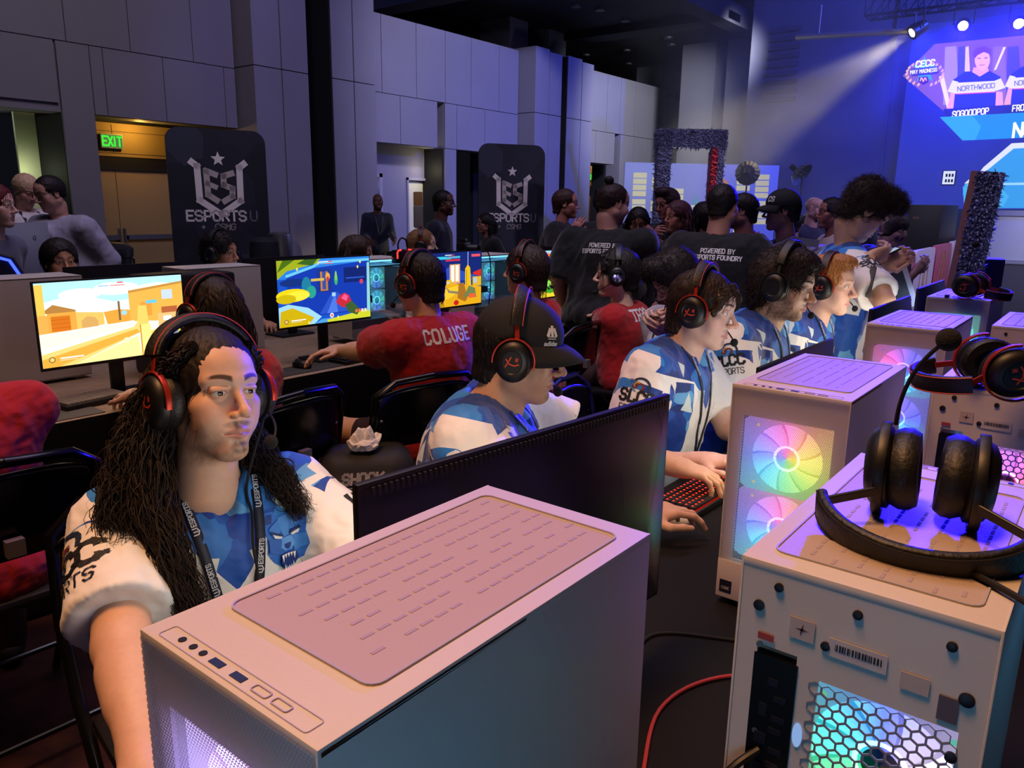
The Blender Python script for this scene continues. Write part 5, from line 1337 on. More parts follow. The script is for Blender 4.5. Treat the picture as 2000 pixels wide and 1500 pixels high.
def fringe(name, boxes, mat, parent, n, ln=.06):
    g = np.random.default_rng(len(name)); P = []
    for lo, hi in boxes:
        lo, hi = np.array(lo), np.array(hi); k = n//len(boxes); p = g.uniform(lo, hi, (k, 3)); ax = g.integers(0, 2, k)*1
        for i in range(k):
            a = ax[i]; p[i, a] = (lo if g.random() < .5 else hi)[a]
        d = g.normal(size=(k, 3))*.5+np.array([0, 0, -.7]); e = unit_rows(p-(lo+hi)/2)*.5; d = unit_rows(d+e)
        P.append(p[:, None]+d[:, None]*(np.linspace(0, ln, 3))[None, :, None])
    P = np.concatenate(P); return tubes(name, P, np.array([[.005, .004, .001]]), mat, parent, 3)
ar = thing('tinsel_arch', 'tall dark tinsel covered doorway arch with red inner sparkle', 'arch', (9.0, 4.35, 0), rad(-52))
bx = [((-.42, -.09, 0), (-.26, .09, 2.44)), ((.24, -.09, 0), (.38, .09, 2.44)), ((-.42, -.09, 2.25), (.38, .09, 2.46))]
m = MB(); [m.box(*q) for q in bx]; m.build('arch_frame', TIN, ar); fringe('tinsel_fringe', bx, M('tinsel strand', '6a6e98', .35, .3), ar, 5000, .045); MB().box((.228, -.085, .1), (.24, .085, 2.2)).box((.23, -.094, .1), (.30, -.09, 2.25)).build('red_sparkle', RTIN, ar)
tw = thing('tinsel_slab', 'tinsel covered upright slab with a copper wood edge near the stage', 'panel', tuple(at(1845, 560, X=7.2)*np.array([1, 1, 0])), rad(-8)); Tl = Matrix.Rotation(rad(4.), 4, 'X')
MB().box((-.02, .0, 0), (.06, .05, 1.86), mat=Tl).build('wood_edge', M('copper wood', '9a6a58', .4, 0, .2, 30), tw); MB().box((-.02, -.16, 0), (.10, .0, 1.86), mat=Tl).build('slab', TIN, tw); f = fringe('tinsel_fringe', [((-.03, -.16, 0), (.11, .0, 1.86))], M('tinsel strand', '6a6e98', .35, .3), tw, 2000, .035); f.matrix_local = Tl
b = thing('wall_clock_sign', 'small lit white and blue sign beside the tinsel slab', 'sign', tuple(at(1853, 347, X=12))); MB().box((0, -.085, -.10), (.04, .085, .10), bev=.01).build('sign_box', M('sign blue', '2030a0', .4), b); MB().box((-.003, -.07, -.085), (0, .07, .085)).build('sign_face', ME('sign white', 'cfd8ff', 1.2), b)
q = MB(); [q.box((-.006, -.055+.036*i, -.06+.07*j), (-.003, -.032+.036*i, -.02+.07*j)) for i in range(3) for j in range(2)]; q.build('sign_marks', INK, b)
for i, (px, py, X_, rz) in enumerate(((1460, 338, 12.6, 0), (1567, 342, 12.6, 0))):
    p = at(px, py, X=X_); r = thing('studio_light', ['black folded softbox on a stand before the bracket board', 'grey ribbed umbrella softbox on a stand left of the stage'][i], 'studio light', (p[0], p[1], 0)); R_ = Matrix.Translation((0, 0, p[2])) @ Vector(((-1, -.35, .12), (.1, 1., .75))[i]).to_track_quat('Z', 'Y').to_matrix().to_4x4()
    n = 16; vs = [(0, 0, .13)]+[((.19+.010*(k % 2))*cos(2*pi*k/(2*n)), (.19+.010*(k % 2))*sin(2*pi*k/(2*n)), .0) for k in range(2*n)]+[((.11+.014*(k % 2))*cos(2*pi*k/(2*n)), (.11+.014*(k % 2))*sin(2*pi*k/(2*n)), .10) for k in range(2*n)]
    m2 = 2*n; fs = [(1+k, 1+(k+1) % m2, 1+m2+(k+1) % m2, 1+m2+k) for k in range(m2)]+[(1+m2+k, 1+m2+(k+1) % m2, 0) for k in range(m2)]
    MB().add([R_ @ Vector(v) for v in vs], fs).build('softbox_shell', M('softbox black', '0c0c10', .85) if i == 0 else M('softbox grey', '4c4e5c', .4, .3), r); MB().box((-.04, -.04, .12), (.04, .04, .24), bev=.01, mat=R_).build('lamp_head', BLK, r); q = MB().tube([(0, 0, .6), (0, 0, p[2])], .014, 8)
    q.build('pole', BLK, r); [MB().tube([(0, 0, .75), (.45*cos(rad(a)), .45*sin(rad(a)), .01)], .011, 6).build('leg', BLK, r) for a in (10, 130, 250)]
PK = ['c2557e', 'cfc4e2', 'b84f72', 'd2cbe6', 'cf6f8c']
for i, (x, y, zt) in enumerate(((7.75, 1.62, 1.16), (8.95, 1.66, 1.17), (10.15, 1.70, 1.18), (11.35, 1.74, 1.19), (12.55, 1.78, 1.2))):
    r = thing('barrier_panel', ['pink', 'white', 'deep pink', 'lilac white', 'light pink'][i]+' crowd barrier cover with tall golden arches, '+['nearest', 'second', 'third', 'fourth', 'furthest'][i]+' along the stage floor row', 'barrier', (x, y, 0), rad(2), group='golden arch barriers'); w = 1.14
    o = rbox(w, 1.05, .08, 4); n = len(o); zc = zt-.525; MB().add([(p[0], -.02, p[1]+zc) for p in o]+[(p[0], .03, p[1]+zc) for p in o], [list(range(n))[::-1], list(range(n, 2*n))]+[(k, (k+1) % n, n+(k+1) % n, n+k) for k in range(n)]).build('cover', M('cover '+PK[i], PK[i], .45), r)
    q = MB()
    L = []
    for c in (-.13, .13): L.append([(c+.115*cos(rad(a)), -.28+.72*abs(sin(rad(a)))**.7) for a in range(0, 181, 15)])
    flat(q, strokes(L, .035), (0, -.0205, zc), (1, 0, 0), (0, 0, 1), (0, -1, 0), .002); q.build('golden_arches', M('arches gold', 'd9a850', .5), r)
    MB().box((-.5, -.25, 0), (-.44, .25, .05)).build('foot', STEEL, r); MB().box((.44, -.25, 0), (.5, .25, .05)).build('foot', STEEL, r); MB().box((-.49, -.005, 0), (-.45, .015, zc-.4)).build('post', STEEL, r); MB().box((.45, -.005, 0), (.49, .015, zc-.4)).build('post', STEEL, r)
# ================================================================ tables and equipment
CLOTH = M('black table cloth', '0a0a0e', .9, 0, .3, 60, .2, spec=.15)
def wood():
    t = NT('wood laminate'); P = t.coord(); s = t.n('Mapping', {'Vector': P, 'Scale': (3., 40., 3.)}); n = t.n('TexNoise', {'Vector': s, 'Scale': 3., 'Detail': 6., 'Distortion': .6})
    return t.bsdf(t.ramp(n, [(.3, lin('6d5a48')), (.5, lin('9a8368')), (.7, lin('7d6852'))]), .5, 0, n, .1, .002)
WOOD = wood()
def table(name, label, x0, x1, y0, y1, z, topm, drape):
    r = thing(name, label, 'table', ((x0+x1)/2, (y0+y1)/2, 0)); w, d = (x1-x0)/2, (y1-y0)/2
    MB().box((-w, -d, z-.03), (w, d, z), bev=.004).build('tabletop', topm, r, True)
    if drape:
        vs = []; fs = []; per = []; N_ = 220
        P = [(-w, -d), (w, -d), (w, d), (-w, d)]; L = [2*w, 2*d, 2*w, 2*d]; tot = sum(L)
        for i in range(N_):
            s = tot*i/N_; k = 0
            while s > L[k]: s -= L[k]; k += 1
            a, b = Vector(P[k]), Vector(P[(k+1) % 4]); p = a.lerp(b, s/L[k]); nn = Vector((b.y-a.y, -(b.x-a.x))).normalized()
            for q, zz in enumerate((z-.002, z-.03, z-.3, .02)):
                o = [.0, .006, .010, .02][q]+[0, 0, .012, .022][q]*sin(i*1.7+sin(i*.6)*2); vs.append((p.x+nn.x*o, p.y+nn.y*o, zz))
        for i in range(N_):
            j = (i+1) % N_
            for q in range(3): fs.append((i*4+q, j*4+q, j*4+q+1, i*4+q+1))
        mesh_obj('table_skirt', vs, fs, CLOTH, r, True)
    for sx in (-1, 1):
        for sy in (-1, 1): MB().tube([(sx*(w-.15), sy*(d-.12), 0), (sx*(w-.15), sy*(d-.12), z-.03)], .016, 8).build('leg', BLK, r)
    return r
ZN, ZF = .722, .722
table('gaming_table', 'long black table carrying the white towers in the foreground', -.5, 4.65, -.72, .995, ZN, M('black laminate', '0a0a0d', .7, 0, .2, 50, spec=.2), True)
table('gaming_table', 'long wood topped table where the red shirted players sit', -1.2, 6.2, 3.05, 4.55, ZF, WOOD, True)
rb = lambda o, s=1., v=1.: (lambda a, r: np.array(hsv(o+a/(2*pi)*s, .75, v)))
def mixhue(*cols):
    C = [np.array(lin(c)) for c in cols]; n = len(C)
    def f(a, r):
        t = (a/(2*pi) % 1)*n; i = int(t); u = t-i; return C[i % n]*(1-u)+C[(i+1) % n]*u
    return f
RAIN = mixhue('f0e040', 'ff9a5a', 'ff60c0', '9a6aff', '4a80ff', '30d0f0', '60e080', 'a0e040')
PURP = mixhue('b890ff', 'd0a0ff', '9a8aff', 'b0a0ff'); BLUEF = mixhue('3a50ff', '6a5aff', 'ff50c0', '3aa0ff', '30d0ff'); TEAL = mixhue('70e8d8', '60d0e8', '80b8ff', '70f0c0')
PINK = mixhue('ff3a70', 'ff60b0', 'ff4a50', 'c060ff'); REARF = mixhue('38e0c0', '60e860', 'b8e860', 'f0e080', 'f0e0d0', 'c0b0f8', '4a70f8', '38c8f0'); AQUA = mixhue('3ab8e0', '58d8d0', '3a70e0', '40c8a8')
f90 = -pi/2
tower('white tower PC with purple glow, closest to the camera at bottom centre', (.482, .472, ZN), f90, PURP, group='white towers on the near table', detail=2, lit=3.2)
tower('white tower PC with rainbow front fans beside the red lit keyboard', (1.683, .472, ZN), f90, RAIN, group='white towers on the near table', badge=True, lit=1.9)
tower('white tower PC with blue lit front fan, second behind the rainbow one', (2.785, .498, ZN), f90, BLUEF, group='white towers on the near table', lit=1.7)
tower('white tower PC with teal glowing front and a headset on its lid', (3.80, .520, ZN), f90, TEAL, group='white towers on the near table', lit=1.2)
f27 = pi/2
tower('white tower PC seen from behind with green and blue honeycomb glow, headset lying on top', (.935, .148, ZN), f27, PURP, REARF, 'white towers turned away', lit=1.5)
tower('white tower PC seen from behind with pink honeycomb glow', (1.960, .160, ZN), f27, BLUEF, PINK, 'white towers turned away', lit=1.6)
tower('white tower PC seen from behind at the right edge under the stage', (3.02, .190, ZN), f27, BLUEF, PURP, 'white towers turned away', lit=1.2)
tower('white tower PC turned away beneath the camera, its teal fans lighting the nearest tower', (-.17, .148, ZN), f27, mixhue('40e0d0', '60d8f0', '50b8ff', '8a70ff'), PURP, 'white towers turned away', lit=8., badge=False)
tower('white tower PC with teal lit side glass at the bottom right corner', (.98, -.250, ZN), f27, TEAL, TEAL, 'white towers turned away', glass=1, inside=AQUA, lit=2.2)
FAR = dict(group='white towers on the far table')
tower('white tower PC behind the desert street screen at the left edge', (1.36, 3.86, ZF), -pi/2, PURP, detail=0, **FAR)
tower('white tower PC standing left of the blue and yellow screen', (2.30, 3.86, ZF), -pi/2, PURP, detail=0, **FAR)
tower('white tower PC with aqua fans right of the blue and yellow screen', (3.17, 3.62, ZF+.02), pi/2, None, None, glass=-1, inside=AQUA, detail=0, lit=2.4, **FAR)
tower('white tower PC with aqua fans right of the navy and gold screen', (4.26, 3.62, ZF), pi/2, None, None, glass=-1, inside=AQUA, detail=0, lit=2.4, **FAR)
tower('white tower PC with aqua fans right of the orange building screen', (5.24, 3.62, ZF), pi/2, None, None, glass=-1, inside=AQUA, detail=0, lit=2.4, **FAR)
# displays of the home row (screens face the players)
NG = 'monitors of the home team'
monitor('big black monitor seen from behind with ribbed top edge, beside the nearest tower', (.885, .640, ZN), rad(180-5.5), 1.222, .66, .385, style='rog', group=NG, strength=5., plainscreen='dfe2ea')
monitor('black monitor seen edge on between the rainbow and blue towers', (2.20, .70, ZN), pi, 1.15, group=NG, strength=5., plainscreen='c8ccd8')
monitor('black monitor seen edge on in front of the blond player', (3.25, .70, ZN), pi, 1.20, group=NG, strength=5., plainscreen='d0ccc8')
monitor('black monitor seen edge on beside the teal tower', (4.22, .74, ZN), pi, 1.20, group=NG, strength=4.)
def hud(P, x=.06, y=.06):
    P += [(R4(x+.05, y+.03, x+.20, y+.045), 'f2f2f2'), (R4(x+.05, y+.008, x+.16, y+.018), 'd8c8a0'), (disc(x, y+.03, .022, 12, .038), '8a6a40'), (disc(x, y+.03, .014, 12, .024), 'e8c060')]
    P += [(R4(.43, .945, .53, .96), 'd8e0e8'), (R4(.53, .945, .57, .96), 'd8404a'), (R4(.40, .915, .47, .925), '4aa0d8'), (R4(.48, .915, .58, .925), 'd85060')]
def scr_desert():
    P = [(R4(0, 0, 1, 1), 'fff6d8'), (R4(0, .6, 1, 1), 'a8d8e8'), ([(.0, .75), (.25, .85), (.5, .72), (1, .8), (1, .55), (0, .6)], 'e4f2ec'), (disc(.28, .84, .14, 16, .07), 'f6faf2'), (disc(.52, .88, .16, 16, .08), 'fdf6e6'), (disc(.8, .8, .2, 16, .12), 'fff2d0'), (disc(.16, .72, .08, 12, .05), 'f2f8f4')]
    P += [(R4(0, .42, .05, .98), 'e8b850'), ([(.0, .40), (.08, .40), (.08, .62), (.0, .62)], 'dca04a'), ([(.05, .68), (.10, .74), (.24, .66), (.24, .62), (.05, .64)], 'a8763a'), (R4(.06, .40, .24, .64), 'd99a40'), (R4(.08, .42, .20, .60), 'c86a1c'), (R4(.08, .46, .20, .465), 'a85414'), (R4(.08, .51, .20, .515), 'a85414'), (R4(.08, .555, .20, .56), 'a85414')]
    P += [([(.24, .63), (.42, .60), (.42, .45), (.24, .42)], 'e6b45c'), ([(.27, .43), (.27, .52), (.31, .57), (.36, .55), (.38, .50), (.38, .43)], 'c89a58'), ([(.42, .60), (.44, .44), (.60, .44), (.60, .60), (.52, .62)], 'd8983c'), (R4(.52, .48, .535, .72), '7a5a3a'), (disc(.56, .57, .02, 12, .03), '8fc8e8')]
    P += [([(.60, .45), (.60, .84), (1, .92), (1, .4)], 'e2a648'), ([(.60, .84), (1, .92), (1, .89), (.60, .81)], 'b8823a'), (R4(.68, .50, .76, .68), 'd89038'), (R4(.84, .70, .92, .82), 'b8c8d8'), (R4(.83, .5, .95, .6), 'a85a34'), (R4(.72, .66, .80, .70), '5fb8d8'), ([(.64, .36), (.66, .64), (.72, .64), (.73, .36)], 'eec060'), (R4(.80, .34, 1, .52), 'd8b070'), (R4(.84, .42, .90, .48), 'e8f0f0')]
    P += [([(0, .40), (.20, .42), (.62, .46), (.64, .44), (.60, .40), (.0, .20)], 'fffef4'), ([(0, .38), (.6, .44), (.6, .41), (0, .22)], 'f6eecb'), ([(0, .16), (.62, .38), (.64, .43), (.66, .42), (.66, .30), (.2, .0), (0, .0)], 'f0c470'), ([(0, .10), (.64, .35), (.66, .30), (.1, .0), (0, .0)], 'dca03c'), ([(.2, .0), (.64, .26), (.66, .0)], 'f2d890'), (disc(.56, .22, .022, 14, .035), 'fff0b0'), (R4(.66, 0, .74, .40), 'f8d880'), (R4(.66, 0, .67, .40), 'c88a30'), ([(.74, 0), (.74, .30), (.84, .36), (1, .30), (1, 0)], 'e8c858'), (disc(.78, .16, .03, 10, .05), 'd84a3a'), (disc(.83, .20, .03, 10, .05), '8ac84a'), (disc(.80, .1, .03, 10, .05), 'f0b030'), (disc(.9, .26, .05, 10, .06), '7a8a9a')]
    hud(P); return P
def scr_blue():
    P = [(R4(0, 0, 1, 1), '1a4fc0'), (R4(0, .72, 1, 1), '2a7ad8'), ([(0, .72), (0, 1), (.45, 1), (.40, .93), (.1, .84)], '9aa820'), ([(0, .82), (.06, 1), (.18, 1)], '4a6a18'), ([(.2, .94), (.28, 1), (.42, 1), (.36, .9)], '3a6020'), ([(.08, .78), (.36, .90), (.44, .96), (1, .97), (1, .93), (.44, .92), (.36, .86), (.09, .74)], '6ac0e8')]
    P += [([(.09, .74), (.36, .86), (.98, .93), (.98, .12), (.42, .12), (.1, .30)], '1638a8'), (disc(.16, .66, .14, 16, .06), '16307a'), (R4(.40, .48, .56, .84), '1c3488'), (R4(.44, .5, .52, .8), 'b8783a'), (R4(.46, .52, .50, .8), '3a4a9a'), (disc(.52, .72, .025, 12, .06), 'e0a040'), (disc(.52, .68, .015, 12, .04), 'c03a3a'), (R4(.34, .66, .48, .70), 'd0b050'), (R4(.70, .6, .96, .84), '14246a'), (R4(.72, .66, .94, .68), '2a58c0'), (disc(.61, .66, .02, 10, .09), '3aa86a'), (disc(.61, .72, .012, 8, .08), '8ac050'), (disc(.29, .60, .05, 12, .14), '207a9a'), (disc(.34, .5, .05, 12, .10), '2a9a8a')]
    P += [(disc(.15, .47, .17, 20, .10), 'e8d018'), (disc(.20, .46, .12, 20, .07), 'f4e040'), (disc(.08, .42, .10, 16, .07), 'c8b010'), ([(0, .30), (.10, .34), (.30, .26), (.44, .10), (.36, 0), (0, 0)], '9ad0ec'), ([(.02, .24), (.14, .28), (.36, .10), (.30, 0), (.0, 0)], 'c8aa10'), ([(.36, .0), (.44, .06), (1, .06), (1, 0)], '4a9ad8'), ([(.5, .0), (.5, .04), (1, .14), (1, 0)], 'c8cc30'), ([(.96, .1), (1, .1), (1, .9), (.97, .9)], '8ac8d0')]
    P += [([(.42, .14), (.56, .46), (.62, .46), (.86, .14)], '2a50c0'), ([(.5, .14), (.58, .40), (.60, .40), (.62, .14)], '4a74d8'), (R4(.56, .40, .60, .46), '9ac8f0'), ([(.60, .30), (.64, .40), (.70, .44), (.75, .40), (.78, .28), (.76, .18), (.66, .22)], 'c0283a'), ([(.66, .36), (.70, .42), (.74, .38), (.72, .30)], 'e85a90'), ([(.70, .24), (.78, .30), (.88, .14), (.84, .06), (.74, .12)], '3a5a30'), (disc(.90, .60, .022, 12, .04), 'c8405a'), (disc(.55, .1, .022, 12, .04), 'e8e4e8'), (disc(.55, .1, .012, 12, .024), 'd86a50')]
    for x, y in ((.2, .86), (.42, .93), (.86, .84), (.89, .92), (.3, .03), (.62, .06)): P += [([(x, y+.03), (x+.012, y), (x, y-.03), (x-.012, y)], 'f0d860')]
    for k in range(4): P += [(R4(.82+.035*k, .10, .845+.035*k, .15), 'e8703a' if k < 2 else 'e8d8c0')]
    hud(P, .07, .05); return P
def scr_navy():
    P = [(R4(0, 0, 1, 1), '1c3490'), (R4(0, .5, 1, 1), '16266e'), ([(.3, .62), (.5, .74), (1, .5), (1, .44), (.4, .5)], '2a4cb0'), ([(0, .75), (.4, .68), (.4, .67), (0, .73)], '5a80d0'), (R4(.78, .6, .79, 1), 'a8b8d8'), (R4(.50, .42, .66, .78), 'd8a070'), (R4(.52, .46, .57, .76), 'fff2e0'), (R4(.59, .46, .64, .76), 'f8e8d8'), (R4(.45, .38, .53, .50), 'd8b020'), (R4(.46, .40, .50, .46), 'a8d0f0'), ([(.74, .30), (.74, .68), (.78, .76), (.82, .70), (.84, .3)], 'e0b41c'), (R4(.76, .36, .77, .66), 'a87a10'), ([(.86, .60), (1, .66), (1, .52), (.88, .56)], 'c82a2a'), (R4(.86, .34, 1, .52), 'd8a828'), (R4(.88, .40, .93, .50), '9ac0d8')]
    P += [([(0, 0), (0, .22), (.3, .34), (.5, .44), (1, .32), (1, 0)], 'dca41c'), ([(.3, .1), (.44, .34), (.62, .38), (.64, .26), (.5, .16)], 'f0c030'), ([(.44, .38), (.48, .26), (.62, .22), (.66, .26), (.5, .30)], '8a7a60'), ([(.62, .14), (.64, .42), (.72, .42), (.78, .12), (.74, .06)], 'a06a24'), ([(.72, .16), (.8, .36), (.9, .3), (.92, .12)], '6a7a4a'), ([(.8, .12), (.9, .12), (.9, .20), (.8, .2)], 'e85a30'), (disc(.60, .06, .04, 12, .05), 'c02020'), ([(.0, .0), (.1, .14), (.3, .12), (.4, 0)], 'b8860c'), (R4(.28, .88, .52, .93), '3ac0d8'), (R4(.44, .84, .66, .875), 'c83048'), (R4(.84, .9, .98, .95), 'd85060'), (R4(.45, .89, .66, .93), '40a8d0')]
    hud(P, .1, .05); return P
def scr_orange():
    P = [(R4(0, 0, 1, 1), '9ad0e8'), ([(.3, .0), (.3, .9), (1, 1), (1, .1)], 'e07028'), ([(.3, .55), (1, .62), (1, .58), (.3, .52)], 'f4c050'), ([(.0, .0), (.0, .6), (.3, .7), (.3, 0)], 'f0b03a')]
    for x in (.45, .58, .72, .86):
        for y in (.36, .68): P += [(R4(x, y, x+.07, y+.15), '8a3418'), (R4(x+.01, y+.01, x+.06, y+.13), 'c8903a')]
    P += [([(0, 0), (0, .3), (.5, .34), (1, .2), (1, 0)], 'e8c830'), (disc(.62, .24, .16, 16, .16), '3a9a2a'), (disc(.70, .26, .07, 12, .09), '1a3a1a'), (disc(.58, .3, .06, 12, .06), '8ae050'), (disc(.8, .16, .1, 12, .1), '50c860'), (disc(.1, .1, .06, 12, .08), 'f0f0e8'), (disc(.1, .1, .035, 12, .05), '4a90c8')]
    hud(P, .2, .05); return P
AG = 'monitors of the red team'
monitor('lit monitor showing a bright desert street game at left', (1.51, 3.30, ZF), 0, 1.225, .615, .355, scr_desert, 1.5, AG)
monitor('lit monitor showing a blue and yellow game', (2.61, 3.30, ZF), 0, 1.262, .615, .355, scr_blue, 1.25, AG)
monitor('lit monitor showing a navy and gold game, partly behind a black headset', (3.565, 3.30, ZF), 0, 1.257, .615, .355, scr_navy, 1.25, AG)
monitor('lit monitor showing an orange building game', (4.575, 3.30, ZF), 0, 1.232, .615, .355, scr_orange, 1.3, AG)
# monitors of the opposite side, backs towards us
for i, (px, py, x) in enumerate(((285, 512, 1.95), (600, 492, 2.95), (860, 492, 4.1))): monitor(['black monitor back showing above the table beside the black labelled case', 'black monitor top edge behind the blue and yellow screen', 'black monitor top edge behind the navy and gold screen'][i], (x, 4.12, ZF), pi, 1.21, .6, .34, group='monitors of the far side')
mr = thing('monitor', 'big pale monitor seen from behind at the left edge before the two men', 'monitor', tuple(at(25, 520, d=5.0)*np.array([1, 1, 0])+np.array([0, 0, ZF])), rad(215))
MB().box((-.36, 0, .24), (.30, .03, .66), bev=.01).build('back_shell', M('monitor silver', '8d8c9c', .4, .2), mr, True); MB().box((-.03, .02, 0), (.03, .05, .5)).build('stand_neck', STEEL, mr); MB().box((-.14, -.1, 0), (.14, .12, .012), bev=.004).build('stand_base', STEEL, mr); MB().lathe([(.012, 0), (.017, .0005), (.012, .002)], 20, mat=Matrix.Translation((-.2, .031, .56)) @ Matrix.Rotation(-pi/2, 4, 'X'), cap=False).build('round_mark', STEEL, mr)
gp = at(40, 560, d=4.2); gc = thing('gaming_chair', 'black gaming chair outlined with blue light at the left edge', 'chair', (gp[0]-.10, gp[1]+.12, 0), rad(-20))
b = MB(); out = [(-.28, .5), (.22, .5), (.24, .95), (.12, 1.22), (-.02, 1.27), (-.28, 1.27)]; n = len(out); b.add([(p[0], -.05, p[1]) for p in out]+[(p[0], .06, p[1]) for p in out], [list(range(n)), list(range(n, 2*n))[::-1]]+[(n+i, n+(i+1) % n, (i+1) % n, i) for i in range(n)]); b.build('backrest', LEA, gc); MB().box((-.26, -.05, .42), (.24, .5, .52), bev=.03).build('seat', LEA, gc, True)
ep = at(20, 467, d=4.18)-np.array([gp[0]-.10, gp[1]+.12, 0]); MB().tube([(-.26, -.06, 1.255), (-.03, -.06, 1.255), (.10, -.06, 1.21), (.225, -.06, .95)], .008, 8).build('light_edge', ME('chair blue', '2a3cff', 5.), gc); MB().tube([(0, .2, .05), (0, .2, .45)], .03, 10).build('gas_post', BLK, gc); [MB().tube([(0, .2, .07), (.28*cos(rad(a)), .2+.28*sin(rad(a)), .04)], .018, 8).build('base_arm', BLK, gc) for a in range(0, 360, 72)]
cs = thing('carry_case', 'black case printed with pale letters beyond the long haired red player', 'case', (2.02, 3.52, ZF)); MB().box((-.25, -.02, 0), (.19, .20, .475), bev=.02).build('case_body', M('case black', '121317', .5, 0, .2, 80, .1), cs, True); q = MB(); flat(q, word('IDAX', .045, -.02, .40, .18, 1.2, .9), (0, -.0205, 0), (1, 0, 0), (0, 0, 1), (0, -1, 0), .001); q.build('case_print', WHT, cs)
# keyboards, mats, mice
keyboard('black keyboard with glowing red keys beside the rainbow tower', (2.02, .865, ZN+.004), rad(-2), 'ff2a1a')
mp = thing('mouse_mat', 'dark purple mouse mat with a white brand word by the hand of the third player', 'mouse mat', (2.36, .82, ZN)); MB().box((-.17, -.12, 0), (.14, .16, .004), bev=.002).build('mat', M('mat purple', '34182e', .8, 0, .4, 12), mp); q = MB(); flat(q, word('HYPER', .022, 0, 0, .18, 1.25, .9, align='c'), (-.06, .07, .0042), (-.8, -.6, 0), (.6, -.8, 0), (0, 0, 1), .0006); flat(q, strokes([[(-.02, .0), (0, .02), (.03, -.02)], [(-.02, .025), (.02, -.015)]], .005), (-.135, .015, .0042), (-.8, -.6, 0), (.6, -.8, 0), (0, 0, 1), .0006); q.build('mat_print', WHT, mp)
mat0 = thing('mouse_mat', 'dark red mouse mat at the bottom left corner by the table edge', 'mouse mat', (.40, .86, ZN)); MB().box((-.22, -.13, 0), (.16, .13, .004), bev=.002).build('mat', M('mat red', '40121e', .8, 0, .3, 12), mat0)
mouse('white mouse behind the red lit keyboard', (1.80, .86, ZN+.002), rad(170), 'c8c8cc')
def gm(x0, x1, y0, y1, lab, c='3a3a38', oval=False):
    r = thing('desk_mat', lab, 'desk mat', ((x0+x1)/2, (y0+y1)/2, ZF)); w, d = (x1-x0)/2, (y1-y0)/2; MB().box((-w, -d, 0), (w, d, .004), bev=.002).build('mat', M('mat '+c, c, .85, 0, .1, 200), r)
    if oval: q = MB(); flat(q, [disc(0, 0, .045, 20, .028)], (.06, .09, .0045), (1, 0, 0), (0, 1, 0), (0, 0, 1), .0005); k = q.build('oval_mark', WHT, r); q = MB(); flat(q, word('BTL', .02, 0, -.01, .2, 1.2, .9, align='c'), (.06, .09, .0055), (1, 0, 0), (0, 1, 0), (0, 0, 1), .0005); q.build('oval_print', INK, k)
gm(1.02, 1.33, 3.07, 3.40, 'grey desk mat with a white oval mark under the desert street screen', '57554c', True); gm(2.12, 2.62, 3.09, 3.26, 'dark desk mat in front of the blue and yellow screen', '33332f'); gm(3.75, 4.3, 3.10, 3.5, 'blue desk mat under the glowing mouse', '1c2a66')
keyboard('black keyboard tilted up under the desert street screen', (1.36, 3.46-.20, ZF+.004), rad(8), None, 'keyboards of the red team', M('pale keycap', '8a8276', .5), .28); keyboard('black keyboard below the blue and yellow screen', (2.72, 3.16, ZF+.004), rad(4), None, 'keyboards of the red team'); keyboard('black keyboard with amber keys in front of the red player with silver headset', (4.64, 3.19, ZF+.004), rad(-6), 'ff9a2a', 'keyboards of the red team', w=.30)
p = at(1130, 472, d=6.); keyboard('spare black keyboard lying across the tower lid near the blue bottle', (5.2, 3.62, ZF+H_+.003), rad(4), None, 'keyboards of the red team', w=.42)
keyboard('small white keyboard under the hand of the long haired red player', (1.56, 3.16, ZF+.004), rad(60), None, 'keyboards of the red team', M('white keycap', 'c8bfae', .5), .16, .11)
mouse('mouse with rainbow light strip on the blue desk mat', (4.03, 3.44, ZF+.004), rad(-70), glow=lambda t: hsv(.05+t*.75, .8)); mouse('mouse with green light strip near the silver headset player', (4.98, 3.42, ZF+.002), rad(-70), glow=lambda t: hsv(.42+t*.15, .8)); mouse('black mouse under the hand of the nearest red player', (2.36, 3.20, ZF+.006), rad(10))
pd = thing('mouse_mat', 'pale mouse mat in front of the red player with silver headset', 'mouse mat', (4.95, 3.27, ZF)); MB().box((-.22, -.16, 0), (.25, .14, .004), bev=.002).build('mat', M('mat pale', '9a9aae', .7), pd)
# bottles and loose things
b = bottle('blue sports bottle with a pale cap on the far table', (5.26, 3.40, ZF), [(0, 0), (.036, 0), (.037, .05), (.034, .10), (.037, .15), (.036, .19), (.030, .205), (.03, .215)], M('bottle blue', '2c2a86', .25, 0, .1), M('cap pale', 'b9b2cc', .4), [(.03, .21), (.03, .235), (.02, .25), (.012, .275), (.0, .28)])
q = MB(); flat(q, word('DRINK', .028, 0, 0, .16, 1.2, .8), (-.0, -.0385, .05), (0, 0, 1), (1, 0, 0), (0, -1, 0), .001); q.build('bottle_print', WHT, b)
bottle('clear blender bottle standing behind the blue bottle', (5.62, 3.75, ZF+.0), [(0, 0), (.04, 0), (.042, .2), (.03, .26), (.03, .30), (.0, .33)], CLEAR, None, None)
p = at(547, 468, d=8.2); bottle('shiny steel urn beside the tall banner', (p[0], p[1], .74), [(0, 0), (.12, 0), (.125, .02), (.125, .44), (.12, .47), (.06, .49), (0, .49)], STEEL, None, None, 'urn', 'urn')
table('side_table', 'black draped side table under the steel urn', p[0]-.75, p[0]+1.3, p[1]-.3, p[1]+.4, .74, CLOTH, True)
for i, px in enumerate((618, 646)): g = at(px, 487, d=8.3); bottle(['small glass left of the pair on the side table', 'small glass right of the pair on the side table'][i], (g[0], p[1]-.08, .742), [(.0, 0), (.03, 0), (.036, .12), (.034, .12), (.028, .006), (0, .006)], CLEAR, None, None, 'glass', 'drinking_glass', 'glasses on the side table')
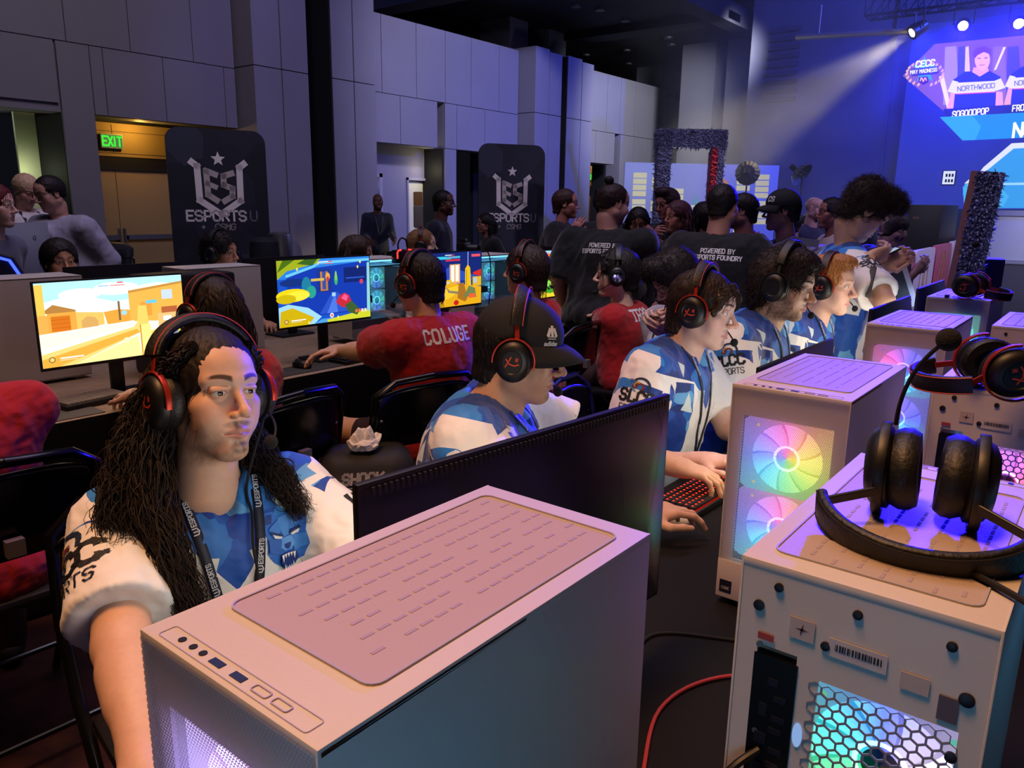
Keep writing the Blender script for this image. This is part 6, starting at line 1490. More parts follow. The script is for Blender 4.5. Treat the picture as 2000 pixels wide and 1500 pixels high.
bag = bottle('dark cloth bag on the side table beside the steel urn', (p[0]-.28, p[1]-.12, .742), [(0, 0), (.13, 0), (.15, .2), (.14, .40), (.10, .44), (0, .44)], M('bag navy', '12131e', .8), None, None, 'bag', 'cloth_bag')
p = at(205, 500, d=7.6); tc = bottle('black lidded trash bin in front of the warm exit doors', (p[0], p[1], 0), [(0, 0), (.20, 0), (.24, .98), (.255, .99), (.255, 1.03), (.23, 1.04)], M('bin black', '15161a', .4), M('bin lid', '1a1b20', .5), [(.26, 1.03), (.26, 1.07), (.2, 1.12), (0, 1.13)], 'bin', 'trash_bin'); [MB().tube([(.24*s, 0, .85), (.28*s, 0, .88), (.28*s, 0, .95), (.25*s, 0, .97)], .012, 6).build('handle', BLK, tc) for s in (-1, 1)]
p = at(817, 428, d=11.8); hs_ = thing('sanitizer_stand', 'hand sanitizer dispenser on a thin pole before the lit doorway', 'dispenser', (p[0], p[1], 0), rad(-40)); MB().box((-.07, -.06, 1.18), (.07, .06, 1.52), bev=.03).build('dispenser', M('dispenser grey', '8d867c', .4), hs_, True); MB().box((-.07, -.02, 1.50), (.07, .03, 1.72), bev=.03).build('header_card', M('card orange', 'b98a4a', .5), hs_, True); MB().tube([(0, 0, .02), (0, 0, 1.2)], .018, 8).build('pole', STEEL, hs_); MB().lathe([(.18, 0), (.18, .015), (.02, .03)], 20).build('base', STEEL, hs_)
# black bag with tissue on it behind the nearest player
bp_ = at(716, 950, d=2.84); sh = thing('duffel_bag', 'black bag with a pale team word standing on the floor behind the cap player', 'bag', (bp_[0], bp_[1], 0), rad(-38)); sh.scale = (1, 1, 1.08)
V = Vol(); V.box((0, 0, .33), (.17, .12, .31), None, .07, k=.02); V.box((-.02, -.115, .32), (.13, .03, .25), None, .03, k=.03); v, q_ = V.mesh(.008); v = folds(v, q_, .004, 4, 2); v[:, 2] -= v[:, 2].min(); mesh_obj('bag_body', v, q_, M('bag black', '0f1014', .75, 0, .2, 150, .2), sh, True)
q = MB(); flat(q, word('SHOCK', .034, 0, 0, .26, 1.2, .95, False, .1, 'c'), (-.02, -.148, .55), (1, 0, 0), (0, 0, 1), (0, -1, 0), .002); flat(q, [[(-.05, -.012), (.06, -.012), (.04, -.018), (.005, -.026), (-.03, -.018)]], (-.02, -.148, .55), (1, 0, 0), (0, 0, 1), (0, -1, 0), .002); flat(q, text2d('Ther', .045), (-.06, -.148, .40), (1, 0, 0), (0, 0, 1), (0, -1, 0), .002); q.build('bag_print', WHT, sh); MB().tube([(.17, 0, .15), (.2, -.02, .35), (.16, -.02, .58)], .012, 8).build('strap', BLKM, sh)
g = np.random.default_rng(2); bm = bmesh.new(); bmesh.ops.create_icosphere(bm, subdivisions=4, radius=1); 
for vv in bm.verts: n_ = np.array(vv.co); w_ = wob(n_[None]*.5, 1.1, 5)[0]; vv.co = Vector((n_[0]*.058*(1+.25*w_), n_[1]*.042*(1+.3*w_), max(-.012, n_[2]*.03*(1+.8*w_)+abs(w_)*.02)))
ti = MB().bm(bm).build('crumpled_tissue', M('tissue white', 'd8d2c8', .9), None, False); ti.location = (bp_[0]-.03, bp_[1]-.03, .700); tag(ti, 'crumpled white tissue on top of the black bag', 'tissue')
# cables
cables('cable', 'red network cable on the near table between the towers', [(.70, .40, ZN+.012), (.85, .43, ZN+.006), (1.05, .50, ZN+.005), (1.2, .46, ZN+.005), (1.30, .33, ZN+.006), (1.36, .24, ZN+.008)], .0034, M('cable red', 'a03038', .5))
cables('cable', 'black braided cable crossing the table from the near monitor', [(1.12, .60, ZN+.01), (1.25, .62, ZN+.005), (1.32, .52, ZN+.004), (1.36, .40, ZN+.004), (1.34, .28, ZN+.006)], .003, BLKM)
cables('cable', 'pair of black cables hanging down beside the nearest tower', [(.74, .40, ZN+.10), (.80, .38, ZN+.03), (.87, .33, ZN+.006), (.72, .28, ZN+.008)], .0032, BLKM); cables('cable', 'thick black cable running down behind the nearest tower', [(.73, .45, ZN+.12), (.83, .43, ZN+.04), (.9, .37, ZN+.006), (.8, .3, ZN+.008)], .004, BLK)
E0 = (.714, .148)
for lab, u, z, c, pts in (('black cable plugged into the rear of the honeycomb glow tower', .078, .27, '0d0d10', [(-.03, .02, -.02), (-.05, .05, -.09), (-.03, .08, -.2)]), ('grey braided cable plugged beside the black one', .064, .25, '8a8a8a', [(-.04, 0, -.02), (-.06, .02, -.1), (-.04, .03, -.22)]), ('red plug cable at the rear of the honeycomb glow tower', .07, .235, '8a2a34', [(-.035, .01, -.02), (-.05, .03, -.08), (-.02, .05, -.2)])):
    a = np.array([E0[0], E0[1]+u, ZN+z]); cables('cable', lab, [a]+[a+np.array(q) for q in pts], .0042, M('cable '+c, c, .5))
    # plug bodies
cables('cable', 'dark grey cable at the lower right corner by the teal glass', [(.95, .02, 1.19), (.87, .0, 1.12), (.82, -.01, 1.0), (.80, .0, .85), (.85, .01, ZN+.01)], .0035, M('cable grey', '3a3a40', .5))
# headsets lying on lids
Hm = Matrix.Translation((.99, .155, ZN+H_+.060)) @ Matrix.Rotation(rad(-4), 4, 'Z') @ Matrix.Rotation(rad(38), 4, 'Z') @ Matrix.Rotation(rad(-62), 4, 'X') 
# ================================================================ the home team along the near table
def facing(px, py, d): return at(px, py, d=d)
# -- long haired player in front
b1 = person('player with very long wavy dark hair, seated nearest the camera in a blue white jersey', at(412, 770, d=1.43), -104, lean=4, yaw=14, pitch=9, roll=-6, hs=.98,
    R=(at(285, 1515, z=.81), None, None, None, None, (-.2, .25, -1.)), L=(np.array([.98, .82, .79]), None, None, None, None, (.25, .2, -1.)), fat=.016, sw=.188, topmat=JERSEY, sleeve=.80, hv=.0017, bv=.006, av=.0035, vneck=.075, loose=.004,
    f=dict(skin='d0a68f', fat=0, browt=.0064, jaw=.94, w=.97, nose=1.0, beard=.8, bk='stub', beardc='4a3428', eye='brown', brow='1d1410', lip='b77d74', neck=.057), gaze=(.05, 1, -.12), seed=4, pants='1b1c22', shirtname='team_jersey')
o, hv_, hn_ = hair_cap(b1, '1a1210', thick=.010, hairline=.060, back=-.14, vox=.0035, side=.02, amp=.0007)
HCOL = '1c1310'
G = [[(.062, .03, .085, .012), (.088, -.015, .03, .016), (.100, -.03, -.06, .03), (.122, -.01, -.16, .036), (.122, .045, -.27, .030), (.105, .08, -.37, .022), (.09, .10, -.45, .008)],
     [(.04, -.05, .10, .02), (.085, -.05, .0, .03), (.12, -.06, -.10, .045), (.155, -.04, -.20, .05), (.175, -.02, -.29, .04)],
     [(.0, -.09, .07, .03), (.04, -.12, -.05, .05), (.09, -.13, -.17, .06), (.13, -.12, -.30, .06)],
     [(-.05, -.06, .07, .02), (-.085, -.05, -.02, .025), (-.10, -.04, -.11, .03), (-.12, .02, -.18, .035), (-.145, .06, -.245, .022)],
     [(-.02, -.10, .04, .03), (-.05, -.12, -.08, .05), (-.06, -.13, -.22, .06)],
     [(.055, .045, .09, .010), (.078, .015, .06, .010), (.086, -.02, .02, .016), (.10, -.04, -.05, .02)], [(-.055, .045, .09, .010), (-.078, .015, .06, .010), (-.086, -.02, .02, .016), (-.10, -.04, -.05, .02)]]
locks(b1, G, [1000, 800, 520, 480, 300, 200, 180], HCOL, r=.0017, wave=.012, freq=4.2, seed=3, sides=4, rough=.3)
locks(b1, [G[0], G[1], G[3]], [110, 130, 50], '3a2a20', r=.0006, wave=.016, freq=5, seed=8, name='stray_hair', rough=.6, steps=60)
tufts(b1, hv_, hn_, 1500, .10, HCOL, r=.0014, curl=.001, freq=1, lift=.03, flow=(0, -1, -.35), seed=3, sel=lambda v: v[:, 2] > .0)
headset('black and red headset worn by the long haired player', b1['HM'], gap=.094, band=.146, bandx=-.012)
sleeve_print(b1, 'R', 1.3, .135, .9); lanyard(b1, .36, .019)
CAMF, CAMR, CAMB = Vector(_F*np.array([1, 1, 0])).normalized(), Vector(_R*np.array([1, 1, 0])).normalized(), None
CAMB = -CAMF; UPV = Vector((0, 0, 1))
def frame(o, x, z, tilt=0.):
    """placement with local x and z axes given"""
    x, z = Vector(x).normalized(), Vector(z).normalized(); y = z.cross(x).normalized(); x = y.cross(z).normalized(); o = Vector(o)
    return Matrix(((x.x, y.x, z.x, o.x), (x.y, y.y, z.y, o.y), (x.z, y.z, z.z, o.z), (0, 0, 0, 1)))
LID = ZN+H_
def vdir(p):
    v = Vector((p[0], p[1], 0)).normalized(); return -v, Vector((v.y, -v.x, 0))
pE = at(1815, 925, z=LID+.056); bE, rE = vdir(pE)
headset('black headset with raised microphone lying on the nearest turned tower lid', frame(pE, rE, bE+UPV*-.27), flatmic=True, gap=.036, bw=.094, band=.150, accent='black', look='plain', boom=(.0, .150, -.03))
pF = at(1942, 712, z=LID+.058); bF, rF = vdir(pF)
headset('black and red headset at the right edge on the tower with pink honeycomb glow', frame(pF, bF+rF*.45, -rF+bF*.45+UPV*-.2), gap=.055, bw=.085, band=.140, mic=False)
pD = at(1900, 556, z=LID+.058); bD, rD = vdir(pD)
headset('black and red headset with upright microphone on the teal tower lid', frame(pD, -bD+rD*.3, rD+bD*.3+UPV*-.2), gap=.05, bw=.08, band=.140, flatmic=True, boom=(-.075, .16, -.02))
cables('cable', 'black headset cable running off the nearest turned tower lid', [at(1840, 1100, z=LID+.006), at(1900, 1120, z=LID+.006), at(1985, 1165, z=LID+.006), at(2040, 1200, z=LID+.006)], .0032, BLKM)
cb = at(1880, 583, z=LID); tag(MB().box((-.06, -.03, 0), (.07, .03, .002), mat=Matrix.Translation(cb) @ Matrix.Rotation(.3, 4, 'Z')).build('cardboard_piece', M('cardboard', '8d7868', .85)), 'piece of brown card on the lid of the teal tower under the headset', 'card')
cb = at(1862, 581, z=LID); tag(MB().box((-.012, -.008, .0), (.012, .008, .012), bev=.002, mat=Matrix.Translation(cb+np.array([-.02, .02, 0]))).build('usb_plug', BLK), 'tiny black plug on the lid of the teal tower', 'plug')
def phone(label, hands, up=.02, tilt=35, az=0):
    c = (np.array(hands[0])+np.array(hands[1]))/2+np.array([0, 0, up]); mw = Matrix.Translation(c) @ Matrix.Rotation(rad(az-90), 4, 'Z') @ Matrix.Rotation(rad(tilt), 4, 'X')
    r = thing('phone', label, 'phone', mw=mw); MB().box((-.036, -.075, -.004), (.036, .075, .004), bev=.003).build('phone_body', BLK, r, True); MB().box((-.033, -.071, .0041), (.033, .071, .0046)).build('phone_screen', ME('phone glow', 'b8c8e8', .8), r); return r
def cap(b, brim=True, fwd=0., logo=None, col='141418', s=1.):
    m = M('cap cloth', col, .85, 0, .15, 300, .3); V = Vol(); V.ell((0, -.012, .050), (.091*s, .112*s, .092*s), k=.01); V.cut((0, .02, .026), (0, -.12, -1), .004); V.ell((0, -.012, .03), (.084*s, .104*s, .085*s), op='-', k=.004)
    v, q = V.mesh(.0035); o = mesh_obj('cap', tf(b['HMl'], v), q, m, b['root'], True)
    vs = []; n = 20; k = 5
    for i in range(n+1):
        a = rad(18+144*i/n)
        for j in range(k):
            u = j/(k-1); rr = 1+.0*u; x = (.088+.004*u)*cos(a)*s; y = -.012+.108*s*sin(a)+u*.078*(sin(a)-.2)**.7*(1 if sin(a) > .2 else 0) if sin(a) > .2 else -.012+.108*s*sin(a)
            vs.append((x, y, .040-.028*u*u-.030*(abs(cos(a))**2)*u-.006*(1-sin(a))))
    fs = [(i*k+j, i*k+j+1, (i+1)*k+j+1, (i+1)*k+j) for i in range(n) for j in range(k-1)]
    br = mesh_obj('cap_brim', tf(b['HMl'], np.array(vs)), fs, m, o, True); md = br.modifiers.new('t', 'SOLIDIFY'); md.thickness = .003
    MB().ball((0, -.012, .142*1.0), (.006, .006, .004), n=6).build('cap_button', m, o).data.transform(b['HMl'])
    if logo:
        bv = BVHTree.FromPolygons([tuple(x) for x in v], [tuple(map(int, x)) for x in q]); n_ = Vector(logo[0]).normalized(); up_ = Vector((0, 0, 1)); u_ = up_.cross(n_).normalized(); w_ = n_.cross(u_)
        vs, fs = wrap(logo[1], Vector((0, -.01, .05))+n_*.09+w_*logo[2], u_, w_, n_, bv, .0012, .05)
        if fs: mesh_obj('cap_logo', tf(b['HMl'], np.array([list(x) for x in vs])), fs, WHT, o)
    return o
def glasses(b, col='15151a'):
    mb = MB(); H = b['HMl']
    for s in (-1, 1):
        pts = [H @ Vector((s*.032+.023*cos(a)*(1), .0965-.010*abs(cos(a)*s*.5+.3), .003+.017*sin(a))) for a in np.linspace(0, 2*pi, 20)[:-1]]; mb.tube(pts, .0018, 6, closed=True)
        mb.tube([H @ Vector((s*.054, .092, .008)), H @ Vector((s*.078, .05, .010)), H @ Vector((s*.083, -.005, .008)), H @ Vector((s*.082, -.02, -.008))], .0018, 6)
    mb.tube([H @ Vector((-.010, .100, .006)), H @ Vector((0, .104, .008)), H @ Vector((.010, .100, .006))], .0018, 6)
    o = mb.build('glasses', M('spectacle frame', col, .3), b['root'], True); return o
def hit(b, px, py):
    v = Vector(at(px, py, d=1.)-CAM); h = b['bvh'].ray_cast(Vector(CAM), v.normalized(), 40); return h
def back_print(b, lines, u=.78, name='back_print', mat=WHT, off=0.):
    polys = []; z = 0
    for txt, h, kw in lines: polys += word(txt, h, off, z, **kw); z -= h*1.55
    print_on(b, polys, b['p'](u, -.16), -b['lf'], b['T'], -b['Fr'], name, mat)
def neckband(b, m, r=.0045):
    """ribbed collar following the garment neckline"""
    N, T, Fr, lf = b['N'], b['T'], b['Fr'], b['lf']; pts = []
    for i in range(28):
        a = 2*pi*i/28; d = Fr*cos(a)+lf*sin(a); h = b['bvh'].ray_cast(Vector(N+d*.066+T*.2), Vector(-T), .4)
        if h[0] is not None: pts.append(np.array(h[0])+b['inv'])
    if len(pts) > 8: MB().tube(pts, r, 6, closed=True).build('collar', m, b['root'], True)
PA = dict(hv=.0026, bv=.008, av=.004)
# -- player with the cap
b2 = person('player in black cap and blue white jersey, second from the camera', at(1018, 688, d=2.02), -60, lean=9, pitch=-9, roll=-2, hs=1.03, fat=.05, sw=.205, topmat=JERSEY, sleeve=.8, vneck=.06, loose=.012, shrug=.055, hv=.0021, bv=.007, av=.004,
    f=dict(skin='c39a83', fat=.012, nose=1.15, beard=.7, bk='goatee', beardc='2e211c', brow='1b1412', eye='dark', lip='a06a62', jaw=1.05), R=(np.array([1.62, .86, .79]),), L=(np.array([2.0, .84, .79]),), seed=11, shirtname='team_jersey')
hair_cap(b2, '16100e', .010, .05, back=-.09, vox=.004, temple=.0)
ad = strokes([[(-.012, .004), (-.007, .018)], [(0, .004), (0, .024)], [(.012, .004), (.007, .018)]], .008)+strokes([[(-.013, .0), (.013, .0)], [(-.011, -.005), (.011, -.005)]], .0022)+[[(x, y-.022) for x, y in p] for p in text2d('adidas', .016, 'CENTER', .0006)]
cap(b2, logo=((.55, .80, .15), ad, -.004))
headset('black and red headset over the cap of the second player', b2['HM'], gap=.096, band=.158, bandx=-.01); sleeve_print(b2, 'R', 1.1, .13, .3); lanyard(b2, .30, .018)
# -- third, fourth and fifth player
b3 = person('player with straight brown hair in blue white jersey, third from the camera', at(1375, 603, d=2.58), -84, lean=12, pitch=-8, roll=-3, hs=1.02, fat=.012, topmat=JERSEY, sleeve=.8, vneck=.06, loose=.014, shrug=.055,
    f=dict(skin='cfa99c', nose=1.15, beard=.5, bk='goatee', beardc='5a4030', brow='2a1c16', eye='blue', lip='b87a74'), R=(at(1372, 902, z=.788), None, None, (.5, .6, .6, .7), .4, (-.3, .3, -1.)), L=(np.array([2.42, .80, .785]),), seed=21, shirtname='team_jersey', hv=.0023)
o, v, n = hair_cap(b3, '241814', .009, .056, back=-.10, vox=.004, side=.03, fringe=[((.02, .085, .085), (-.05, .092, .045), .014, .010), ((.03, .08, .085), (.072, .055, .0), .016, .010)]); tufts(b3, v, n, 2200, .055, '2a1c16', .0012, .002, 1., .02, (0, -.25, -1), seed=2, jit=.12, sel=lambda v: (v[:, 1] < .01) & (v[:, 2] > -.05) | (v[:, 2] > .07))
headset('black and red headset worn by the third player', b3['HM'], gap=.094, band=.146, bandx=-.008); sleeve_print(b3, 'R', 1.05, .09, .2); lanyard(b3, .40, .015)
b4 = person('player with bushy dark curls and beard in blue white jersey, fourth from the camera', at(1534, 556, d=2.95), -88, lean=12, pitch=-10, roll=-2, hs=1.03, fat=.03, topmat=JERSEY, sleeve=.8, vneck=.05, loose=.012, shrug=.06, f=dict(skin='cba58d', nose=1.15, beard=.75, bk='full', beardc='3a2a20', brow='221814', eye='brown', jaw=1.05), R=(np.array([2.86, .80, .79]),), L=(np.array([3.15, .86, .79]),), seed=31, shirtname='team_jersey', **PA)
o, v, n = hair_cap(b4, '1d1412', .022, .058, back=-.10, vox=.005, side=.02, extra=[((0, -.06, .0), (.10, .07, .10)), ((.0, .03, .10), (.075, .07, .035))]); tufts(b4, v, n, 2200, .05, '241815', .0014, .008, 1.3, .15, (0, -.2, -.8), seed=4, jit=.5)
headset('all black headset worn by the bushy haired fourth player', b4['HM'], accent='black', gap=.102, band=.160, look='plain'); sleeve_print(b4, 'R', 1.05, .09, .2); lanyard(b4, .38, .015)
b5 = person('player with short ginger blond hair in blue white jersey, furthest of the seated home team', at(1620, 556, d=3.27), -90, lean=12, pitch=-4, hs=.98, topmat=JERSEY, sleeve=.8, shrug=.045, vneck=.05, loose=.012, f=dict(skin='e0b3a0', nose=1., brow='9a6a44', browm=.6, eye='blue', lip='c98680'), R=(np.array([3.32, .83, .785]),), L=(np.array([3.62, .86, .785]),), seed=41, shirtname='team_jersey', **PA)
o, v, n = hair_cap(b5, 'a8703f', .010, .058, back=-.08, vox=.004, extra=[((.0, .045, .108), (.055, .05, .025))]); tufts(b5, v, n, 1400, .035, 'b07c48', .0011, .003, .8, .08, (.2, .6, -.2), seed=5, sel=lambda v: v[:, 2] > .02)
headset('black headset with bright red fork worn by the blond fifth player', b5['HM'], gap=.092, band=.138); sleeve_print(b5, 'R', 1., .085, .2); lanyard(b5, .38, .015)
# -- standing player with the phone
hA, hB = at(1696, 506, d=3.38), at(1724, 514, d=3.46)
b6 = person('standing player with big frizzy brown hair looking down at a phone', at(1694, 412, d=3.55), -62, 'stand', lean=6, pitch=-38, hs=1., topmat=JERSEY, sleeve=.8, vneck=.06, loose=.012, f=dict(skin='c79c84', nose=1.05, brow='2a1c18', eye='dark', lid=.0028), R=(hA, *holding(-62)[0]), L=(hB, *holding(-62)[1]), seed=51, pants='141418', shirtname='team_jersey', **PA)
o, v, n = hair_cap(b6, '241614', .014, .060, back=-.09, vox=.005, side=.03, extra=[((0, .05, .105), (.072, .06, .040)), ((0, -.06, .06), (.08, .055, .065)), ((0, .085, .095), (.05, .035, .028))]); tufts(b6, v, n, 3200, .026, '2c1b18', .0010, .007, 1.6, .5, (0, .2, .1), seed=6, jit=.7, hug=0)
sleeve_print(b6, 'R', 1., .115, .4); lanyard(b6, .42, .014); lanyard(b6, .22, .012, spread=.085, text=False)
ph6 = phone('dark phone held by the standing frizzy haired player', (hA+np.array([.07, -.03, .0]), hB), .02, 30, -62)
bd = thing('name_badge', 'black hanging event badge on the standing player', 'badge', mw=frame(np.array(hit(b6, 1695, 548)[0])+b6['Fr']*.012, -b6['lf'], b6['T'])); MB().box((-.045, -.003, -.07), (.045, .0, .06), bev=.002).build('badge_card', M('badge black', '121216', .4), bd); q = MB(); flat(q, strokes([[(-.018, 0), (-.012, -.02), (.012, -.02), (.018, 0), (.012, .02), (-.012, .02), (-.018, 0)]], .003)+[R4(-.035, -.05, .035, -.042)]+word('VIP', .01, 0, -.066, .2, align='c'), (0, .0005, 0), (1, 0, 0), (0, 0, 1), (0, 1, 0), .0006); q.build('badge_print', M('badge gold', '8d7d5c', .5), bd); q = MB().tube([(0, 0, .06), (0, 0, .10)], .004, 6).build('clip', STEEL, bd)
V = Vol(); fl = b6; P_ = b6['P']
for s in (1, -1): V.cone(P_+b6['lf']*s*.07+np.array([0, 0, .02]), P_+b6['lf']*s*.07-np.array([0, 0, .10]), .125, .12, k=.05)
V.cut(P_+np.array([0, 0, .03]), (0, 0, 1)); V.cut(P_-np.array([0, 0, .15]), (0, 0, -1)); v, q_ = V.mesh(.009); v = folds(v, q_, .012, 6, 4); mesh_obj('tied_jacket', v+b6['inv'], q_, M('mustard cloth', '9a6c2e', .7, 0, .5, 9), b6['root'], True)
fp = at(1748, 565, d=3.62); tag(MB().box((-.08, -.004, -.11), (.08, .004, .11), bev=.002, mat=frame(fp, CAMR*.8+UPV*.5, UPV*.9-CAMR*.4)).build('folder', M('folder pale', 'b9b4be', .5)), 'pale folder with dark insert held under the arm of the standing player', 'folder')
fo = bpy.data.objects['folder']; MB().box((-.06, -.0055, -.08), (.055, -.004, .08), mat=frame(fp, CAMR*.8+UPV*.5, UPV*.9-CAMR*.4)).build('dark_insert', M('insert dark', '2a2a30', .5), fo)
# -- red team
RED = dict(topc='a3161c', pants='2a1016', loose=.016)
r1 = person('red shirted player with shoulder length dark hair seen from behind before the desert screen', at(412, 612, d=2.78), 100, lean=10, yaw=2, hs=1., f=dict(skin='d0a48a', eye='brown', ears=False), L=(at(248, 776, z=.775), None, None, (.5, .6, .6, .6)), R=(np.array([1.86, 3.13, .775]),), seed=61, **RED, **PA)
o, v, n = hair_cap(r1, '1c1311', .016, .055, back=-.15, vox=.005, extra=[((0, -.06, -.06), (.085, .05, .11))])
locks(r1, [[(s*.05, -.05, .09, .02), (s*.085, -.05, .0, .03), (s*.10, -.06, -.12, .04), (s*.11, -.06, -.21, .045)] for s in (-1, 1)]+[[(0, -.08, .10, .02), (0, -.125, .0, .05), (0, -.135, -.12, .06), (0, -.12, -.23, .065)], [(-.05, .02, .10, .02), (-.086, .01, .0, .02), (-.095, .0, -.1, .025)]], [200, 240, 360, 60], '1e1412', .0026, .006, 2.5, 4)
headset('black and red headset worn by the long haired red player', r1['HM'], gap=.095, band=.140)
r2 = person('red shirted player with one long white word across the back, reaching left to a mouse', at(818, 552, d=3.4), 84, lean=8, yaw=15, shrug=.025, pitch=-4, hs=1.02, fat=.02, sw=.20, f=dict(skin='cf9f80', eye='brown'), L=(at(612, 694, z=.782), (-.9, .45, -.05), (.1, .1, 1), (.35, .45, .5, .5), .5), R=(np.array([2.86, 3.12, .78]),), seed=71, shorts=True, spread=.10, topc='a3161c', pants='2c1018', loose=.016, hv=.003, bv=.008, av=.0035)
o, v, n = hair_cap(r2, '17100f', .011, .055, back=-.085, vox=.004); tufts(r2, v, n, 900, .03, '17100f', .0013, .002, .6, .04, (0, -.3, -1), seed=9, jit=.2)
headset('black and orange headset worn by the player with the long white back word', r2['HM'], gap=.094, band=.138); back_print(r2, [('COLUGE', .056, dict(w=.19, adv=1.42, sx=.74, slab=True, align='c', cell=.02))], .82, off=.0)
wb = MB().tube([r2['Wr']['L']+unit(r2['El']['L']-r2['Wr']['L'])*.012+np.array(q)*.0305+r2['inv'] for q in [tuple(cos(a)*unit(np.cross(r2['El']['L']-r2['Wr']['L'], [0, 0, 1]))+sin(a)*unit(np.cross(np.cross(r2['El']['L']-r2['Wr']['L'], [0, 0, 1]), r2['El']['L']-r2['Wr']['L']))) for a in np.linspace(0, 2*pi, 20)[:-1]]], .0022, 6, closed=True).build('wrist_band', BLKM, r2['root'], True)
r3 = person('red shirted player with brown hair beyond the cap player, facing the orange building screen', at(1025, 528, d=4.4), 96, lean=6, yaw=8, f=dict(skin='cf9f84'), L=(at(972, 645, z=.785), None, None, (.4, .5, .6, .6)), R=(np.array([3.9, 3.15, .78]),), seed=81, hs=1.1, hv=.004, bv=.01, av=.005, **RED)
o, v, n = hair_cap(r3, '2a1a14', .018, .055, back=-.10, vox=.005, side=.03); tufts(r3, v, n, 1300, .06, '2c1c15', .0014, .002, .8, .03, (0, -.1, -1), seed=3, jit=.2)
headset('black and red headset worn by the brown haired red player', r3['HM'], gap=.098, band=.15, mic=False)
r4 = person('red shirted player with silver headset, white characters on the back', at(1203, 534, d=4.65), 90, lean=6, yaw=32, pitch=-2, f=dict(skin='d8ae98', nose=1.), L=(at(1152, 606, z=.80), None, None, (.4, .5, .5, .5)), R=(np.array([4.75, 3.10, .78]),), seed=91, hs=1.14, hv=.004, bv=.01, av=.005, sleeve=.95, **RED)
o, v, n = hair_cap(r4, '17110f', .018, .055, back=-.09, vox=.005, fringe=[((-.05, .07, .09), (-.07, .07, .02), .016, .008)]); tufts(r4, v, n, 1300, .05, '1a1412', .0014, .002, .6, .03, (0, .1, -1), seed=3, jit=.2)
headset('black headset with shiny silver cups worn by the red player beside the bottle', r4['HM'], accent='black', look='silver', gap=.096, band=.146); back_print(r4, [('TR33', .062, dict(w=.2, adv=1.28, sx=.75, slab=True, align='c', cell=.02))], .83, off=.02); lanyard(r4, .2, .014, text=False)
r0 = person('red shirted player cut by the left edge, only arm and shoulder showing', (.66, 2.50, 1.19), 88, lean=8, f=dict(skin='d8ac94'), R=(np.array([1.02, 3.10, .775]), None, None, None, None, (.9, -.3, -.6)), L=(np.array([.5, 3.1, .775]),), seed=95, sw=.20, sleeve=1.05, **RED, **PA)
o, v, n = hair_cap(r0, '1c1311', .012, .055, back=-.085, vox=.006)
# -- white shirt by the phone
hw, hv2 = at(1296, 632, d=3.74), at(1318, 640, d=3.68)
wt = person('person with curly dark hair in white lettered T-shirt looking down at a phone', at(1316, 546, d=3.92), 166, lean=16, yaw=-16, pitch=-34, roll=4, hs=1.08, fat=.035, topc='cdc5c8', loose=.016, sleeve=.9, f=dict(skin='c59a84', beard=.8, bk='full', beardc='2a1d18', brow='1d1412', nose=1.15, lid=.0026), R=(hw, *holding(170)[0], (.3, -.3, -1.)), L=(hv2, *holding(170)[1]), seed=101, pelvis_z=.50, hv=.003, bv=.009, av=.004)
o, v, n = hair_cap(wt, '1c1311', .028, .060, back=-.05, vox=.005, side=.04, extra=[((0, .07, .11), (.08, .06, .05))]); tufts(wt, v, n, 2200, .032, '201512', .0012, .007, 1.6, .4, (0, .2, .0), seed=6, jit=.6, sel=lambda v: v[:, 2] > -.02)
glasses(wt); lanyard(wt, .30, .014, text=False); phone('phone in the hands of the person in the white T-shirt', (hw+np.array([-.06, .02, 0]), hv2+np.array([-.03, .02, 0])), .01, 35, 180)
print_on(wt, word('WINTHROP', .032, 0, 0, .2, 1.25, .85, align='c', cell=.02), wt['p'](.40, .16), wt['lf'], wt['T'], wt['Fr'], 'chest_print', INK)
bd = thing('name_badge', 'dark hanging badge on the white T-shirt', 'badge', mw=frame(wt['p'](.30, .19+.05), -wt['lf'], wt['T'])); MB().box((-.04, -.003, -.06), (.04, .0, .05), bev=.002).build('badge_card', M('badge black', '121216', .4), bd); MB().tube([(0, 0, .05), (0, 0, .09)], .004, 6).build('clip', STEEL, bd)
# chest badge of the nearest player's jersey: faceted blue animal head crest
S_ = .001
cr = [([(-52, 38), (-40, 62), (-22, 60), (-14, 50), (14, 50), (24, 62), (42, 64), (52, 40), (46, 14), (50, -20), (36, -44), (14, -64), (2, -80), (-14, -62), (-36, -48), (-48, -16), (-44, 14)], '2f6fd0'), ([(-50, 40), (-40, 58), (-24, 56), (-30, 38)], '1c3f8c'), ([(50, 42), (40, 60), (26, 58), (30, 40)], '1c3f8c'), ([(-14, 48), (14, 48), (8, 6), (-8, 6)], '4a8fe4'), ([(-40, 30), (-14, 46), (-10, 20), (-34, 12)], '3a7fdc'), ([(40, 32), (14, 46), (10, 20), (34, 14)], '3a7fdc'), ([(-44, 10), (-12, 4), (-16, -30), (-44, -18)], '4088e0'), ([(44, 12), (12, 4), (16, -30), (46, -16)], '2a62c0'), ([(-12, 6), (12, 6), (18, -14), (8, -24), (-8, -24), (-18, -14)], '5a9cec'),
      ([(-9, -8), (9, -8), (6, -18), (0, -22), (-6, -18)], '163a88'), ([(-32, 20), (-10, 10), (-14, 6), (-28, 10)], 'e8ecf2'), ([(34, 22), (10, 10), (14, 6), (30, 12)], 'e8ecf2'), ([(-34, 26), (-8, 14), (-10, 10), (-34, 20)], '12306e'), ([(36, 28), (8, 14), (10, 10), (36, 22)], '12306e'), ([(-18, -28), (18, -28), (22, -44), (12, -66), (-10, -64), (-22, -44)], '14307c')]
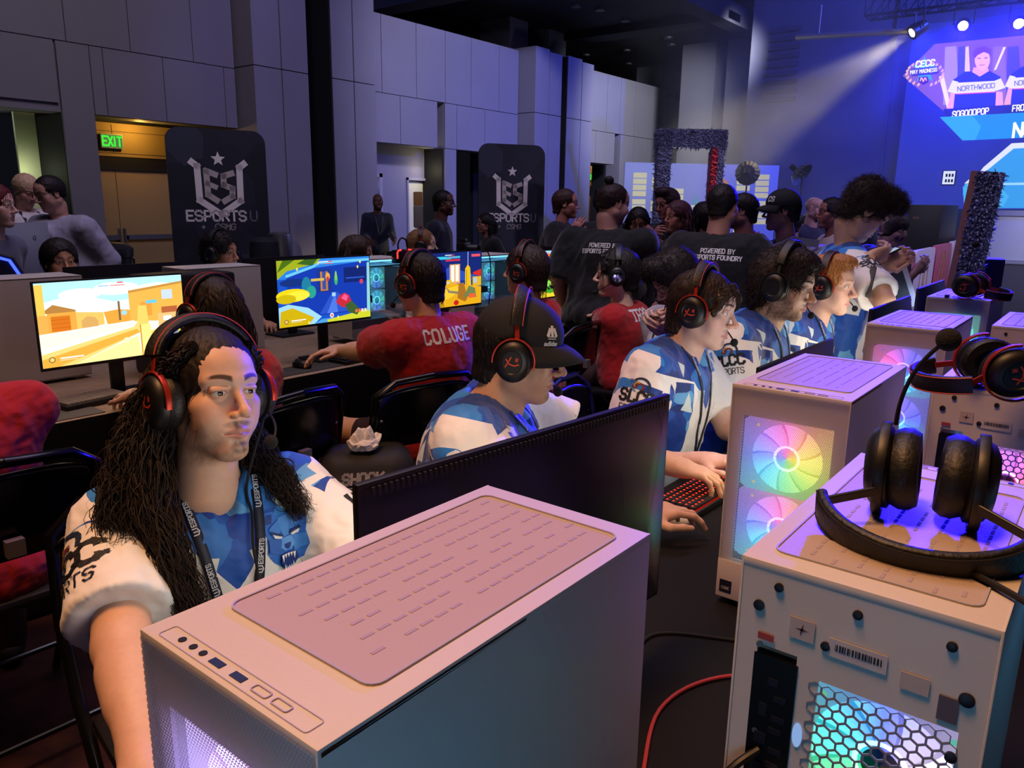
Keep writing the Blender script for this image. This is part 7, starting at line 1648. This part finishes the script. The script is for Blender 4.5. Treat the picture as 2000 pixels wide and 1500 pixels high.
for k in range(5): cr.append(([(-16+k*7.2, -29), (-9.5+k*7.2, -29), (-12.6+k*7.2, -38 if k in (1, 2, 3) else -46)], 'e8ecf2')); cr.append(([(-12+k*5.4, -64), (-7+k*5.4, -64), (-9.5+k*5.4, -56 if k in (1, 2, 3) else -50)], 'e8ecf2'))
fine = []; fc = []
def sub(p, c, n=2):
    cx = (sum(q[0] for q in p)/len(p), sum(q[1] for q in p)/len(p)); t = [(p[i], p[(i+1) % len(p)], cx) for i in range(len(p))]
    for _ in range(n):
        t2 = []
        for a, b_, d in t:
            m = [((x[0]+y[0])/2, (x[1]+y[1])/2) for x, y in ((a, b_), (b_, d), (d, a))]; t2 += [(a, m[0], m[2]), (m[0], b_, m[1]), (m[2], m[1], d), tuple(m)]
        t = t2
    for q in t: fine.append([(x*S_*.85, y*S_*.85) for x, y in q]); fc.append(c)
def crest(b, px, py):
    h = hit(b, px, py)[0]; o = np.array(h) if h is not None else b['p'](.55, .15, .1)
    vs = []; fs = []; cc = []
    for i, (p, c) in enumerate(cr):
        fine.clear(); fc.clear(); sub(p, c, 2 if len(p) < 8 else 3); a, f_ = wrap(fine, o, -b['lf'], b['T'], b['Fr'], b['bvh'], .0016+.0006*(i if i < 15 else 15), .1); k = len(vs); vs += a; fs += [tuple(j+k for j in x) for x in f_]; cc += [lin(c)]*len(f_)
    if fs: mesh_obj('chest_crest', [v+Vector(b['inv']) for v in vs], fs, PRINT, b['root'], False, fcol=cc)
crest(b1, 558, 1050); crest(b4, 1562, 650)
# left sleeve badge of the nearest player
S1, E1 = b1['Sh']['L'], b1['El']['L']; ad_ = unit(E1-S1); ou = unit(b1['Fr']*.7+b1['lf']*.5); ou = unit(ou-ad_*(ou @ ad_))
pb = [[(-.05, -.022), (.05, -.022), (.04, -.05), (.0, -.056), (-.04, -.05)]]; w1 = word('UCG', .036, 0, -.012, .24, 1.2, .85, align='c', cell=.01); w2 = word('ESPORTS', .014, 0, -.042, .18, 1.2, .8, align='c')
print_on(b1, [q for q in w1]+pb+w2, S1+ad_*.13+b1['lf']*.02, np.cross(-ad_, ou), -ad_, ou, 'sleeve_badge', PRINT, cols=['15161c']*len(w1)+['1d2f5c']+['e0e4ec']*len(w2))
cables('headset_cable', None, [np.array(p_)+b1['inv'] for p_ in [np.array(b1['HM'] @ Vector((-.105, .01, -.05)))]+[np.array(hit(b1, px, py)[0])+b1['Fr']*.012 for px, py in ((478, 940), (488, 1000), (490, 1060), (498, 1110), (497, 1160)) if hit(b1, px, py)[0] is not None]], .0028, BLKM, parent=b1['root'])
# -- seats
def seat_for(b, label, az, back=0.): 
    f_ = np.array([cos(rad(az)), sin(rad(az))]); p = b['P'][:2]-f_*back; return chair(label, p[0], p[1], az)
c_ = chair('black folding chair under the player with the long white back word', 2.13, 2.33, 78); c_.scale = (1.05, 1.05, 1.08); seat_for(r0, 'black folding chair at the left edge under the cut off red player', 88, -.03); seat_for(r1, 'black folding chair behind the long haired red player', 96, -.03); seat_for(r3, 'black folding chair under the brown haired red player', 96, -.03); seat_for(r4, 'black folding chair catching blue light under the silver headset player', 112, -.03)
seat_for(b1, 'black folding chair under the nearest long haired player', -100, -.03); seat_for(b2, 'black folding chair under the player with the cap', -60, -.12).scale = (1, 1, .86); seat_for(b3, 'black folding chair under the third home player', -75, -.03); seat_for(b4, 'black folding chair under the bushy haired fourth player', -82, -.03); seat_for(b5, 'black folding chair under the blond fifth player', -82, -.03); seat_for(wt, 'black folding chair under the person in the white T-shirt', 205, -.03)
# ================================================================ the crowd behind
LO = dict(hv=.0042, bv=.013, av=.0065)
def simple_hair(b, col, thick=.012, back=-.085, n=350, ln=.03, line=.055, long=None, **k):
    o, v, nn = hair_cap(b, col, thick, line, back=back, vox=.006, **k); tufts(b, v, nn, n, ln, col, .0018, .002, .8, .04, (0, -.2, -1), seed=int(ln*1000), jit=.25, steps=5, sides=3)
    if long: locks(b, [[(s*.05, -.05, .09, .02), (s*.085, -.04, .0, .03), (s*.10, -.03, -.12, .03), (s*.10, -.02, -long, .03)] for s in (-1, 1)]+[[(0, -.09, .08, .03), (0, -.12, -.05, .05), (0, -.11, -long, .06)]], [70, 70, 120], col, .0045, .008, 3, 4, steps=14, sides=4)
def bystander(label, px, py, d, az, **k):
    kw = dict(LO); kw.update(k); f = kw.pop('f', {}); return person(label, at(px, py, d=d), az, kw.pop('mode', 'stand'), f=f, **kw)
# far side of the red table
h1 = bystander('far side player whose dark hair and forehead show over the left tower', 118, 512, 4.5, -95, mode='seat', f=dict(skin='c58c6c', brow='1d1412'), topc='2a2a30', lean=4); simple_hair(h1, '1d1413', .022, n=900, ln=.05, back=-.11)
h2 = bystander('far side player with curly dark hair peeking over the second tower', 433, 494, 4.95, -85, mode='seat', f=dict(skin='b98468', brow='1d1412'), topc='202026', yaw=18, lean=4); o, v, n = hair_cap(h2, '1a1211', .024, .056, back=-.09, vox=.006); tufts(h2, v, n, 800, .04, '1c1413', .002, .009, 1.8, .5, jit=.6, seed=3); headset('black headset on the curly haired far side player', h2['HM'], gap=.10, band=.152, look='plain', accent='black')
h3 = bystander('far side player with straight brown hair behind the blue and yellow screen', 700, 497, 5.4, -80, mode='seat', f=dict(skin='cf9f88', brow='4a3426'), topc='26262c', yaw=20, lean=4); simple_hair(h3, '3a2a20', .018, n=900, ln=.09, long=.14)
h4 = bystander('far side player with light brown hair and headset behind the navy screen', 826, 480, 5.9, -80, mode='seat', f=dict(skin='dcae94', brow='6a4a30'), topc='26262c', yaw=28, lean=4); simple_hair(h4, '7a5836', .012, n=700, ln=.04); headset('dark red headset on the light brown haired far side player', h4['HM'], gap=.094, band=.14, look='plain')
# camera and red earbud gadget on the far monitors
p = at(905, 478, d=5.15); r = thing('camera', 'black photo camera standing on the monitor top beside the tower', 'camera', tuple(p-np.array([0, 0, .03])), rad(25)); MB().box((-.07, -.03, -.045), (.07, .03, .045), bev=.008).build('camera_body', BLK, r, True); MB().lathe([(.036, 0), (.036, .07), (.03, .075), (.026, .06), (0, .055)], 20, mat=Matrix.Translation((.01, -.03, 0)) @ Matrix.Rotation(pi/2, 4, 'X')).build('camera_lens', BLK, r, True); MB().box((-.03, -.02, .045), (.03, .02, .07), bev=.006).build('viewfinder', BLK, r, True)
p = at(785, 494, d=4.75); r = thing('light_gadget', 'black gadget with two red glowing arcs on top of the far monitors', 'gadget', tuple(p), rad(10)); MB().box((-.07, -.02, -.06), (.07, .03, .02), bev=.01).build('gadget_body', BLK, r, True)
for s in (-1, 1): MB().tube([(s*.075, -.022, -.03), (s*.075, -.022, .005), (s*.065, -.022, .018), (s*.04, -.022, .02)], .005, 6).build('red_arc', ME('red arc', 'ff2a20', 4.), r)
cables('cable', 'black cable looping up from the red arc gadget', [p+np.array(q) for q in ((-.03, 0, .02), (-.03, 0, .06), (.0, 0, .09), (.04, 0, .07), (.05, 0, .02))], .005, BLKM); cables('cable', 'thin black cable hanging over the white tower beside the navy screen', [at(945, 482, Y=3.5), at(957, 505, Y=3.49), at(958, 560, Y=3.49), at(955, 600, Y=3.49), at(966, 612, Y=3.45)], .004, BLKM)
# left background
old = bystander('older white haired man in pale jacket reading beside the man with glasses', 52, 372, 6.3, -85, yaw=5, pitch=-22, lean=6, topc='d8d0d2', sleeve=1.95, loose=.02, f=dict(skin='c99a86', brow='b0a090', fat=.006), fat=.03, pants='3a3a40'); simple_hair(old, 'c9a888', .014, n=700, ln=.035, back=-.06); lanyard(old, .42, .022, text=False)
gl = bystander('man in grey blue sweater with glasses and dark short hair at the left wall', 96, 378, 5.9, -162, yaw=-8, pitch=-16, lean=14, topc='a29fb6', sleeve=1.95, loose=.025, fat=.055, sw=.21, f=dict(skin='b98a78', brow='2a1c18', fat=.008), pants='22222a', hs=1.05, R=(at(60, 470, d=5.4),)); simple_hair(gl, '1c1416', .008, n=500, ln=.015, back=-.05); glasses(gl); lanyard(gl, .34, .022, text=False)
wl_ = bystander('red haired woman in profile cut by the left edge', -8, 402, 4.7, -60, yaw=10, topc='5a5a70', sleeve=1.9, f=dict(skin='d3a69a', lip='b0606a'), hs=1.05); simple_hair(wl_, '5a141c', .016, n=700, ln=.06, back=-.1)
# middle background
su = bystander('bearded man in dark suit walking before the lit doorway', 738, 394, 12.3, -118, topc='1a2236', sleeve=1.97, f=dict(skin='5a3a2c', beard=1., bk='full', beardc='0c0908', brow='0c0908'), pants='101218', back=1.2, fat=.02, topmat=None, L=(at(770, 468, d=12.2),), R=(at(722, 470, d=12.2),)); lanyard(su, .4, .03, text=False)
jk = bystander('man in dark navy jacket in profile beside the black doorway', 868, 396, 8.1, -58, topc='12142a', sleeve=1.95, fat=.05, sw=.205, f=dict(skin='4f3026', brow='0f0a09', beard=.4, fat=.008), pants='0e0f14', hs=1.04); simple_hair(jk, '0d0908', .006, n=200, ln=.008); glasses(jk)
si = bystander('dim person in black standing left of the far banner', 948, 437, 9.0, 150, topc='0e0e12', sleeve=1.9, f=dict(skin='8a5f50'), pants='0c0c10', hs=.92); simple_hair(si, '0c0909', .016, n=300, ln=.05, long=.12)
a5 = bystander('man with short brown hair in black hoodie looking right past the banner', 1106, 398, 6.7, -62, topc='101018', sleeve=1.9, loose=.03, f=dict(skin='b8786c', brow='2a1c18'), R=(at(1118, 455, d=6.4),), L=(at(1127, 452, d=6.4),)); simple_hair(a5, '3a2322', .010, n=500, ln=.025)
MB().ball(a5['p'](.55, .16, -.02)+a5['inv'], (.05, .05, .05), n=6)
t1 = bystander('broad man with hair tied up in black T-shirt printed on the back, left one', 1199, 398, 5.3, 12, yaw=-42, pitch=-12, topc='0d0d11', fat=.10, sw=.235, loose=.03, sleeve=.95, f=dict(skin='b78478', brow='1c1310', fat=.014, beard=.4), pants='141620', hs=1.08, R=(at(1228, 478, d=5.8),)); simple_hair(t1, '2a1a18', .006, n=400, ln=.012, back=-.05); V = Vol(); V.ell((0, -.07, .13), (.032, .032, .028)); v, q_ = V.mesh(.005); mesh_obj('hair_bun', tf(t1['HMl'], v), q_, HAIR, t1['root'], True, col=np.tile(lin('1f1312'), (len(v), 1)))
t2 = bystander('man with cropped dark hair in black T-shirt printed on the back, right one', 1413, 402, 4.85, 12, yaw=-14, pitch=-6, topc='0d0d11', fat=.06, sw=.215, loose=.03, sleeve=.95, f=dict(skin='a97666', brow='1c1310', fat=.01), pants='1a1410', hs=1.06, R=(at(1436, 534, d=4.78), None, None, None, None, (.3, -1., -.2))); simple_hair(t2, '1a1110', .006, n=500, ln=.012, back=-.07)
for b in (t1, t2): back_print(b, [('POWERED BY', .026, dict(w=.2, adv=1.28, sx=.9, align='c')), ('ESPORTS FOUNDRY', .026, dict(w=.22, adv=1.28, sx=.82, align='c'))], .80, off=.03)
wt_ = MB().lathe([(.034, -.012), (.037, -.01), (.037, .01), (.034, .012)], 18, mat=Matrix.Translation(t2['Wr']['R']+t2['inv']) @ Vector(t2['El']['R']-t2['Wr']['R']).to_track_quat('Z', 'Y').to_matrix().to_4x4(), cap=False).build('wrist_watch', STEEL, t2['root'])
bu_ = bystander('person with dark hair in buns half hidden behind the broad man', 1176, 400, 7.2, 40, topc='15151b', f=dict(skin='9a6a5c'), hs=.95, pants='14141a'); simple_hair(bu_, '0f0a0a', .018, n=300, ln=.03, extra=[((.05, -.02, .13), (.03, .03, .03)), ((-.05, -.02, .13), (.03, .03, .03))])
k5 = bystander('dark haired person in black looking down behind the broad man', 1246, 436, 6.3, -150, pitch=-14, topc='121218', f=dict(skin='8a5a50'), hs=.95, pants='14141a'); simple_hair(k5, '0e0a0b', .018, n=500, ln=.06, long=.16)
g2 = bystander('man with glasses and dark vest standing before the bracket board', 1302, 398, 6.6, 165, yaw=0, pitch=-10, topc='14141c', sleeve=.9, f=dict(skin='a9706a', brow='2a1a1a'), pants='14141a', R=(at(1285, 452, d=6.3),), L=(at(1275, 460, d=6.3),)); simple_hair(g2, '2c1a22', .016, n=500, ln=.03, extra=[((0, .05, .11), (.07, .05, .04))]); glasses(g2)
w2 = bystander('smiling long haired woman beside the man with the dark vest', 1322, 424, 5.9, 150, yaw=6, topc='14141c', sleeve=1.9, f=dict(skin='b8786e', brow='3a2420', lip='b05a5a'), hs=.95, pants='14141a'); simple_hair(w2, '4a2830', .016, n=500, ln=.07, long=.24)
q5 = bystander('person with dark bob seen between the red sparkle and the right printed shirt', 1372, 424, 6.6, 60, topc='16161c', f=dict(skin='8a5a50'), hs=.96, pants='14141a'); simple_hair(q5, '1a1014', .018, n=500, ln=.06, long=.12)
f2 = bystander('man facing the right printed shirt, grey shirt under open black jacket', 1447, 412, 5.5, 112, yaw=4, topc='3a3a46', sleeve=.9, fat=.04, f=dict(skin='9a665a', brow='1a1010', beard=.6, bk='full', beardc='1a1010'), pants='14141a', L=(at(1487, 486, d=5.45),)); simple_hair(f2, '140d0d', .008, n=400, ln=.015)
dk_ = at(1492, 500, d=5.15); bottle('blue iced drink cup held in the crowd', tuple(dk_-np.array([0, 0, .06])), [(0, 0), (.035, 0), (.045, .14), (.047, .15), (.0, .17)], M('cup blue', '7a78d8', .2), None, None, 'cup', 'drink_cup')
cp = bystander('man in black baseball cap wearing a pale backpack, facing left', 1526, 412, 5.2, 122, yaw=0, pitch=-2, topc='0f0f14', sleeve=.9, fat=.01, f=dict(skin='8a5c50', brow='120c0c', beard=.5), pants='15151b', hs=1.04); hair_cap(cp, '0f0a0a', .008, .055, back=-.07, vox=.006); cap(cp, logo=((-.45, .8, .2), word('CS', .03, 0, 0, .22, 1.2, .9, align='c'), -.01), col='0e0e13')
V = Vol(); V.box(cp['p'](.48, -.21), (.15, .085, .22), np.stack([cp['lf'], cp['Fr'], cp['T']], 1), .06, k=.03); V.box(cp['p'](.34, -.30), (.11, .04, .11), np.stack([cp['lf'], cp['Fr'], cp['T']], 1), .03, k=.03); v, q_ = V.mesh(.010); v = folds(v, q_, .006, 4, 3); c_ = cp['p'](.48, -.21); bk_ = thing('backpack', 'pale grey backpack on the man with the black cap', 'backpack', tuple(c_)); mesh_obj('bag_body', v-c_, q_, M('backpack', '8a8494', .8, 0, .1, 120, .2), bk_, True)
for s in (-1, 1):
    pts = []
    for u, fr in ((.92, -.16), (1.0, -.02), (.93, .10), (.72, .15), (.5, .10), (.36, -.02), (.34, -.14)): pts.append(cp['p'](u, fr*1.12, s*.13)-c_)
    MB().sweep(pts, [(-.025, -.006), (.025, -.006), (.025, .006), (-.025, .006)], up=tuple(cp['lf'])).build('strap', M('backpack', '8a8494', .8), bk_, True)
ba = bystander('bald man in dark blue far behind the cap man', 1592, 408, 8.4, -120, yaw=20, topc='1c1c48', sleeve=1.9, f=dict(skin='a9808c'), pants='14141e', fat=.04)
wo = bystander('woman with dark hair tied back looking left behind the standing player', 1622, 416, 6.4, 132, yaw=0, topc='b4a2a8', sleeve=.9, f=dict(skin='96605a', brow='1a1012', lip='8a4a4a'), pants='16161e', hs=1.02); simple_hair(wo, '140d10', .010, n=300, ln=.03, extra=[((0, -.13, .0), (.035, .05, .06))])
nv = bystander('person in navy bending over behind the standing player', 1748, 446, 6.0, -40, yaw=0, pitch=-20, lean=22, topc='181c44', sleeve=.95, fat=.04, loose=.03, f=dict(skin='8f6a70'), pants='12121c', R=(at(1788, 530, d=5.8),)); simple_hair(nv, '3a3034', .014, n=300, ln=.03)
for i, (px, py, d, az) in enumerate(((1668, 418, 8.6, 170), (1578, 440, 8.9, -60), (1550, 436, 7.6, 20))):
    b = bystander(['dark head just left of the standing player far behind', 'dim person in blue behind the backpack', 'dim dark haired person beyond the cap man'][i], px, py, d, az, topc='16163a', f=dict(skin='7a5a6a'), pants='12121c', hs=.95); simple_hair(b, '100c14', .012, n=200, ln=.02)
# tall black PC and monitor in front of the stage, dark table with papers
p = at(1808, 470, X=11.8); r = thing('desktop_computer', 'tall black PC case on a dark desk before the white stage front', 'computer', (p[0], p[1], .98), rad(-100)); r.scale = (1.3, 1.3, 1.3); MB().box((-.20, -.22, 0), (.20, .22, .50), bev=.012).build('case_shell', BLK, r, True); q = MB(); flat(q, [R4(-.07+.08*i, .36+.05*j, -.01+.08*i, .38+.05*j) for i in range(1) for j in range(1)], (0, -.2205, 0), (1, 0, 0), (0, 0, 1), (0, -1, 0), .001); q.build('case_marks', M('mark copper', '7a4a40', .5), r); MB().box((-.205, -.225, .02), (-.20, .22, .48)).build('side_window', ME('case teal', '28d0b0', .5), r)
table('side_table', 'black draped desk under the tall black PC case', p[0]-.4, p[0]+.8, p[1]-.22, p[1]+.9, .98, CLOTH, True)
p = at(1265, 560, z=.74); table('side_table', 'dark blue draped table with papers behind the silver headset player', p[0]-.35, p[0]+1.2, p[1]-.5, p[1]+.6, .76, M('blue cloth', '141c3e', .8, 0, .2), True)
for i in range(4): tag(MB().box((-.1, -.07, 0), (.1, .07, .004), mat=Matrix.Translation((p[0]-.1+.22*i, p[1]-.3+.12*(i % 2), .762)) @ Matrix.Rotation(.5*i, 4, 'Z')).build('paper', M('paper pale', 'a9a6b4', .7)), ['paper sheet nearest on the dark blue table', 'second paper sheet on the dark blue table', 'third paper sheet on the dark blue table', 'furthest paper sheet on the dark blue table'][i], 'paper', 'papers on the blue table')
p = at(1262, 520, X=6.2); tag(MB().box((-.05, -.25, .0), (.05, .25, 1.22), bev=.02, mat=Matrix.Translation((p[0], p[1], 0)) @ Matrix.Rotation(.5, 4, 'Z')).build('magenta_panel', M('magenta panel', '8a1a72', .5)), 'magenta panel standing behind the curly head of the white T-shirt person', 'panel')
nb = thing('equipment_box', 'navy box with a red mark on the barrier row near the stage', 'box', tuple(at(1912, 545, X=7.6)*np.array([1, 1, 0])), rad(-80)); MB().box((-.16, -.14, .0), (.16, .14, 1.17), bev=.01).build('box_body', M('navy box', '151a44', .5), nb); q = MB(); flat(q, strokes([[(-.02, -.05), (.0, .0), (.02, .03)], [(.0, .0), (.03, -.02)]], .014), (.05, -.141, .98), (1, 0, 0), (0, 0, 1), (0, -1, 0), .001); q.build('box_mark', ME('red mark', 'd02a3a', .8), nb)
# ================================================================ light
SC.world = bpy.data.worlds.new('hall air'); SC.world.use_nodes = True
bgn = SC.world.node_tree.nodes['Background']; bgn.inputs[0].default_value = (.30, .30, .52, 1); bgn.inputs[1].default_value = .012
def area(p, aim, size, power, col, name='overhead_fill', sy=None):
    l = bpy.data.lights.new(name, 'AREA'); l.energy = power; l.color = lin(col); l.size = size
    if sy: l.shape = 'RECTANGLE'; l.size_y = sy
    o = bpy.data.objects.new(name, l); COL.objects.link(o); o.location = p; o.rotation_euler = (Vector(p)-Vector(aim)).to_track_quat('Z', 'Y').to_euler(); return o
def point(p, power, col, r=.08, name='lamp'):
    l = bpy.data.lights.new(name, 'POINT'); l.energy = power; l.color = lin(col); l.shadow_soft_size = r
    o = bpy.data.objects.new(name, l); COL.objects.link(o); o.location = p; return o
def spot(p, aim, power, col, ang, blend=.5, r=.1):
    l = bpy.data.lights.new('spot', 'SPOT'); l.energy = power; l.color = lin(col); l.spot_size = rad(ang); l.spot_blend = blend; l.shadow_soft_size = r
    o = bpy.data.objects.new('spot', l); COL.objects.link(o); o.location = p; o.rotation_euler = (Vector(p)-Vector(aim)).to_track_quat('Z', 'Y').to_euler(); return o
# dim warm house light over the camera, cool wash on the panelled wall
spot((-.5, 1.3, 6.5), (.5, .8, 1.0), 1300, 'ffb677', 62, 1., .8)
area((2.6, 4.6, 7.3), (3.6, 6.2, .6), 3., 120, 'd6ccf4')  # added fill for the left background, no fixture
area((5.0, 1.8, 7.2), (6.2, 3.0, .8), 3., 120, 'd2bcf0')  # added fill over the dark crowd, no fixture
area((2.2, 2.4, 7.2), (2.4, 3.2, .8), 2.5, 60, 'f0d8c8')
spot((9.8, 4.6, 6.9), (12.3, 11, 3.4), 3300, 'c2c0f4', 62, .9, .4)
spot((16., 6.4, 5.2), (18.6, 11, 3.2), 1700, 'e0e2ee', 74, .9, .3)
spot((7.0, 5.0, 6.9), (8.2, 11, 3.2), 420, '8c8cff', 50, .9, .4)
spot((3.5, 6., 6.9), (5.8, 11, 4.5), 210, 'f4dcd0', 80, .9, .4)
spot((12.4, .5, 4.8), (14.2, 0., 1.1), 900, 'd8dcff', 60, .8)  # added to brighten the white stage front
spot((9., -3., 5.), (9.6, 1.6, .9), 900, 'dcd0ff', 70, .9)  # added to brighten the barrier covers
spot((1.2, .6, 6.8), (3.75, 2.0, 1.0), 750, 'f2e2ea', 24, .9, .3)  # added to brighten the person in the white T-shirt
# recess lamps
point((5.9, Y0+.55, 2.55), 14, 'ffc45c', .05); point((4.36, Y0+.62, 1.9), 3, 'e6f0c0', .1); point((11.5, Y0+.25, 2.2), 5, 'fff0b8', .06); point((10.3, Y0+.9, 1.9), 3, 'b8c4f0', .05); point((18.6, Y0+.5, 2.5), 9, 'ffc470', .05)
point((4.0, Y0+.9, 2.5), 2.5, 'cfd8d0', .05)
# stage lights
stage_light(SP['warm'], at(1480, 250, X=13.), 'warm white spotlight at the end of the pale bar', 'ffe9b0', 2600, 30, .6, 40.)
stage_light(SP['b1'], at(1760, 590, X=5.), 'blue stage spotlight left above the big screen', '1008ff', 9000, 19, .5, 30., 'ccd4ff')
stage_light(SP['b2'], at(1830, 640, X=3.6), 'blue stage spotlight at the right edge above the big screen', '1c0cff', 7000, 20, .5, 30., 'ccd0ff')
spot((14.9, -3., 4.3), (2.6, 0.2, 1.2), 300, '5a34ff', 12)
spot((14.9, 3.2, 4.4), (16.9, 3.9, 2.6), 900, '2a38ff', 120, .8); spot((13.5, -1.5, 6.5), (16.6, 5., 3.), 7000, '3a4cff', 90, .8); point((13.0, 6.6, 2.3), 55, 'eef2ff', .2)
point(tuple(at(1567, 342, X=9.6)), 6, 'dfe6ff', .15)
# stage haze
t = NT('stage haze'); P = t.coord(); n = t.n('TexNoise', {'Vector': P, 'Scale': .6, 'Detail': 3., 'Distortion': .8}); dn = t.math('MULTIPLY', t.math('MAXIMUM', t.math('SUBTRACT', n, .30), 0.02), .20)
v = t.n('VolumeScatter', {'Color': (.85, .88, 1., 1), 'Density': dn, 'Anisotropy': .25}); t.t.links.new(v, t.out.inputs['Volume'])
hz = MB().box((9.8, -3.5, .3), (15.85, 6.2, 6.6)).build('stage_haze', t.m); hz['kind'] = 'stuff'; hz['label'] = 'thin drifting stage haze lit blue before the big screen'; hz['category'] = 'haze'
SC.cycles.volume_step_rate = 4.; SC.cycles.volume_bounces = 0; SC.cycles.max_bounces = 6; SC.cycles.transparent_max_bounces = 16
SC.cycles.use_denoising = True; SC.cycles.sample_clamp_indirect = 4.; SC.cycles.caustics_reflective = False; SC.cycles.caustics_refractive = False
SC.view_settings.exposure = 0.
